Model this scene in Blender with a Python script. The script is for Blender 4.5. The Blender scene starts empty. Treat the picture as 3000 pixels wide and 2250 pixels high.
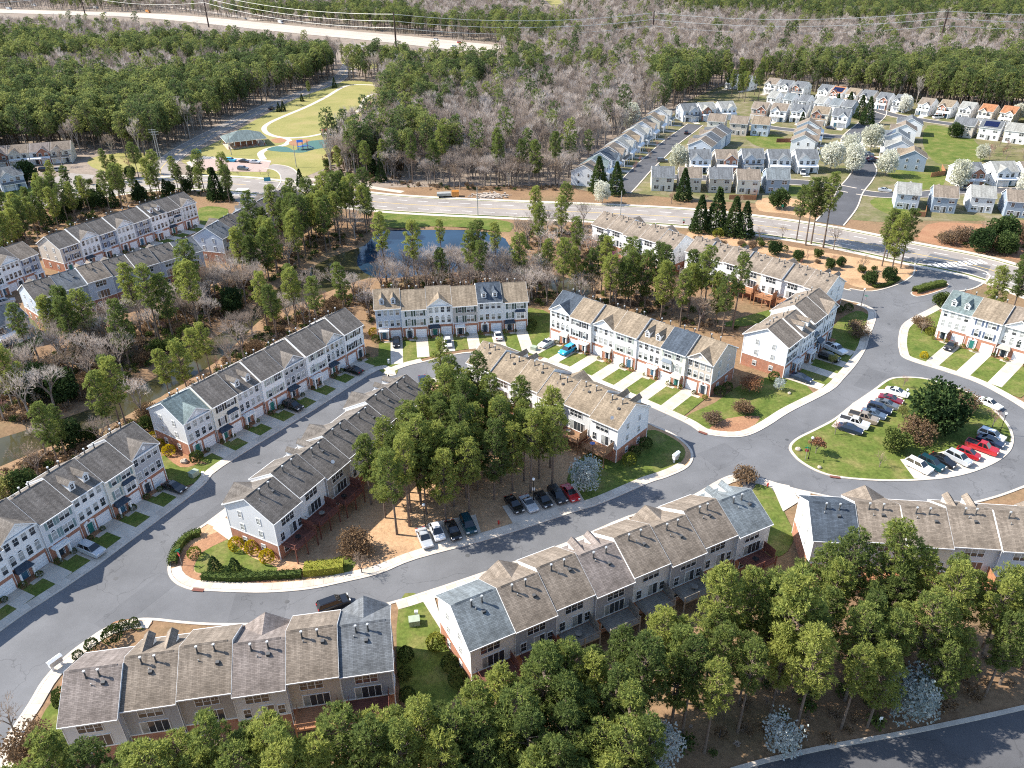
import bpy, bmesh, math, random
import numpy as np
from mathutils import Vector, Matrix
R = math.radians
rnd = random.Random(7)
scene = bpy.context.scene
COL = scene.collection
# ------------------------------------------------------------------ camera, world, sun, exposure
CAM_H = 85.0
FPX = 2283.0                      # focal length in pixels of the 3000 px wide photograph
_V = np.array([53.0, 3950.0, FPX]); DOWN = _V / np.linalg.norm(_V)
FWD = np.array([0, 0, 1.0]) - DOWN * DOWN[2]; FWD /= np.linalg.norm(FWD)
RIGHT = np.cross(DOWN, FWD); RIGHT = RIGHT if RIGHT[0] > 0 else -RIGHT
cam_data = bpy.data.cameras.new('camera'); cam = bpy.data.objects.new('camera', cam_data); COL.objects.link(cam)
cam_data.sensor_width = 36.0; cam_data.lens = 36.0 * FPX / 3000.0; cam_data.clip_start = 0.5; cam_data.clip_end = 12000
W3 = np.array([RIGHT, FWD, -DOWN])            # rows: world X, Y, Z axes in camera (x right, y down, z forward) coordinates
cx, cy, cz = W3 @ np.array([1, 0, 0]), W3 @ np.array([0, -1, 0]), W3 @ np.array([0, 0, -1])
cam.matrix_world = Matrix(((cx[0], cy[0], cz[0], 0), (cx[1], cy[1], cz[1], 0), (cx[2], cy[2], cz[2], CAM_H), (0, 0, 0, 1)))
scene.camera = cam
SUN_EL, SUN_AZ = 42.0, 170.3                  # sun stands to the left and slightly ahead (azimuth from +X, anticlockwise)
world = bpy.data.worlds.new('World'); scene.world = world; world.use_nodes = True
nt = world.node_tree; nt.nodes.clear()
sky = nt.nodes.new('ShaderNodeTexSky'); sky.sky_type = 'NISHITA'; sky.sun_disc = False
sky.sun_elevation = R(SUN_EL); sky.sun_rotation = R(90 - SUN_AZ); sky.air_density = 1.0; sky.dust_density = 0.6; sky.ozone_density = 1.2
bg = nt.nodes.new('ShaderNodeBackground'); bg.inputs[1].default_value = 0.15
wo = nt.nodes.new('ShaderNodeOutputWorld'); nt.links.new(sky.outputs[0], bg.inputs[0]); nt.links.new(bg.outputs[0], wo.inputs[0])
sl = bpy.data.lights.new('sun', 'SUN'); sl.energy = 5.0; sl.angle = R(0.53); sl.color = (1.0, 0.94, 0.84)
so = bpy.data.objects.new('sun', sl); COL.objects.link(so)
_sd = Vector((math.cos(R(SUN_AZ)) * math.cos(R(SUN_EL)), math.sin(R(SUN_AZ)) * math.cos(R(SUN_EL)), math.sin(R(SUN_EL))))
so.rotation_euler = _sd.to_track_quat('Z', 'Y').to_euler()
vs = scene.view_settings; vs.view_transform = 'Standard'; vs.look = 'None'; vs.gamma = 1.0; vs.use_curve_mapping = False; vs.exposure = 1.0
cy_ = scene.cycles; cy_.max_bounces = 6; cy_.diffuse_bounces = 3; cy_.glossy_bounces = 3; cy_.transmission_bounces = 3; cy_.transparent_max_bounces = 6
scene.cycles.pixel_filter_type = 'BLACKMAN_HARRIS'; scene.cycles.filter_width = 1.1
cy_.use_denoising = False; cy_.caustics_reflective = False; cy_.caustics_refractive = False

# ------------------------------------------------------------------ measuring the place: photograph pixel -> point at height z
def G(x, y, z=0.0):
    r = np.array([x - 1500.0, y - 1125.0, FPX]); t = (CAM_H - z) / (r @ DOWN); p = r * t
    return (float(p @ RIGHT), float(p @ FWD))
S = 3000 / 2212.0
def g(x, y, z=0.0): return G(x * S, y * S, z)
def gl(*pts): return [g(*p) for p in pts]
_K = 1000 / 2212.0; _Z = 400 / 1269.0
TL = {'r1': (0, 0, _K), 'r2': (1000, 0, _K), 'r3': (2000, 0, _K), 'r4': (0, 750, _K), 'r5': (1000, 750, _K), 'r6': (2000, 750, _K),
      'r7': (0, 1500, _K), 'r8': (1000, 1500, _K), 'r9': (2000, 1500, _K), 'T1': (1640, 280, _Z), 'T2': (2000, 200, _Z), 'T3': (2300, 200, _Z),
      'T4': (2600, 220, _Z), 'T5': (2000, 380, _Z), 'T6': (2560, 440, 440 / 1269.), 'T7': (1700, 600, .63), 'T8': (0, 380, 600 / 952.),
      'zr': (2400, 1100, 600 / 1269.), 'zp': (480, 220, 700 / 1270.), 'zf': (1080, 820, 560 / 1269.), 'za': (0, 1300, 640 / 1269.),
      'Z6': (1580, 830, 280 / 1659.), 'Z7': (2700, 840, 300 / 1659.), 'zl': (2280, 1230, 300 / 2212.), 'h1': (0, 0, 1000 / 1270.), 'h2': (1000, 0, 1000 / 1270.), 'zw': (900, 580, 800 / 1270.)}
def q(t, x, y, z=0.0):
    ox, oy, s = TL[t]; return G(ox + x * s, oy + y * s, z)
def ql(t, *pts): return [q(t, *p) for p in pts]
def project(X, Y, Z=0.0):                      # vectorised, gives the 2212-wide picture coordinates (used to sort ground into plots)
    X, Y, Z = np.asarray(X, float), np.asarray(Y, float), np.asarray(Z, float) + np.zeros_like(X)
    h = CAM_H - Z
    c = [RIGHT[i] * X + FWD[i] * Y + DOWN[i] * h for i in range(3)]
    return (1500 + FPX * c[0] / c[2]) / S, (1125 + FPX * c[1] / c[2]) / S
def inside(px, py, poly):
    px, py = np.asarray(px, float), np.asarray(py, float); r = np.zeros(px.shape, bool); n = len(poly); j = n - 1
    for i in range(n):
        xi, yi = poly[i]; xj, yj = poly[j]
        c = ((yi > py) != (yj > py)) & (px < (xj - xi) * (py - yi) / ((yj - yi) or 1e-9) + xi); r ^= c; j = i
    return r

# ------------------------------------------------------------------ materials
MATS = {}
def _new(name):
    m = bpy.data.materials.new(name); m.use_nodes = True; t = m.node_tree; t.nodes.clear()
    o = t.nodes.new('ShaderNodeOutputMaterial'); b = t.nodes.new('ShaderNodeBsdfPrincipled'); t.links.new(b.outputs[0], o.inputs[0]); MATS[name] = m
    return m, t, b
def nd(t, k, **kw):
    n = t.nodes.new(k)
    for a, v in kw.items():
        if a in n.inputs: n.inputs[a].default_value = v
        else: setattr(n, a, v)
    return n
def c4(c): return (c[0], c[1], c[2], 1)
def ramp(t, fac, stops):
    r = t.nodes.new('ShaderNodeValToRGB'); t.links.new(fac, r.inputs[0]); e = r.color_ramp.elements
    while len(e) < len(stops): e.new(0.5)
    for i, (p, c) in enumerate(stops): e[i].position = p; e[i].color = c4(c)
    return r.outputs[0]
def noise(t, scale, detail=4, rough=0.6, coord='Object', stretch=None):
    tc = t.nodes.new('ShaderNodeTexCoord'); n = nd(t, 'ShaderNodeTexNoise', Scale=scale, Detail=detail, Roughness=rough)
    if stretch:
        mp = t.nodes.new('ShaderNodeMapping'); mp.inputs['Scale'].default_value = stretch; t.links.new(tc.outputs[coord], mp.inputs[0]); t.links.new(mp.outputs[0], n.inputs['Vector'])
    else: t.links.new(tc.outputs[coord], n.inputs['Vector'])
    return n.outputs['Fac']
def mixc(t, fac, a, b, mode='MIX'):
    m = t.nodes.new('ShaderNodeMix'); m.data_type = 'RGBA'; m.blend_type = mode
    for k, v in (('Factor', fac), ('A', a), ('B', b)):
        i = [s for s in m.inputs if s.name == k and (s.type == 'RGBA' or k == 'Factor')][0]
        if isinstance(v, (int, float)): i.default_value = v
        elif isinstance(v, tuple): i.default_value = c4(v)
        else: t.links.new(v, i)
    return [s for s in m.outputs if s.type == 'RGBA'][0]
def bump(t, b, h, s=0.3, d=0.05):
    n = nd(t, 'ShaderNodeBump', Strength=s, Distance=d); t.links.new(h, n.inputs['Height']); t.links.new(n.outputs[0], b.inputs['Normal'])
def mul(c, k): return tuple(max(0, min(1, v * k)) for v in c)
def plain(name, col, rough=0.6, metal=0.0, var=0.12, scale=1.5, spec=0.3):
    m, t, b = _new(name); b.inputs['Roughness'].default_value = rough; b.inputs['Metallic'].default_value = metal; b.inputs['Specular IOR Level'].default_value = spec
    t.links.new(ramp(t, noise(t, scale, 5), [(0.3, mul(col, 1 - var)), (0.7, mul(col, 1 + var))]), b.inputs['Base Color']); return m
def ground_mat(name, cols, s1=0.12, s2=3.0, fine=0.5, rough=0.95):
    """patchy ground: big patches between two or three colours, a fine grain on top"""
    m, t, b = _new(name); b.inputs['Roughness'].default_value = rough; b.inputs['Specular IOR Level'].default_value = 0.1
    n = len(cols); big = ramp(t, noise(t, s1, 6, 0.65), [(0.3 + 0.4 * i / (n - 1), c) for i, c in enumerate(cols)])
    f = noise(t, s2, 6, 0.75)
    fin = ramp(t, f, [(0.25, (1 - fine,) * 3), (0.75, (1 + fine * 0.6,) * 3)])
    t.links.new(mixc(t, 1.0, big, fin, 'MULTIPLY'), b.inputs['Base Color']); bump(t, b, f, 0.6, 0.12); return m
def shingle(name, col):
    m, t, b = _new(name); b.inputs['Roughness'].default_value = 0.95; b.inputs['Specular IOR Level'].default_value = 0.08
    tc = t.nodes.new('ShaderNodeTexCoord')
    br = nd(t, 'ShaderNodeTexBrick', Scale=1.0); br.offset = 0.5; br.inputs['Mortar Size'].default_value = 0.012; br.inputs['Brick Width'].default_value = 0.45; br.inputs['Row Height'].default_value = 0.17
    br.inputs['Color1'].default_value = c4(mul(col, 0.8)); br.inputs['Color2'].default_value = c4(mul(col, 1.22)); br.inputs['Mortar'].default_value = c4(mul(col, 0.5)); br.inputs['Bias'].default_value = 0.0
    t.links.new(tc.outputs['Object'], br.inputs['Vector'])
    st = ramp(t, noise(t, 1.0, 6, 0.7, stretch=(1.6, 0.14, 0.14)), [(0.3, (0.68, 0.67, 0.66)), (0.62, (1.1, 1.1, 1.1))])     # weather streaks running down the slope
    bl = ramp(t, noise(t, 0.35, 4), [(0.3, (0.85,) * 3), (0.7, (1.1,) * 3)])
    c = mixc(t, 1.0, br.outputs['Color'], st, 'MULTIPLY'); c = mixc(t, 1.0, c, bl, 'MULTIPLY'); t.links.new(c, b.inputs['Base Color']); bump(t, b, br.outputs['Fac'], 0.5, 0.02); return m
def siding(name, col):
    m, t, b = _new(name); b.inputs['Roughness'].default_value = 0.6; b.inputs['Specular IOR Level'].default_value = 0.25
    tc = t.nodes.new('ShaderNodeTexCoord'); w = nd(t, 'ShaderNodeTexWave', Scale=1.6); w.wave_type = 'BANDS'; w.bands_direction = 'Z'; w.wave_profile = 'SAW'; t.links.new(tc.outputs['Object'], w.inputs['Vector'])
    lap = ramp(t, w.outputs['Fac'], [(0.0, (0.84,) * 3), (0.14, (1, 1, 1))])
    base = ramp(t, noise(t, 0.7, 5), [(0.3, mul(col, 0.93)), (0.7, col)])
    t.links.new(mixc(t, 1.0, base, lap, 'MULTIPLY'), b.inputs['Base Color']); bump(t, b, w.outputs['Fac'], 0.25, 0.02); return m
def brick(name, a, bb, mort):
    m, t, b = _new(name); b.inputs['Roughness'].default_value = 0.9; b.inputs['Specular IOR Level'].default_value = 0.15
    tc = t.nodes.new('ShaderNodeTexCoord'); mp = t.nodes.new('ShaderNodeMapping'); mp.inputs['Rotation'].default_value = (R(90), 0, R(0)); sx = nd(t, 'ShaderNodeSeparateXYZ'); cm = nd(t, 'ShaderNodeCombineXYZ'); ad = nd(t, 'ShaderNodeMath', operation='ADD')
    t.links.new(tc.outputs['Object'], sx.inputs[0]); t.links.new(sx.outputs[0], ad.inputs[0]); t.links.new(sx.outputs[1], ad.inputs[1]); t.links.new(ad.outputs[0], cm.inputs[0]); t.links.new(sx.outputs[2], cm.inputs[1])
    br = nd(t, 'ShaderNodeTexBrick', Scale=1.0); br.inputs['Brick Width'].default_value = 0.23; br.inputs['Row Height'].default_value = 0.085; br.inputs['Mortar Size'].default_value = 0.008
    br.inputs['Color1'].default_value = c4(a); br.inputs['Color2'].default_value = c4(bb); br.inputs['Mortar'].default_value = c4(mort); t.links.new(cm.outputs[0], br.inputs['Vector'])
    c = mixc(t, 1.0, br.outputs['Color'], ramp(t, noise(t, 1.2, 4), [(0.3, (0.8,) * 3), (0.7, (1.15,) * 3)]), 'MULTIPLY'); t.links.new(c, b.inputs['Base Color']); return m
def leaf(name, cols, trans=0.25, rough=0.7, scale=0.9, hue=0.25):
    """foliage: colour differs from tree to tree and from clump to clump"""
    m = bpy.data.materials.new(name); m.use_nodes = True; t = m.node_tree; t.nodes.clear(); MATS[name] = m
    oi = t.nodes.new('ShaderNodeObjectInfo'); n = noise(t, scale, 3, 0.6)
    mm = nd(t, 'ShaderNodeMath', operation='MULTIPLY_ADD'); mm.inputs[1].default_value = hue; mm.inputs[2].default_value = -hue / 2; t.links.new(oi.outputs['Random'], mm.inputs[0])
    ad = nd(t, 'ShaderNodeMath', operation='ADD'); t.links.new(n, ad.inputs[0]); t.links.new(mm.outputs[0], ad.inputs[1])
    k = len(cols); c = ramp(t, ad.outputs[0], [(0.3 + 0.4 * i / (k - 1), x) for i, x in enumerate(cols)])
    d = nd(t, 'ShaderNodeBsdfDiffuse'); tr = nd(t, 'ShaderNodeBsdfTranslucent'); t.links.new(c, d.inputs[0]); t.links.new(c, tr.inputs[0])
    mx = nd(t, 'ShaderNodeMixShader'); mx.inputs[0].default_value = trans; t.links.new(d.outputs[0], mx.inputs[1]); t.links.new(tr.outputs[0], mx.inputs[2])
    o = t.nodes.new('ShaderNodeOutputMaterial'); t.links.new(mx.outputs[0], o.inputs[0]); return m
def asphalt(name, col):
    m, t, b = _new(name); b.inputs['Roughness'].default_value = 0.85; b.inputs['Specular IOR Level'].default_value = 0.25
    base = ramp(t, noise(t, 0.09, 6, 0.65), [(0.3, mul(col, 0.8)), (0.5, col), (0.72, mul(col, 1.25))])
    grit = ramp(t, noise(t, 14, 3, 0.8), [(0.3, (0.85,) * 3), (0.7, (1.15,) * 3)])
    c = mixc(t, 1.0, base, grit, 'MULTIPLY')
    tc = t.nodes.new('ShaderNodeTexCoord'); nz = nd(t, 'ShaderNodeTexNoise', Scale=0.35, Detail=4.0); t.links.new(tc.outputs['Object'], nz.inputs['Vector'])
    vm = nd(t, 'ShaderNodeVectorMath', operation='MULTIPLY_ADD'); vm.inputs[1].default_value = (5, 5, 5); t.links.new(nz.outputs['Color'], vm.inputs[0]); t.links.new(tc.outputs['Object'], vm.inputs[2])
    vo = nd(t, 'ShaderNodeTexVoronoi', feature='DISTANCE_TO_EDGE', Scale=0.065); t.links.new(vm.outputs[0], vo.inputs['Vector'])
    cr = ramp(t, vo.outputs['Distance'], [(0.0, (0.7,) * 3), (0.006, (1, 1, 1))])                                           # sealed cracks
    t.links.new(mixc(t, 1.0, c, cr, 'MULTIPLY'), b.inputs['Base Color']); return m

ground_mat('litter', [(0.20, 0.125, 0.075), (0.26, 0.165, 0.095), (0.17, 0.13, 0.07)], 0.05, 1.2, 0.45)
ground_mat('straw', [(0.42, 0.25, 0.135), (0.48, 0.31, 0.18), (0.30, 0.18, 0.10)], 0.12, 1.8, 0.45)
ground_mat('mulch', [(0.30, 0.15, 0.085), (0.37, 0.21, 0.12)], 0.2, 2.5, 0.4)
ground_mat('lawn', [(0.075, 0.115, 0.022), (0.125, 0.155, 0.035), (0.215, 0.19, 0.07)], 0.22, 1.5, 0.5)
ground_mat('plots', [(0.10, 0.125, 0.04), (0.17, 0.155, 0.075), (0.27, 0.225, 0.16)], 0.12, 1.0, 0.4)
ground_mat('lawn_dry', [(0.20, 0.20, 0.065), (0.27, 0.25, 0.09), (0.33, 0.27, 0.12)], 0.05, 1.4, 0.3)
ground_mat('forest_floor', [(0.22, 0.175, 0.14), (0.28, 0.225, 0.18), (0.19, 0.165, 0.12)], 0.02, 0.5, 0.4)
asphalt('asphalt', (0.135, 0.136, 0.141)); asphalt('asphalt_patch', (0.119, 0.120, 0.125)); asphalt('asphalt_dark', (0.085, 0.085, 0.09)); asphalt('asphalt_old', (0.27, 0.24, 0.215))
plain('highway', (0.42, 0.36, 0.30), 0.9, var=0.12, scale=0.05)
plain('concrete', (0.46, 0.40, 0.33), 0.9, var=0.16, scale=0.6); plain('concrete_pale', (0.52, 0.46, 0.385), 0.9, var=0.12, scale=0.5)
plain('kerb', (0.50, 0.44, 0.37), 0.9, var=0.14, scale=0.7); plain('paver', (0.38, 0.28, 0.24), 0.9, var=0.15, scale=1.2)
plain('paint_white', (0.75, 0.74, 0.70), 0.7, var=0.1); plain('paint_yellow', (0.62, 0.42, 0.10), 0.7, var=0.1)
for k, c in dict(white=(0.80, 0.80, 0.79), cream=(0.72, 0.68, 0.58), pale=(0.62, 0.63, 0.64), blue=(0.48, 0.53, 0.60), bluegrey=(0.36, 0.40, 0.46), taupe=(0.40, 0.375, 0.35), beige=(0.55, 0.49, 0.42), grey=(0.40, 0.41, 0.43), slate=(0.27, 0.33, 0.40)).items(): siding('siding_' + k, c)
for k, c in dict(dark=(0.165, 0.147, 0.130), tan=(0.255, 0.205, 0.15), brown=(0.235, 0.195, 0.157), navy=(0.075, 0.092, 0.115), teal=(0.16, 0.20, 0.20), grey=(0.155, 0.165, 0.175), mauve=(0.235, 0.20, 0.18), pale=(0.30, 0.30, 0.28), rust=(0.36, 0.17, 0.09), blue=(0.18, 0.203, 0.215)).items(): shingle('roof_' + k, c)
brick('brick', (0.32, 0.115, 0.062), (0.40, 0.16, 0.09), (0.42, 0.33, 0.27))
plain('trim', (0.78, 0.78, 0.77), 0.5, var=0.04); plain('garage', (0.74, 0.75, 0.76), 0.5, var=0.04); plain('door_dark', (0.03, 0.045, 0.06), 0.4); plain('door_teal', (0.03, 0.16, 0.14), 0.4); plain('door_blue', (0.05, 0.13, 0.20), 0.4)
plain('shutter_black', (0.025, 0.026, 0.03), 0.5); plain('shutter_green', (0.03, 0.06, 0.05), 0.5); plain('shutter_teal', (0.18, 0.26, 0.26), 0.5); plain('shutter_blue', (0.09, 0.12, 0.19), 0.5); plain('shutter_red', (0.30, 0.03, 0.03), 0.5); plain('shutter_sage', (0.36, 0.40, 0.36), 0.5)
plain('hood_dark', (0.05, 0.065, 0.085), 0.35, 0.4); plain('hood_tan', (0.42, 0.37, 0.31), 0.5, 0.2)
plain('wood_red', (0.16, 0.062, 0.045), 0.8, var=0.25); plain('wood_brown', (0.26, 0.15, 0.085), 0.85, var=0.25); plain('wood_orange', (0.36, 0.175, 0.09), 0.8, var=0.2); plain('wood_grey', (0.22, 0.20, 0.17), 0.85, var=0.25)
plain('vent_metal', (0.10, 0.10, 0.10), 0.6, 0.3); plain('cap_metal', (0.6, 0.6, 0.58), 0.4, 0.5); plain('black_metal', (0.02, 0.02, 0.022), 0.45, 0.3); plain('plastic_green', (0.32, 0.37, 0.28), 0.6); plain('plastic_white', (0.75, 0.75, 0.74), 0.4)
plain('bark', (0.15, 0.115, 0.09), 0.95, var=0.35, scale=3); plain('bark_pale', (0.33, 0.285, 0.245), 0.95, var=0.25, scale=2); plain('bark_mid', (0.20, 0.165, 0.14), 0.95, var=0.3, scale=2)
plain('pole_brown', (0.055, 0.035, 0.03), 0.8); plain('wire', (0.62, 0.60, 0.55), 0.5, 0.6); plain('pole_grey', (0.36, 0.36, 0.34), 0.6, 0.3)
plain('sign_green', (0.0, 0.22, 0.12), 0.5); plain('stone', (0.42, 0.36, 0.30), 0.9, var=0.2); plain('play_blue', (0.03, 0.10, 0.35), 0.4); plain('play_red', (0.40, 0.05, 0.05), 0.4); plain('rubber_teal', (0.055, 0.13, 0.115), 0.85, var=0.15); plain('hydrant_red', (0.45, 0.04, 0.03), 0.4); plain('sign_blue', (0.06, 0.25, 0.33), 0.5); plain('solar', (0.012, 0.018, 0.06), 0.15, 0.2)
leaf('needles', [(0.120, 0.160, 0.052), (0.215, 0.260, 0.074), (0.335, 0.360, 0.095)], 0.5, hue=0.5)
leaf('needles_dark', [(0.022, 0.042, 0.018), (0.045, 0.075, 0.028), (0.07, 0.105, 0.034)], 0.2)
leaf('needles_far', [(0.105, 0.143, 0.058), (0.178, 0.216, 0.078), (0.270, 0.295, 0.095)], 0.5, hue=0.6, scale=0.2)
leaf('evergreen', [(0.035, 0.06, 0.025), (0.06, 0.095, 0.033), (0.095, 0.13, 0.042)], 0.25)
leaf('blossom', [(0.50, 0.50, 0.38), (0.70, 0.69, 0.58), (0.80, 0.79, 0.72)], 0.3)
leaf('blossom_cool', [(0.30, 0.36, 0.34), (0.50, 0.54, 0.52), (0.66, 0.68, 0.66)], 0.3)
leaf('redbud', [(0.30, 0.10, 0.18), (0.42, 0.18, 0.28), (0.36, 0.2, 0.2)], 0.3)
leaf('budding', [(0.20, 0.21, 0.07), (0.30, 0.30, 0.10), (0.34, 0.33, 0.14)], 0.3)
leaf('rusty', [(0.25, 0.12, 0.065), (0.33, 0.17, 0.09), (0.28, 0.16, 0.12)], 0.2)
leaf('brownleaf', [(0.17, 0.11, 0.065), (0.23, 0.155, 0.09), (0.2, 0.15, 0.11)], 0.2)
leaf('shrub', [(0.05, 0.075, 0.025), (0.085, 0.115, 0.032), (0.125, 0.15, 0.042)], 0.15, scale=2)
leaf('shrub_lime', [(0.14, 0.17, 0.03), (0.22, 0.23, 0.04), (0.26, 0.25, 0.05)], 0.2, scale=2)
leaf('shrub_yellow', [(0.34, 0.27, 0.015), (0.52, 0.40, 0.02), (0.60, 0.47, 0.03)], 0.2, scale=2)
leaf('twigs', [(0.30, 0.245, 0.205), (0.43, 0.36, 0.31), (0.55, 0.485, 0.435)], 0.35, hue=0.9, scale=0.1)
leaf('twigs_red', [(0.30, 0.15, 0.12), (0.36, 0.22, 0.18), (0.33, 0.2, 0.17)], 0.1, hue=0.4)
leaf('twigs_brown', [(0.25, 0.185, 0.13), (0.33, 0.25, 0.185), (0.38, 0.30, 0.23)], 0.1, hue=0.4)
def glass(name, col, rough=0.08, spec=0.9):
    m, t, b = _new(name); b.inputs['Roughness'].default_value = rough; b.inputs['Specular IOR Level'].default_value = spec
    t.links.new(ramp(t, noise(t, 0.6, 2), [(0.35, mul(col, 0.6)), (0.65, mul(col, 1.4))]), b.inputs['Base Color']); return m
glass('glass', (0.035, 0.042, 0.05)); glass('blind', (0.36, 0.37, 0.36), 0.25, 0.5); glass('car_glass', (0.012, 0.015, 0.018), 0.05)
def water(name, col):
    m, t, b = _new(name); b.inputs['Roughness'].default_value = 0.07; b.inputs['Specular IOR Level'].default_value = 0.35; b.inputs['IOR'].default_value = 1.33
    t.links.new(ramp(t, noise(t, 0.05, 5), [(0.3, mul(col, 0.6)), (0.7, mul(col, 1.4))]), b.inputs['Base Color']); bump(t, b, noise(t, 1.1, 4), 0.10, 0.05); return m
water('water', (0.052, 0.047, 0.022)); water('water_blue', (0.012, 0.03, 0.055))
def paint(name, col):
    m, t, b = _new('paint_' + name); b.inputs['Roughness'].default_value = 0.28; b.inputs['Coat Weight'].default_value = 0.6; b.inputs['Coat Roughness'].default_value = 0.06; b.inputs['Metallic'].default_value = 0.15
    t.links.new(ramp(t, noise(t, 1.0, 3), [(0.3, mul(col, 0.93)), (0.7, mul(col, 1.05))]), b.inputs['Base Color']); return m
for k, c in dict(whitecar=(0.78, 0.78, 0.77), black=(0.012, 0.012, 0.014), navy=(0.02, 0.03, 0.06), silver=(0.45, 0.47, 0.49), grey=(0.14, 0.15, 0.16), red=(0.42, 0.015, 0.02), maroon=(0.20, 0.015, 0.03), tan=(0.30, 0.25, 0.19), teal=(0.01, 0.045, 0.06), skyblue=(0.015, 0.36, 0.62), bluegrey=(0.10, 0.14, 0.20), orange=(0.55, 0.22, 0.04)).items(): paint(k, c)
plain('tyre', (0.015, 0.015, 0.015), 0.85); plain('rim', (0.42, 0.42, 0.43), 0.3, 0.8); plain('lamp_red', (0.35, 0.01, 0.01), 0.25); plain('lamp_white', (0.75, 0.75, 0.72), 0.2); plain('bed_liner', (0.03, 0.03, 0.032), 0.7)
plain('globe', (0.85, 0.85, 0.82), 0.3); plain('spray', (0.8, 0.84, 0.86), 0.4)

# ------------------------------------------------------------------ mesh helpers
class MB:
    """collects faces; build() links them as one mesh object"""
    def __init__(s): s.v = []; s.f = []; s.m = []; s.names = []
    def mi(s, mat):
        if mat not in s.names: s.names.append(mat)
        return s.names.index(mat)
    def face(s, pts, mat):
        n = len(s.v); s.v.extend(pts); s.f.append(tuple(range(n, n + len(pts)))); s.m.append(s.mi(mat))
    def box(s, x0, x1, y0, y1, z0, z1, mat, skip=''):
        n = len(s.v); s.v.extend([(x0, y0, z0), (x1, y0, z0), (x1, y1, z0), (x0, y1, z0), (x0, y0, z1), (x1, y0, z1), (x1, y1, z1), (x0, y1, z1)])
        k = s.mi(mat)
        for nm, f in (('b', (0, 3, 2, 1)), ('t', (4, 5, 6, 7)), ('f', (0, 1, 5, 4)), ('k', (2, 3, 7, 6)), ('l', (3, 0, 4, 7)), ('r', (1, 2, 6, 5))):
            if nm not in skip: s.f.append(tuple(n + i for i in f)); s.m.append(k)
    def prism(s, prof, a, b, axis, mat, caps=True, capmat=None):
        """profile of 2-D points extruded along an axis from a to b ('x': profile is (y,z); 'y': (x,z); 'z': (x,y))"""
        n = len(s.v); k = len(prof)
        P = {'x': lambda p, t: (t, p[0], p[1]), 'y': lambda p, t: (p[0], t, p[1]), 'z': lambda p, t: (p[0], p[1], t)}[axis]
        s.v.extend([P(p, a) for p in prof] + [P(p, b) for p in prof]); m = s.mi(mat)
        for i in range(k): j = (i + 1) % k; s.f.append((n + i, n + j, n + k + j, n + k + i)); s.m.append(m)
        if caps:
            cmi = s.mi(capmat or mat); s.f.append(tuple(n + i for i in range(k))[::-1]); s.m.append(cmi); s.f.append(tuple(n + k + i for i in range(k))); s.m.append(cmi)
    def tube(s, p0, p1, r0, r1, mat, n=6, cap=False):
        p0, p1 = Vector(p0), Vector(p1); d = (p1 - p0)
        if d.length < 1e-6: return
        d.normalize(); a = d.orthogonal().normalized(); b = d.cross(a); k = len(s.v); m = s.mi(mat)
        for p, r in ((p0, r0), (p1, r1)):
            for i in range(n): t = 2 * math.pi * i / n; s.v.append(tuple(p + a * (r * math.cos(t)) + b * (r * math.sin(t))))
        for i in range(n): j = (i + 1) % n; s.f.append((k + i, k + j, k + n + j, k + n + i)); s.m.append(m)
        if cap: s.f.append(tuple(range(k + n, k + 2 * n))); s.m.append(m)
    def sphere(s, c, r, mat, n=10, k=6, sz=1.0):
        b = len(s.v); m = s.mi(mat)
        for j in range(k + 1):
            p = math.pi * j / k
            for i in range(n): t = 2 * math.pi * i / n; s.v.append((c[0] + r * math.sin(p) * math.cos(t), c[1] + r * math.sin(p) * math.sin(t), c[2] + r * sz * math.cos(p)))
        for j in range(k):
            for i in range(n): i2 = (i + 1) % n; s.f.append((b + j * n + i, b + (j + 1) * n + i, b + (j + 1) * n + i2, b + j * n + i2)); s.m.append(m)
    def mesh(s, name):
        me = bpy.data.meshes.new(name); me.from_pydata(s.v, [], s.f)
        for n in s.names: me.materials.append(MATS[n])
        me.polygons.foreach_set('material_index', s.m); me.update(); return me
    def build(s, name, parent=None, smooth=False):
        me = s.mesh(name)
        if smooth: me.polygons.foreach_set('use_smooth', [True] * len(me.polygons))
        return link(name, me, parent)
def link(name, me, parent=None, loc=None, rz=None):
    o = bpy.data.objects.new(name, me); COL.objects.link(o)
    if parent: o.parent = parent
    if loc: o.location = loc
    if rz is not None: o.rotation_euler = (0, 0, rz)
    return o
def tag(o, label=None, cat=None, group=None, kind=None):
    if label: o['label'] = label
    if cat: o['category'] = cat
    if group: o['group'] = group
    if kind: o['kind'] = kind
    return o
def empty(name, loc, rz=0.0):
    o = bpy.data.objects.new(name, None); COL.objects.link(o); o.location = loc; o.rotation_euler = (0, 0, rz); o.empty_display_size = 0.5; return o
def struct(name, mb, label=None): return tag(mb.build(name), label, None, None, 'structure')
CACHE = {}
def cached(key, fn):
    if key not in CACHE: CACHE[key] = fn()
    return CACHE[key]

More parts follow.
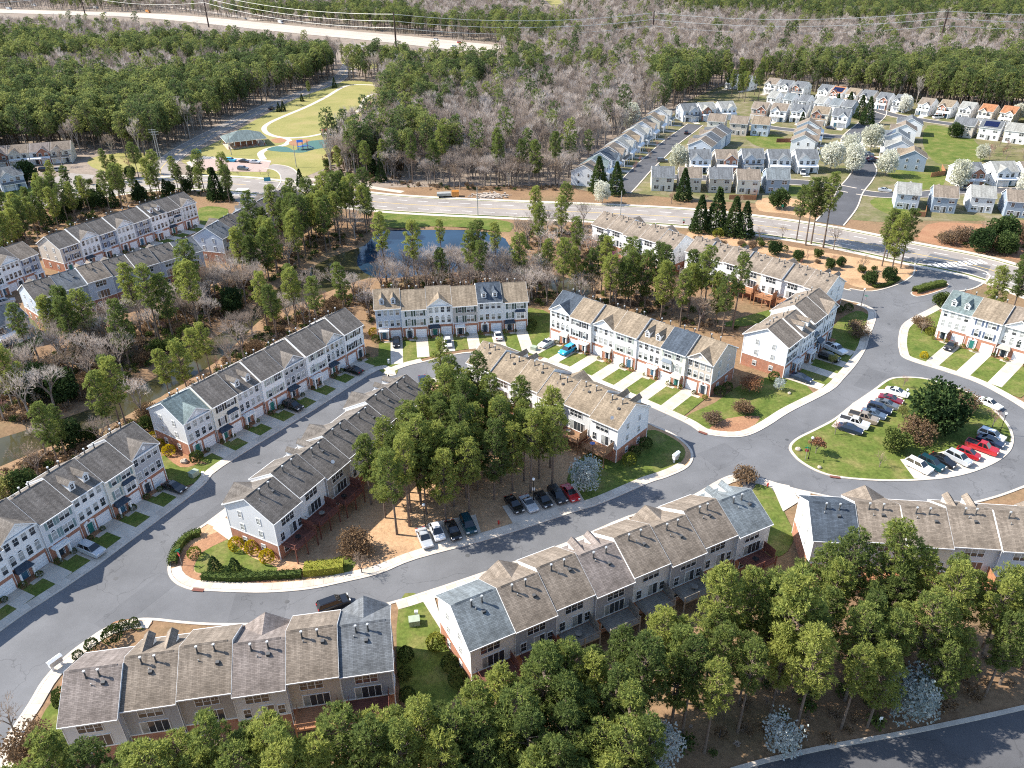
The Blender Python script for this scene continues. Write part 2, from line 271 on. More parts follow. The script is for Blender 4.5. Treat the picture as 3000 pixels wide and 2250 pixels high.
# ---- polygon tools
def smooth(pts, closed=True, n=4):
    out = []; k = len(pts); rng = range(k) if closed else range(k - 1)
    for i in rng:
        p0, p1, p2, p3 = (pts[(i + j - 1) % k] if closed else pts[min(max(i + j - 1, 0), k - 1)] for j in range(4))
        for s in range(n):
            t = s / n; a, b, c, d = -0.5 * t + t * t - 0.5 * t ** 3, 1 - 2.5 * t * t + 1.5 * t ** 3, 0.5 * t + 2 * t * t - 1.5 * t ** 3, -0.5 * t * t + 0.5 * t ** 3
            out.append(tuple(a * p0[m] + b * p1[m] + c * p2[m] + d * p3[m] for m in (0, 1)))
    if not closed: out.append(tuple(pts[-1]))
    return out
def offset(pts, d, closed=True):
    """shift a polyline sideways, to its left when d > 0"""
    out = []; k = len(pts)
    for i in range(k):
        a = pts[(i - 1) % k] if closed or i > 0 else pts[i]; b = pts[(i + 1) % k] if closed or i < k - 1 else pts[i]
        tx, ty = b[0] - a[0], b[1] - a[1]; l = math.hypot(tx, ty) or 1; out.append((pts[i][0] - ty / l * d, pts[i][1] + tx / l * d))
    return out
def ccw(p): return p if sum(p[i][0] * p[(i + 1) % len(p)][1] - p[(i + 1) % len(p)][0] * p[i][1] for i in range(len(p))) > 0 else p[::-1]
def resample(pts, step, closed=False):
    P = list(pts) + ([pts[0]] if closed else []); out = [P[0]]; acc = 0.0; nxt = step
    for a, b in zip(P, P[1:]):
        L = math.hypot(b[0] - a[0], b[1] - a[1])
        while acc + L >= nxt: t = (nxt - acc) / L; out.append((a[0] + (b[0] - a[0]) * t, a[1] + (b[1] - a[1]) * t)); nxt += step
        acc += L
    if not closed and math.hypot(out[-1][0] - P[-1][0], out[-1][1] - P[-1][1]) > step * 0.3: out.append(P[-1])
    return out
def sheet(name, pts, z, mat, thick=0.0, label=None):
    mb = MB(); p = ccw(list(pts)); mb.face([(x, y, z) for x, y in p], mat)
    if thick:
        for i in range(len(p)): a, b = p[i], p[(i + 1) % len(p)]; mb.face([(a[0], a[1], z - thick), (b[0], b[1], z - thick), (b[0], b[1], z), (a[0], a[1], z)], mat)
    return struct(name, mb, label)
def band(mb, A, B, z, mat, closed=False, drop=0.12):
    """strip between two polylines with kerb faces down both sides"""
    n = len(A); m = n if closed else n - 1
    for i in range(m):
        j = (i + 1) % n; a, b, c, d = A[i], A[j], B[j], B[i]
        mb.face([(a[0], a[1], z), (b[0], b[1], z), (c[0], c[1], z), (d[0], d[1], z)], mat)
        if drop:
            mb.face([(a[0], a[1], z - drop), (b[0], b[1], z - drop), (b[0], b[1], z), (a[0], a[1], z)], mat)
            mb.face([(d[0], d[1], z), (c[0], c[1], z), (c[0], c[1], z - drop), (d[0], d[1], z - drop)], mat)
def ribbon(name, line, w, z, mat, kerb=0.0, label=None, n=5):
    P = smooth(line, False, n); mb = MB(); band(mb, offset(P, -w / 2, False), offset(P, w / 2, False), z, mat, drop=0)
    o = struct(name, mb, label)
    if kerb:
        k = MB(); band(k, offset(P, w / 2, False), offset(P, w / 2 + kerb, False), z + 0.1, 'kerb'); band(k, offset(P, -w / 2 - kerb, False), offset(P, -w / 2, False), z + 0.1, 'kerb'); struct('kerb', k)
    return o
def stripe(name, line, w, z, mat, dash=None, parent=None):
    P = resample(smooth(line, False, 6), dash or 3.0); mb = MB(); A, B = offset(P, -w / 2, False), offset(P, w / 2, False)
    for i in range(len(P) - 1):
        if dash and i % 2: continue
        mb.face([(*A[i], z), (*A[i + 1], z), (*B[i + 1], z), (*B[i], z)], mat)
    o = mb.build(name, parent); 
    if not parent: o['kind'] = 'structure'
    return o
# ------------------------------------------------------------------ terrain and pond
POND = smooth([*gl((-60, 960), (60, 915), (170, 880), (240, 850), (330, 805), (430, 735), (505, 690), (560, 640), (640, 585), (720, 545), (780, 525), (800, 505), (830, 492), (930, 490), (1020, 492), (1080, 500), (1110, 525), (1150, 570), (1260, 600), (1290, 615), (1275, 640), (1215, 640), (1160, 610), (1080, 585), (960, 590), (860, 600), (800, 600), (740, 620), (660, 650), (570, 690), (500, 760), (400, 830), (310, 880), (240, 920), (150, 950), (60, 985), (-60, 1030))], True, 4)
def seg_dist(X, Y, poly):
    d = np.full(X.shape, 1e9)
    for i in range(len(poly)):
        a, b = poly[i], poly[(i + 1) % len(poly)]; vx, vy = b[0] - a[0], b[1] - a[1]; l = vx * vx + vy * vy or 1e-9
        t = np.clip(((X - a[0]) * vx + (Y - a[1]) * vy) / l, 0, 1); d = np.minimum(d, np.hypot(X - a[0] - t * vx, Y - a[1] - t * vy))
    return d
def build_ground():
    ax = np.concatenate([[-7000, -4500, -3000, -2000, -1400, -1000, -700, -500, -380, -300, -260], np.arange(-230, 231, 3.2), [260, 300, 380, 500, 700, 1000, 1400, 2000, 3000, 4500, 7000]])
    ay = np.concatenate([[-400, -200, -80, -20], np.arange(10, 331, 3.2), [345, 370, 410, 470, 550, 650, 800, 1000, 1250, 1600, 2200, 3200, 5000, 9000]])
    X, Y = np.meshgrid(ax, ay); Z = np.zeros_like(X); near = (np.abs(X) < 235) & (Y > 90) & (Y < 335)
    ins = inside(X, Y, POND); d = np.where(near, seg_dist(X, Y, POND), 1e9)
    Z[ins] = -1.7 * np.clip(d[ins] / 4.5, 0, 1); nx, ny = len(ax), len(ay)
    vs_ = np.stack([X.ravel(), Y.ravel(), Z.ravel()], 1)
    i = np.arange(nx - 1)[None, :] + nx * np.arange(ny - 1)[:, None]; F = np.stack([i, i + 1, i + 1 + nx, i + nx], -1).reshape(-1, 4)
    me = bpy.data.meshes.new('ground'); me.from_pydata(vs_.tolist(), [], F.tolist()); me.materials.append(MATS['litter']); me.materials.append(MATS['forest_floor'])
    cy0 = Y[:-1, :-1].ravel() + 1.6; cx0 = X[:-1, :-1].ravel() + 1.6
    me.polygons.foreach_set('material_index', ((cy0 > 300) | (np.abs(cx0) > 235)).astype(int).tolist()); me.polygons.foreach_set('use_smooth', [True] * len(me.polygons)); me.update()
    tag(link('ground', me), 'brown leaf-littered ground under the trees and houses', kind='structure')
build_ground()
_b = ccw(POND); tag(sheet('channel', offset(_b, 0.5), -0.55, 'water'), 'dark olive channel winding behind the townhouses', kind='structure')
tag(sheet('pond', smooth(gl((800, 508), (830, 492), (930, 490), (1020, 492), (1080, 500), (1112, 525), (1120, 560), (1080, 588), (960, 594), (860, 600), (800, 592), (770, 560)), True, 4), -0.54, 'water_blue'), 'deep blue open pond below the wide road', kind='structure')
sheet('pond_bank', smooth(gl((815, 455), (950, 462), (1095, 478), (1105, 497), (1085, 501), (1020, 492), (930, 489), (832, 490))), 0.03, 'lawn')

# ------------------------------------------------------------------ rows of townhouses: measured corners (world metres), used by streets and buildings
E0, DEP, UW = 7.7, 10.2, 6.13
ROWS = {}
def row(name, side, a, b, n):
    A, B = G(*a, E0), G(*b, E0); th = math.atan2(B[1] - A[1], B[0] - A[0]); L = math.hypot(B[0] - A[0], B[1] - A[1]); w = L / n
    if side == 'back':
        th += math.pi; o = (B[0] + math.sin(th) * DEP, B[1] - math.cos(th) * DEP)
    else: o = A
    ROWS[name] = dict(o=o, th=th, n=n, w=w, side=side, L=L)
row('A', 'front', (0, 1605), (461.5, 1302.5), 5); row('B', 'front', (535.7, 1240.5), (1060.6, 953.4), 8); row('F', 'front', (1098.5, 910.5), (1545.6, 880.9), 6)
row('C', 'front', (1612.9, 906), (2090.4, 1068.7), 7); row('E', 'front', (2309.7, 1016.7), (2452, 903.7), 4); row('K', 'back', (1735.9, 656.7), (1972.8, 731), 5)
row('J', 'back', (2010, 737.3), (2420.1, 857), 7); row('L', 'front', (2762.4, 901.5), (2940.5, 951.2), 2); row('M', 'back', (1370.7, 1066.5), (1810.5, 1255.5), 6)
row('D', 'back', (800.6, 1530.9), (1255.4, 1152.4), 7); row('G', 'back', (182.2, 2103.5), (1146.9, 1965.6), 6); row('I', 'back', (1377.5, 1899.8), (2257.7, 1531.6), 8)
row('H', 'back', (2386.5, 1579), (2933.5, 1613), 4); row('N', 'front', (173.2, 728), (571.9, 592.2), 8); row('O', 'back', (101.7, 878.8), (592.2, 732), 7); row('P', 'back', (651, 698.5), (886, 571.9), 7); row('Q', 'front', (0, 783), (108.5, 742), 2)
for k, extra in (('A', -2), ('L', 3), ('H', 3), ('Q', -2)):         # rows that run on out of the frame
    r = ROWS[k]; n = abs(extra)
    if k in 'AQ': r['o'] = (r['o'][0] - math.cos(r['th']) * r['w'] * n, r['o'][1] - math.sin(r['th']) * r['w'] * n)
    if k == 'H': r['o'] = (r['o'][0] - math.cos(r['th']) * r['w'] * n, r['o'][1] - math.sin(r['th']) * r['w'] * n)
    r['n'] += n; r['L'] = r['n'] * r['w']
def rp(name, x, y):
    """point of a row's own plan: x along the front, y into the depth (negative: in front of it)"""
    r = ROWS[name]; c, s = math.cos(r['th']), math.sin(r['th']); return (r['o'][0] + x * c - y * s, r['o'][1] + x * s + y * c)

# ------------------------------------------------------------------ the streets of the townhouse estate
KERB = 7.4
LA, LB, LC = ROWS['A']['L'], ROWS['B']['L'], ROWS['C']['L']
loop = [rp('A', -2, -KERB), rp('A', 20, -KERB), rp('A', LA, -KERB), rp('B', 1, -KERB), rp('B', 24, -KERB), rp('B', LB - 4, -KERB), *gl((838, 815), (850, 803), (881, 791), (914, 783)), *gl((1000, 764), (1090, 762)), *gl((1165, 780), (1227, 803), (1340, 851), (1475, 911), (1518, 936), (1575, 945), (1618, 941), (1661, 920), (1708, 890), (1795, 845), (1825, 816), (1851, 786), (1871, 753), (1877, 733), (1893, 686), (1886, 668), (1858, 655)),
        rp('J', 2, -6.5), rp('J', 20, -6.5), rp('J', 41, -6.5), rp('J', 42, -13), rp('J', 20, -13), rp('J', 4, -13), *gl((1838, 625), (1885, 630), (1941, 615), (1975, 593), (1992, 560)), *gl((2130, 588), (2108, 620), (2055, 633), (2021, 660), (1955, 696), (1941, 726), (1942, 756), (1957, 776), (2041, 803), (2108, 826), (2161, 853), (2212, 884), (2290, 940)),
        *gl((2300, 1010), (2212, 1049), (2135, 1076), (2050, 1092), (1900, 1092), (1751, 1063), (1708, 1053), (1641, 1033), (1591, 1026), (1555, 1036), (1475, 1080), (1354, 1116), (1221, 1173), (1054, 1233), (904, 1283), (854, 1298), (760, 1322), (640, 1342), (500, 1347), (413, 1344), (333, 1336), (290, 1338), (233, 1354), (187, 1383), (140, 1419), (93, 1469), (60, 1523), (10, 1600), (-30, 1690))]
loop = ccw(smooth(loop, True, 4))
sheet('street', loop, 0.02, 'asphalt', label='grey asphalt streets looping through the townhouse estate')
def sidewalk(line, w, z, side, step=1.55):
    """a walk laid in separate concrete panels; each panel is a part"""
    P = resample(line, step); A, B = P, offset(P, w * side, False); par = MB(); par.face([(P[0][0], P[0][1], z - 0.16), (P[1][0], P[1][1], z - 0.16), (B[1][0], B[1][1], z - 0.16)], 'concrete'); root = tag(par.build('sidewalk'), kind='structure')
    for i in range(len(P) - 1):
        a, b, c, d = (Vector((*p, 0)) for p in (A[i], A[i + 1], B[i + 1], B[i])); m = (a + b + c + d) / 4
        if (b - a).length < 0.3 or (c - d).length < 0.25: continue
        q4 = [p + (m - p) * 0.014 for p in (a, b, c, d)]; q4 = q4 if side > 0 else q4[::-1]; zt = z + rnd.uniform(-0.006, 0.006)
        mb = MB(); mb.face([(p.x, p.y, zt) for p in q4], 'concrete_pale' if rnd.random() < 0.6 else 'concrete')
        for k in range(4): p, r_ = q4[k], q4[(k + 1) % 4]; mb.face([(p.x, p.y, zt - 0.15), (r_.x, r_.y, zt - 0.15), (r_.x, r_.y, zt), (p.x, p.y, zt)], 'concrete')
        mb.build('panel', root)
kb = MB(); band(kb, loop, offset(loop, -0.45), 0.12, 'kerb', True); struct('kerb', kb, 'pale concrete kerb round the estate streets')
def along(loop_, a, b):
    """stretch of a closed outline between the points nearest a and b (in its own direction)"""
    f = lambda p: min(range(len(loop_)), key=lambda i: (loop_[i][0] - p[0]) ** 2 + (loop_[i][1] - p[1]) ** 2)
    i, j = f(a), f(b); return [loop_[k % len(loop_)] for k in range(i, j + 1 if j >= i else j + len(loop_) + 1)]
for a, b in ((g(-30, 1680), g(333, 1336)), (g(854, 1298), g(1354, 1116)), (g(1475, 1080), g(1751, 1063)), (g(2212, 884), g(2055, 633)), (g(1858, 655), g(1475, 911)), (g(1475, 911), g(1165, 780)), (g(914, 783), rp('A', -2, -KERB))):
    st = along(loop, a, b); sidewalk(offset(st, -0.47, False), 1.45, 0.125, -1)

# central block with the pines, and the planted oval
central = ccw(smooth([*gl((362, 1232), (372, 1190), (400, 1155)), rp('D', ROWS['D']['L'] - 1, -KERB), rp('D', 20, -KERB), rp('D', 4, -KERB), *gl((905, 830), (935, 818)), rp('M', ROWS['M']['L'] - 3, -KERB), rp('M', 16, -KERB), *gl((1405, 915), (1450, 935), (1485, 960), (1498, 984), (1486, 1010), (1440, 1032), (1400, 1045), (1300, 1088), (1237, 1108), (1071, 1162), (901, 1208), (820, 1240), (737, 1260), (667, 1274), (580, 1281), (500, 1280), (440, 1277), (407, 1274), (375, 1258))], True, 4))
kb = MB(); band(kb, central, offset(central, 0.5), 0.13, 'kerb', True); struct('kerb', kb, 'pale concrete kerb round the central block with the pines')
inner = offset(central, 0.5); sheet('planted_ground', inner, 0.06, 'straw')
sidewalk(offset(along(central, g(362, 1232), g(1486, 1010)), 0.52, False), 1.5, 0.135, 1)
sidewalk(offset(along(central, g(1405, 915), rp('D', ROWS['D']['L'] - 1, -KERB)), 0.52, False), 1.4, 0.135, 1)
oval = ccw(smooth(ql('r6', (687, 1240), (735, 1183), (860, 1120), (980, 1055), (1100, 960), (1230, 870), (1330, 800), (1420, 785), (1560, 792), (1700, 830), (1850, 882), (1960, 945), (2080, 1055), (2132, 1130), (2145, 1200), (2120, 1270), (2040, 1335), (1900, 1397), (1750, 1435), (1600, 1453), (1400, 1462), (1200, 1457), (1000, 1437), (880, 1403), (780, 1350), (720, 1300)), True, 4))
kb = MB(); band(kb, oval, offset(oval, 0.5), 0.13, 'kerb', True); struct('kerb', kb, 'concrete kerb round the grassy oval'); sheet('oval_lawn', offset(oval, 0.5), 0.11, 'lawn')
sheet('parking_bay', offset(ccw(ql('r6', (962, 1105), (1110, 1165), (1210, 1105), (1300, 1010), (1390, 950), (1450, 910), (1370, 862), (1240, 868), (1100, 957))), 0.0), 0.118, 'concrete_pale')
sheet('parking_bay', ccw(ql('r6', (1408, 1322), (1500, 1445), (1620, 1448), (1760, 1430), (1900, 1392), (2040, 1330), (2115, 1265), (2135, 1215), (2060, 1195), (1900, 1225), (1700, 1265), (1560, 1300))), 0.122, 'concrete_pale')
median = ccw(smooth(ql('r6', (1478, 245), (1500, 225), (1620, 180), (1700, 175), (1730, 195), (1700, 215), (1600, 250), (1520, 265)), True, 3))
kb = MB(); band(kb, median, offset(median, 0.3), 0.13, 'kerb', True); struct('kerb', kb, 'kerb round the hedge-planted median at the entrance'); sheet('median_bed', offset(median, 0.3), 0.11, 'mulch')
# gutters' storm drains
for x, y in ((130, 1165),): pass
# parking pads along the lower street
sheet('parking_bay', ql('r8', (487, 105), (560, 245), (905, 135), (870, 20), (640, 60)), 0.128, 'concrete_pale')
sheet('parking_bay', gl((1085, 1095), (1110, 1135), (1262, 1082), (1240, 1045)), 0.128, 'concrete_pale')
# lawns inside the estate
LAWNS = [gl((350, 985), (395, 1000), (440, 1003), (474, 1012), (440, 1036), (395, 1052), (372, 1058)), gl((1130, 670), (1192, 680), (1190, 735), (1172, 770), (1128, 752)), gl((1480, 902), (1545, 870), (1600, 832), (1680, 815), (1757, 850), (1660, 912), (1615, 935), (1575, 938), (1515, 928)),
         gl((1800, 705), (1850, 672), (1882, 690), (1866, 735), (1842, 785), (1800, 770)), gl((1958, 705), (2015, 668), (2035, 690), (2010, 775), (1965, 768)), gl((1225, 1035), (1260, 985), (1330, 960), (1400, 930), (1440, 940), (1478, 968), (1470, 1000), (1410, 1030), (1320, 1068), (1250, 1085)),
         gl((420, 1225), (440, 1190), (475, 1160), (500, 1170), (545, 1205), (600, 1228), (560, 1240), (440, 1240)), gl((862, 1302), (912, 1290), (955, 1370), (1003, 1445), (965, 1525), (868, 1510)), gl((135, 1490), (190, 1440), (140, 1560), (210, 1600), (150, 1659), (70, 1659), (85, 1560)), gl((1625, 1060), (1662, 1050), (1700, 1120), (1715, 1160), (1690, 1200), (1640, 1190)),
         gl((430, 450), (492, 452), (478, 492), (440, 500)), gl((20, 690), (60, 680), (95, 735), (50, 745)), gl((830, 770), (860, 800), (838, 812), (800, 780)), gl((640, 850), (700, 800), (720, 820), (660, 870)), gl((255, 1350), (300, 1342), (320, 1350), (300, 1362)), gl((860, 830), (930, 842), (950, 880), (880, 890)), gl((1800, 640), (1640, 700), (1560, 700), (1700, 660)), gl((700, 1230), (740, 1200), (770, 1215), (740, 1245)), gl((1440, 1230), (1480, 1190), (1560, 1200), (1500, 1280))]
for i, L_ in enumerate(LAWNS): sheet('lawn', smooth(L_, True, 3), 0.085 + 0.0042 * (i % 3), 'lawn')
sheet('planting_bed', smooth(gl((380, 1235), (398, 1190), (430, 1170), (470, 1150), (500, 1160), (440, 1192), (418, 1228), (440, 1243), (560, 1245), (640, 1250), (520, 1266), (420, 1262)), True, 3), 0.10, 'mulch')
sheet('planting_bed', smooth(gl((1530, 930), (1570, 905), (1640, 900), (1620, 925), (1570, 938)), True, 3), 0.105, 'mulch'); sheet('planting_bed', smooth(gl((345, 940), (420, 985), (430, 1000), (390, 1010), (350, 975)), True, 3), 0.1, 'mulch')
sheet('planting_bed', smooth(gl((240, 1352), (262, 1340), (320, 1338), (326, 1350), (285, 1362)), True, 3), 0.10, 'mulch'); sheet('planting_bed', smooth(gl((130, 1480), (150, 1470), (165, 1560), (135, 1570)), True, 3), 0.105, 'mulch')
# yards in front of every row we see from its front: grass, drives, walks
def yards(name, drive_side):
    r = ROWS[name]; c, s = math.cos(r['th']), math.sin(r['th']); L = r['L']; tint = 'lawn'
    yy = np.arange(3.0, 20.0, .05)
    def reach(x):
        X0, Y0 = rp(name, x, 0); X1, Y1 = rp(name, x, -1); h = inside(X0 + (X1 - X0) * yy, Y0 + (Y1 - Y0) * yy, loop); return min(yy[h.argmax()], 18.5) - 1.97 if h.any() else 5.5
    xs = [0.2 + (L - 0.4) * i / 40 for i in range(41)]
    sheet('front_lawn', [rp(name, 0.2, -0.2), *[rp(name, x, -reach(x) - .02) for x in xs], rp(name, L - 0.2, -0.2)], 0.096 + 0.0013 * 'ABFCELN'.index(name), tint)
    bed = sheet('planting_bed', [rp(name, 0.2, -0.1), rp(name, L - 0.2, -0.1), rp(name, L - 0.2, -1.5), rp(name, 0.2, -1.5)], 0.106, 'mulch')
    for i in range(r['n']):
        gs = drive_side(i); x0 = i * r['w'] + (r['w'] - 3.1 if gs else 0.25); x1 = x0 + 2.85; far = min(reach(x0), reach(x1)) + .1; mid = -far / 2
        for ya, yb in ((0.0, mid + 0.02), (mid - 0.02, -far)):                                  # two slabs with a joint between them
            mb = MB(); mb.prism([rp(name, x0, ya), rp(name, x0, yb), rp(name, x1, yb), rp(name, x1, ya)], 0.0, 0.125 + rnd.uniform(-.004, .004), 'z', 'concrete_pale' if rnd.random() < .5 else 'concrete'); o = struct('driveway', mb)
        wx0, wx1 = (x0 - 1.6, x0 - 0.02) if gs else (x1 + 0.02, x1 + 1.6)
        mb = MB(); mb.prism([rp(name, wx0, -1.2), rp(name, wx0, -2.1), rp(name, wx1, -2.1), rp(name, wx1, -1.2)], 0.0, 0.128, 'z', 'concrete'); struct('front_walk', mb)
DS = {'A': lambda i: True, 'B': lambda i: i % 8 not in (7,), 'F': lambda i: True, 'C': lambda i: False, 'E': lambda i: False, 'L': lambda i: True, 'N': lambda i: True, 'Q': lambda i: False}
for k in 'ABFCELN': yards(k, DS[k])
# end walks beside the end houses
for pts in (ql('r7', (1400, 60), (1440, 20), (1520, 90), (1540, 180), (1490, 190), (1380, 110)), ql('r8', (505, 545), (600, 545), (660, 745), (640, 760)), ql('r6', (565, 1465), (690, 1490), (760, 1590), (650, 1659))): sheet('end_driveway', pts, 0.126, 'concrete_pale')
# ------------------------------------------------------------------ the wide road, the road by the forest and the shaded street below
main = [g(-160, 500), g(-20, 462), g(120, 428), g(330, 398), g(480, 396), g(600, 408), g(820, 437), g(1100, 452), g(1300, 460), g(1480, 470), g(1640, 487), g(1800, 512), g(1960, 545), g(2130, 580), g(2300, 640)]
ribbon('main_road', main, 15.5, 0.034, 'asphalt_old', 0.5, 'wide sun-bleached main road running across behind the pond')
stripe('lane_line', main, 0.28, 0.044, 'paint_yellow'); stripe('lane_line', offset(smooth(main, False, 3), 4.4, False), 0.22, 0.044, 'paint_white', 4.0); stripe('lane_line', offset(smooth(main, False, 3), -4.4, False), 0.22, 0.044, 'paint_white', 4.0)
mw = offset(smooth(main, False, 5), 11.0, False)
for d_, w_ in ((10.2, 2.0), (-10.2, 2.0)):
    P = offset(smooth(main, False, 5), d_, False); mb = MB(); band(mb, offset(P, -w_ / 2, False), offset(P, w_ / 2, False), 0.07, 'concrete_pale'); struct('footpath', mb)
    P = offset(smooth(main, False, 5), d_ * 0.845, False); mb = MB(); band(mb, offset(P, -.45, False), offset(P, .45, False), 0.06, 'lawn', drop=0); struct('verge', mb)
forest_road = [g(380, 392), g(345, 372), *ql('zp', (60, 425), (200, 340), (350, 265), (500, 190), (620, 140), (760, 90), (860, 55)), g(735, 168), g(760, 130), g(780, 95)]
ribbon('forest_road', forest_road, 9.0, 0.038, 'asphalt_old', 0.3, 'narrow road in the shade of the tall pines beside the park'); stripe('lane_line', forest_road, 0.25, 0.046, 'paint_yellow')
low = gl((1400, 1730), (1608, 1662), (1775, 1622), (1975, 1585), (2212, 1534), (2420, 1480)); P = smooth(low, False, 4)
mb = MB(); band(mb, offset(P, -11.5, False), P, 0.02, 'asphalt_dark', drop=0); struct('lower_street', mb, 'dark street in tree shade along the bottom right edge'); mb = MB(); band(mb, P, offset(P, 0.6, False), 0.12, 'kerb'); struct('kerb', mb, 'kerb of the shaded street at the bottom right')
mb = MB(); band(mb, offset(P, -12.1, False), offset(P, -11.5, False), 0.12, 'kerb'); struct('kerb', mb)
# crosswalks and the junction by the park
def crosswalk(a, b, w, n, z=0.05):
    a, b = Vector(a), Vector(b); d = (b - a); L = d.length; d.normalize(); nrm = Vector((-d.y, d.x)); mb = MB()
    root = None
    for i in range(n):
        c = a + d * (L * (i + 0.5) / n); h = L / n * 0.28; p = [c - d * h - nrm * w / 2, c + d * h - nrm * w / 2, c + d * h + nrm * w / 2, c - d * h + nrm * w / 2]
        m = MB(); m.face([(v.x, v.y, z) for v in p], 'paint_white'); o = m.build('crosswalk_bar', root)
        if root is None: root = tag(o, kind='structure')
sheet('junction', ql('zp', (335, 590), (610, 575), (590, 690), (420, 690), (330, 640)), 0.048, 'asphalt_old'); crosswalk(q('zp', 425, 600), q('zp', 375, 640), 4.5, 8, 0.055)
sheet('side_street', ql('zp', (420, 650), (560, 690), (470, 726), (380, 790), (330, 780), (390, 700)), 0.052, 'asphalt'); crosswalk(q('r6', 1600, 70), q('r6', 1960, 35), 3.2, 11, 0.05)
sheet('entrance_apron', gl((1985, 575), (2010, 548), (2140, 575), (2120, 618), (2050, 640), (1950, 660)), 0.042, 'asphalt')
# ------------------------------------------------------------------ park: lawn, paths, lot, play surface
sheet('park_ground', smooth(ql('zp', (110, 440), (330, 330), (520, 220), (900, 40), (1150, 45), (1180, 120), (1060, 330), (1010, 420), (800, 520), (600, 580), (300, 560), (130, 480)), True, 3), 0.024, 'lawn_dry')
sheet('park_lawn', smooth(ql('zp', (555, 280), (640, 225), (760, 180), (860, 130), (990, 62), (1140, 58), (1090, 110), (1040, 170), (950, 240), (990, 275), (900, 300), (760, 320), (640, 325), (575, 305)), True, 3), 0.030, 'lawn_dry')
ribbon('park_path', ql('zp', (1150, 55), (980, 55), (860, 118), (760, 168), (640, 218), (560, 255), (532, 285), (560, 315), (640, 333), (760, 328), (880, 305), (990, 295), (1010, 275), (960, 248), (940, 235), (1020, 200), (1050, 165), (1080, 115), (1140, 95)), 2.6, 0.04, 'concrete_pale')
ribbon('park_path', ql('zp', (640, 333), (665, 350), (640, 372), (560, 390), (515, 415), (530, 450)), 3.0, 0.044, 'concrete_pale'); ribbon('park_path', ql('zp', (735, 553), (880, 560), (1000, 575), (1120, 600), (1270, 622)), 3.0, 0.04, 'concrete'); ribbon('park_path', ql('zp', (1010, 280), (1020, 320), (1000, 350)), 2.4, 0.046, 'concrete_pale')
sheet('parking_lot', ql('zp', (140, 498), (200, 448), (320, 440), (570, 462), (545, 515), (300, 512)), 0.06, 'paver', label='reddish paver parking lot by the park'); sheet('lot_edge', ql('zp', (120, 465), (200, 432), (330, 437), (570, 455), (570, 462), (320, 440), (200, 448), (140, 498)), 0.055, 'concrete_pale')
ribbon('park_drive', ql('zp', (550, 485), (620, 495), (660, 520), (670, 560), (650, 600)), 6.5, 0.05, 'asphalt_old', 0.5)
sheet('play_surface', smooth(ql('zp', (545, 395), (600, 378), (660, 385), (700, 400), (760, 355), (840, 345), (950, 338), (970, 355), (900, 380), (800, 395), (740, 412), (660, 410), (590, 405)), True, 3), 0.05, 'rubber_teal', label='teal rubber play surface in the park')
sheet('planting_bed', smooth(ql('zp', (665, 355), (720, 342), (780, 345), (720, 372), (680, 375)), True, 3), 0.047, 'mulch'); sheet('planting_bed', smooth(ql('zp', (570, 345), (620, 335), (655, 350), (600, 362)), True, 3), 0.045, 'mulch'); sheet('sand_pit', ql('zp', (970, 240), (985, 222), (1050, 228), (1040, 246)), 0.05, 'mulch')
sheet('verge', smooth(gl((190, 345), (260, 330), (340, 335), (350, 358), (300, 372), (215, 368)), True, 3), 0.03, 'lawn_dry'); sheet('house_lot', gl((88, 392), (150, 374), (205, 378), (190, 402), (110, 412)), 0.034, 'asphalt_old'); sheet('verge', smooth(gl((-30, 425), (60, 405), (110, 415), (60, 432), (-30, 450)), True, 3), 0.03, 'lawn'); sheet('park_hill', smooth(ql('zp', (560, 440), (820, 410), (830, 460), (740, 500), (640, 470)), True, 3), 0.036, 'lawn_dry')
# ------------------------------------------------------------------ house plots and their streets
sheet('house_plots', smooth([*gl((1240, 400), (1300, 350), (1440, 262)), *ql('r3', (60, 640), (520, 480), (900, 545), (1500, 620), (2300, 760), (2500, 1300), (2300, 1420), (1500, 1430), (1300, 1440), (900, 1400), (600, 1330), (0, 1290)), *gl((1390, 420), (1290, 415))], True, 3), 0.02, 'plots', label='patchy green and brown plots round the detached houses')
sheet('bare_bank', smooth(gl((1490, 500), (1560, 500), (1640, 520), (1780, 545), (1960, 575), (1975, 590), (1930, 615), (1860, 622), (1800, 600), (1640, 545), (1500, 520)), True, 3), 0.03, 'straw'); sheet('bare_bank', smooth(gl((1985, 505), (2030, 480), (2230, 500), (2230, 560), (2110, 545), (1985, 520)), True, 3), 0.03, 'mulch'); sheet('verge', smooth(gl((1640, 430), (1720, 430), (1830, 470), (1800, 480), (1700, 462), (1640, 455)), True, 3), 0.034, 'straw')
for L_ in (ql('T2', (600, 620), (880, 620), (1000, 700), (980, 740), (740, 735), (620, 680)), ql('T4', (370, 470), (620, 500), (800, 600), (900, 800), (560, 830), (420, 790), (330, 640)), ql('T6', (140, 180), (560, 130), (590, 290), (420, 330), (200, 260)), ql('T5', (1000, 520), (1250, 560), (1100, 620), (980, 600)), ql('T6', (-20, 420), (130, 400), (330, 560), (180, 560), (0, 480))): sheet('lawn', smooth(L_, True, 3), 0.026, 'lawn')
for x, y, w_, l_, a_ in ((700, 1210, 5, 9, 20), (1180, 1120, 3, 14, 25), (560, 1310, 6, 8, 5), (300, 1300, 4, 12, 60), (1560, 985, 6, 7, 30), (1880, 820, 4, 10, 50), (1660, 1050, 3, 9, 0), (450, 1120, 3, 10, 60), (2150, 980, 4, 9, 80), (1330, 880, 3, 8, -40)):
    c = g(x, y); ca, sa = math.cos(R(a_)), math.sin(R(a_)); sheet('road_patch', [(c[0] + u * l_ / 2 * ca - v * w_ / 2 * sa, c[1] + u * l_ / 2 * sa + v * w_ / 2 * ca) for u, v in ((-1, -1), (1, -1), (1, 1), (-1, 1))], 0.0245, 'asphalt_patch')
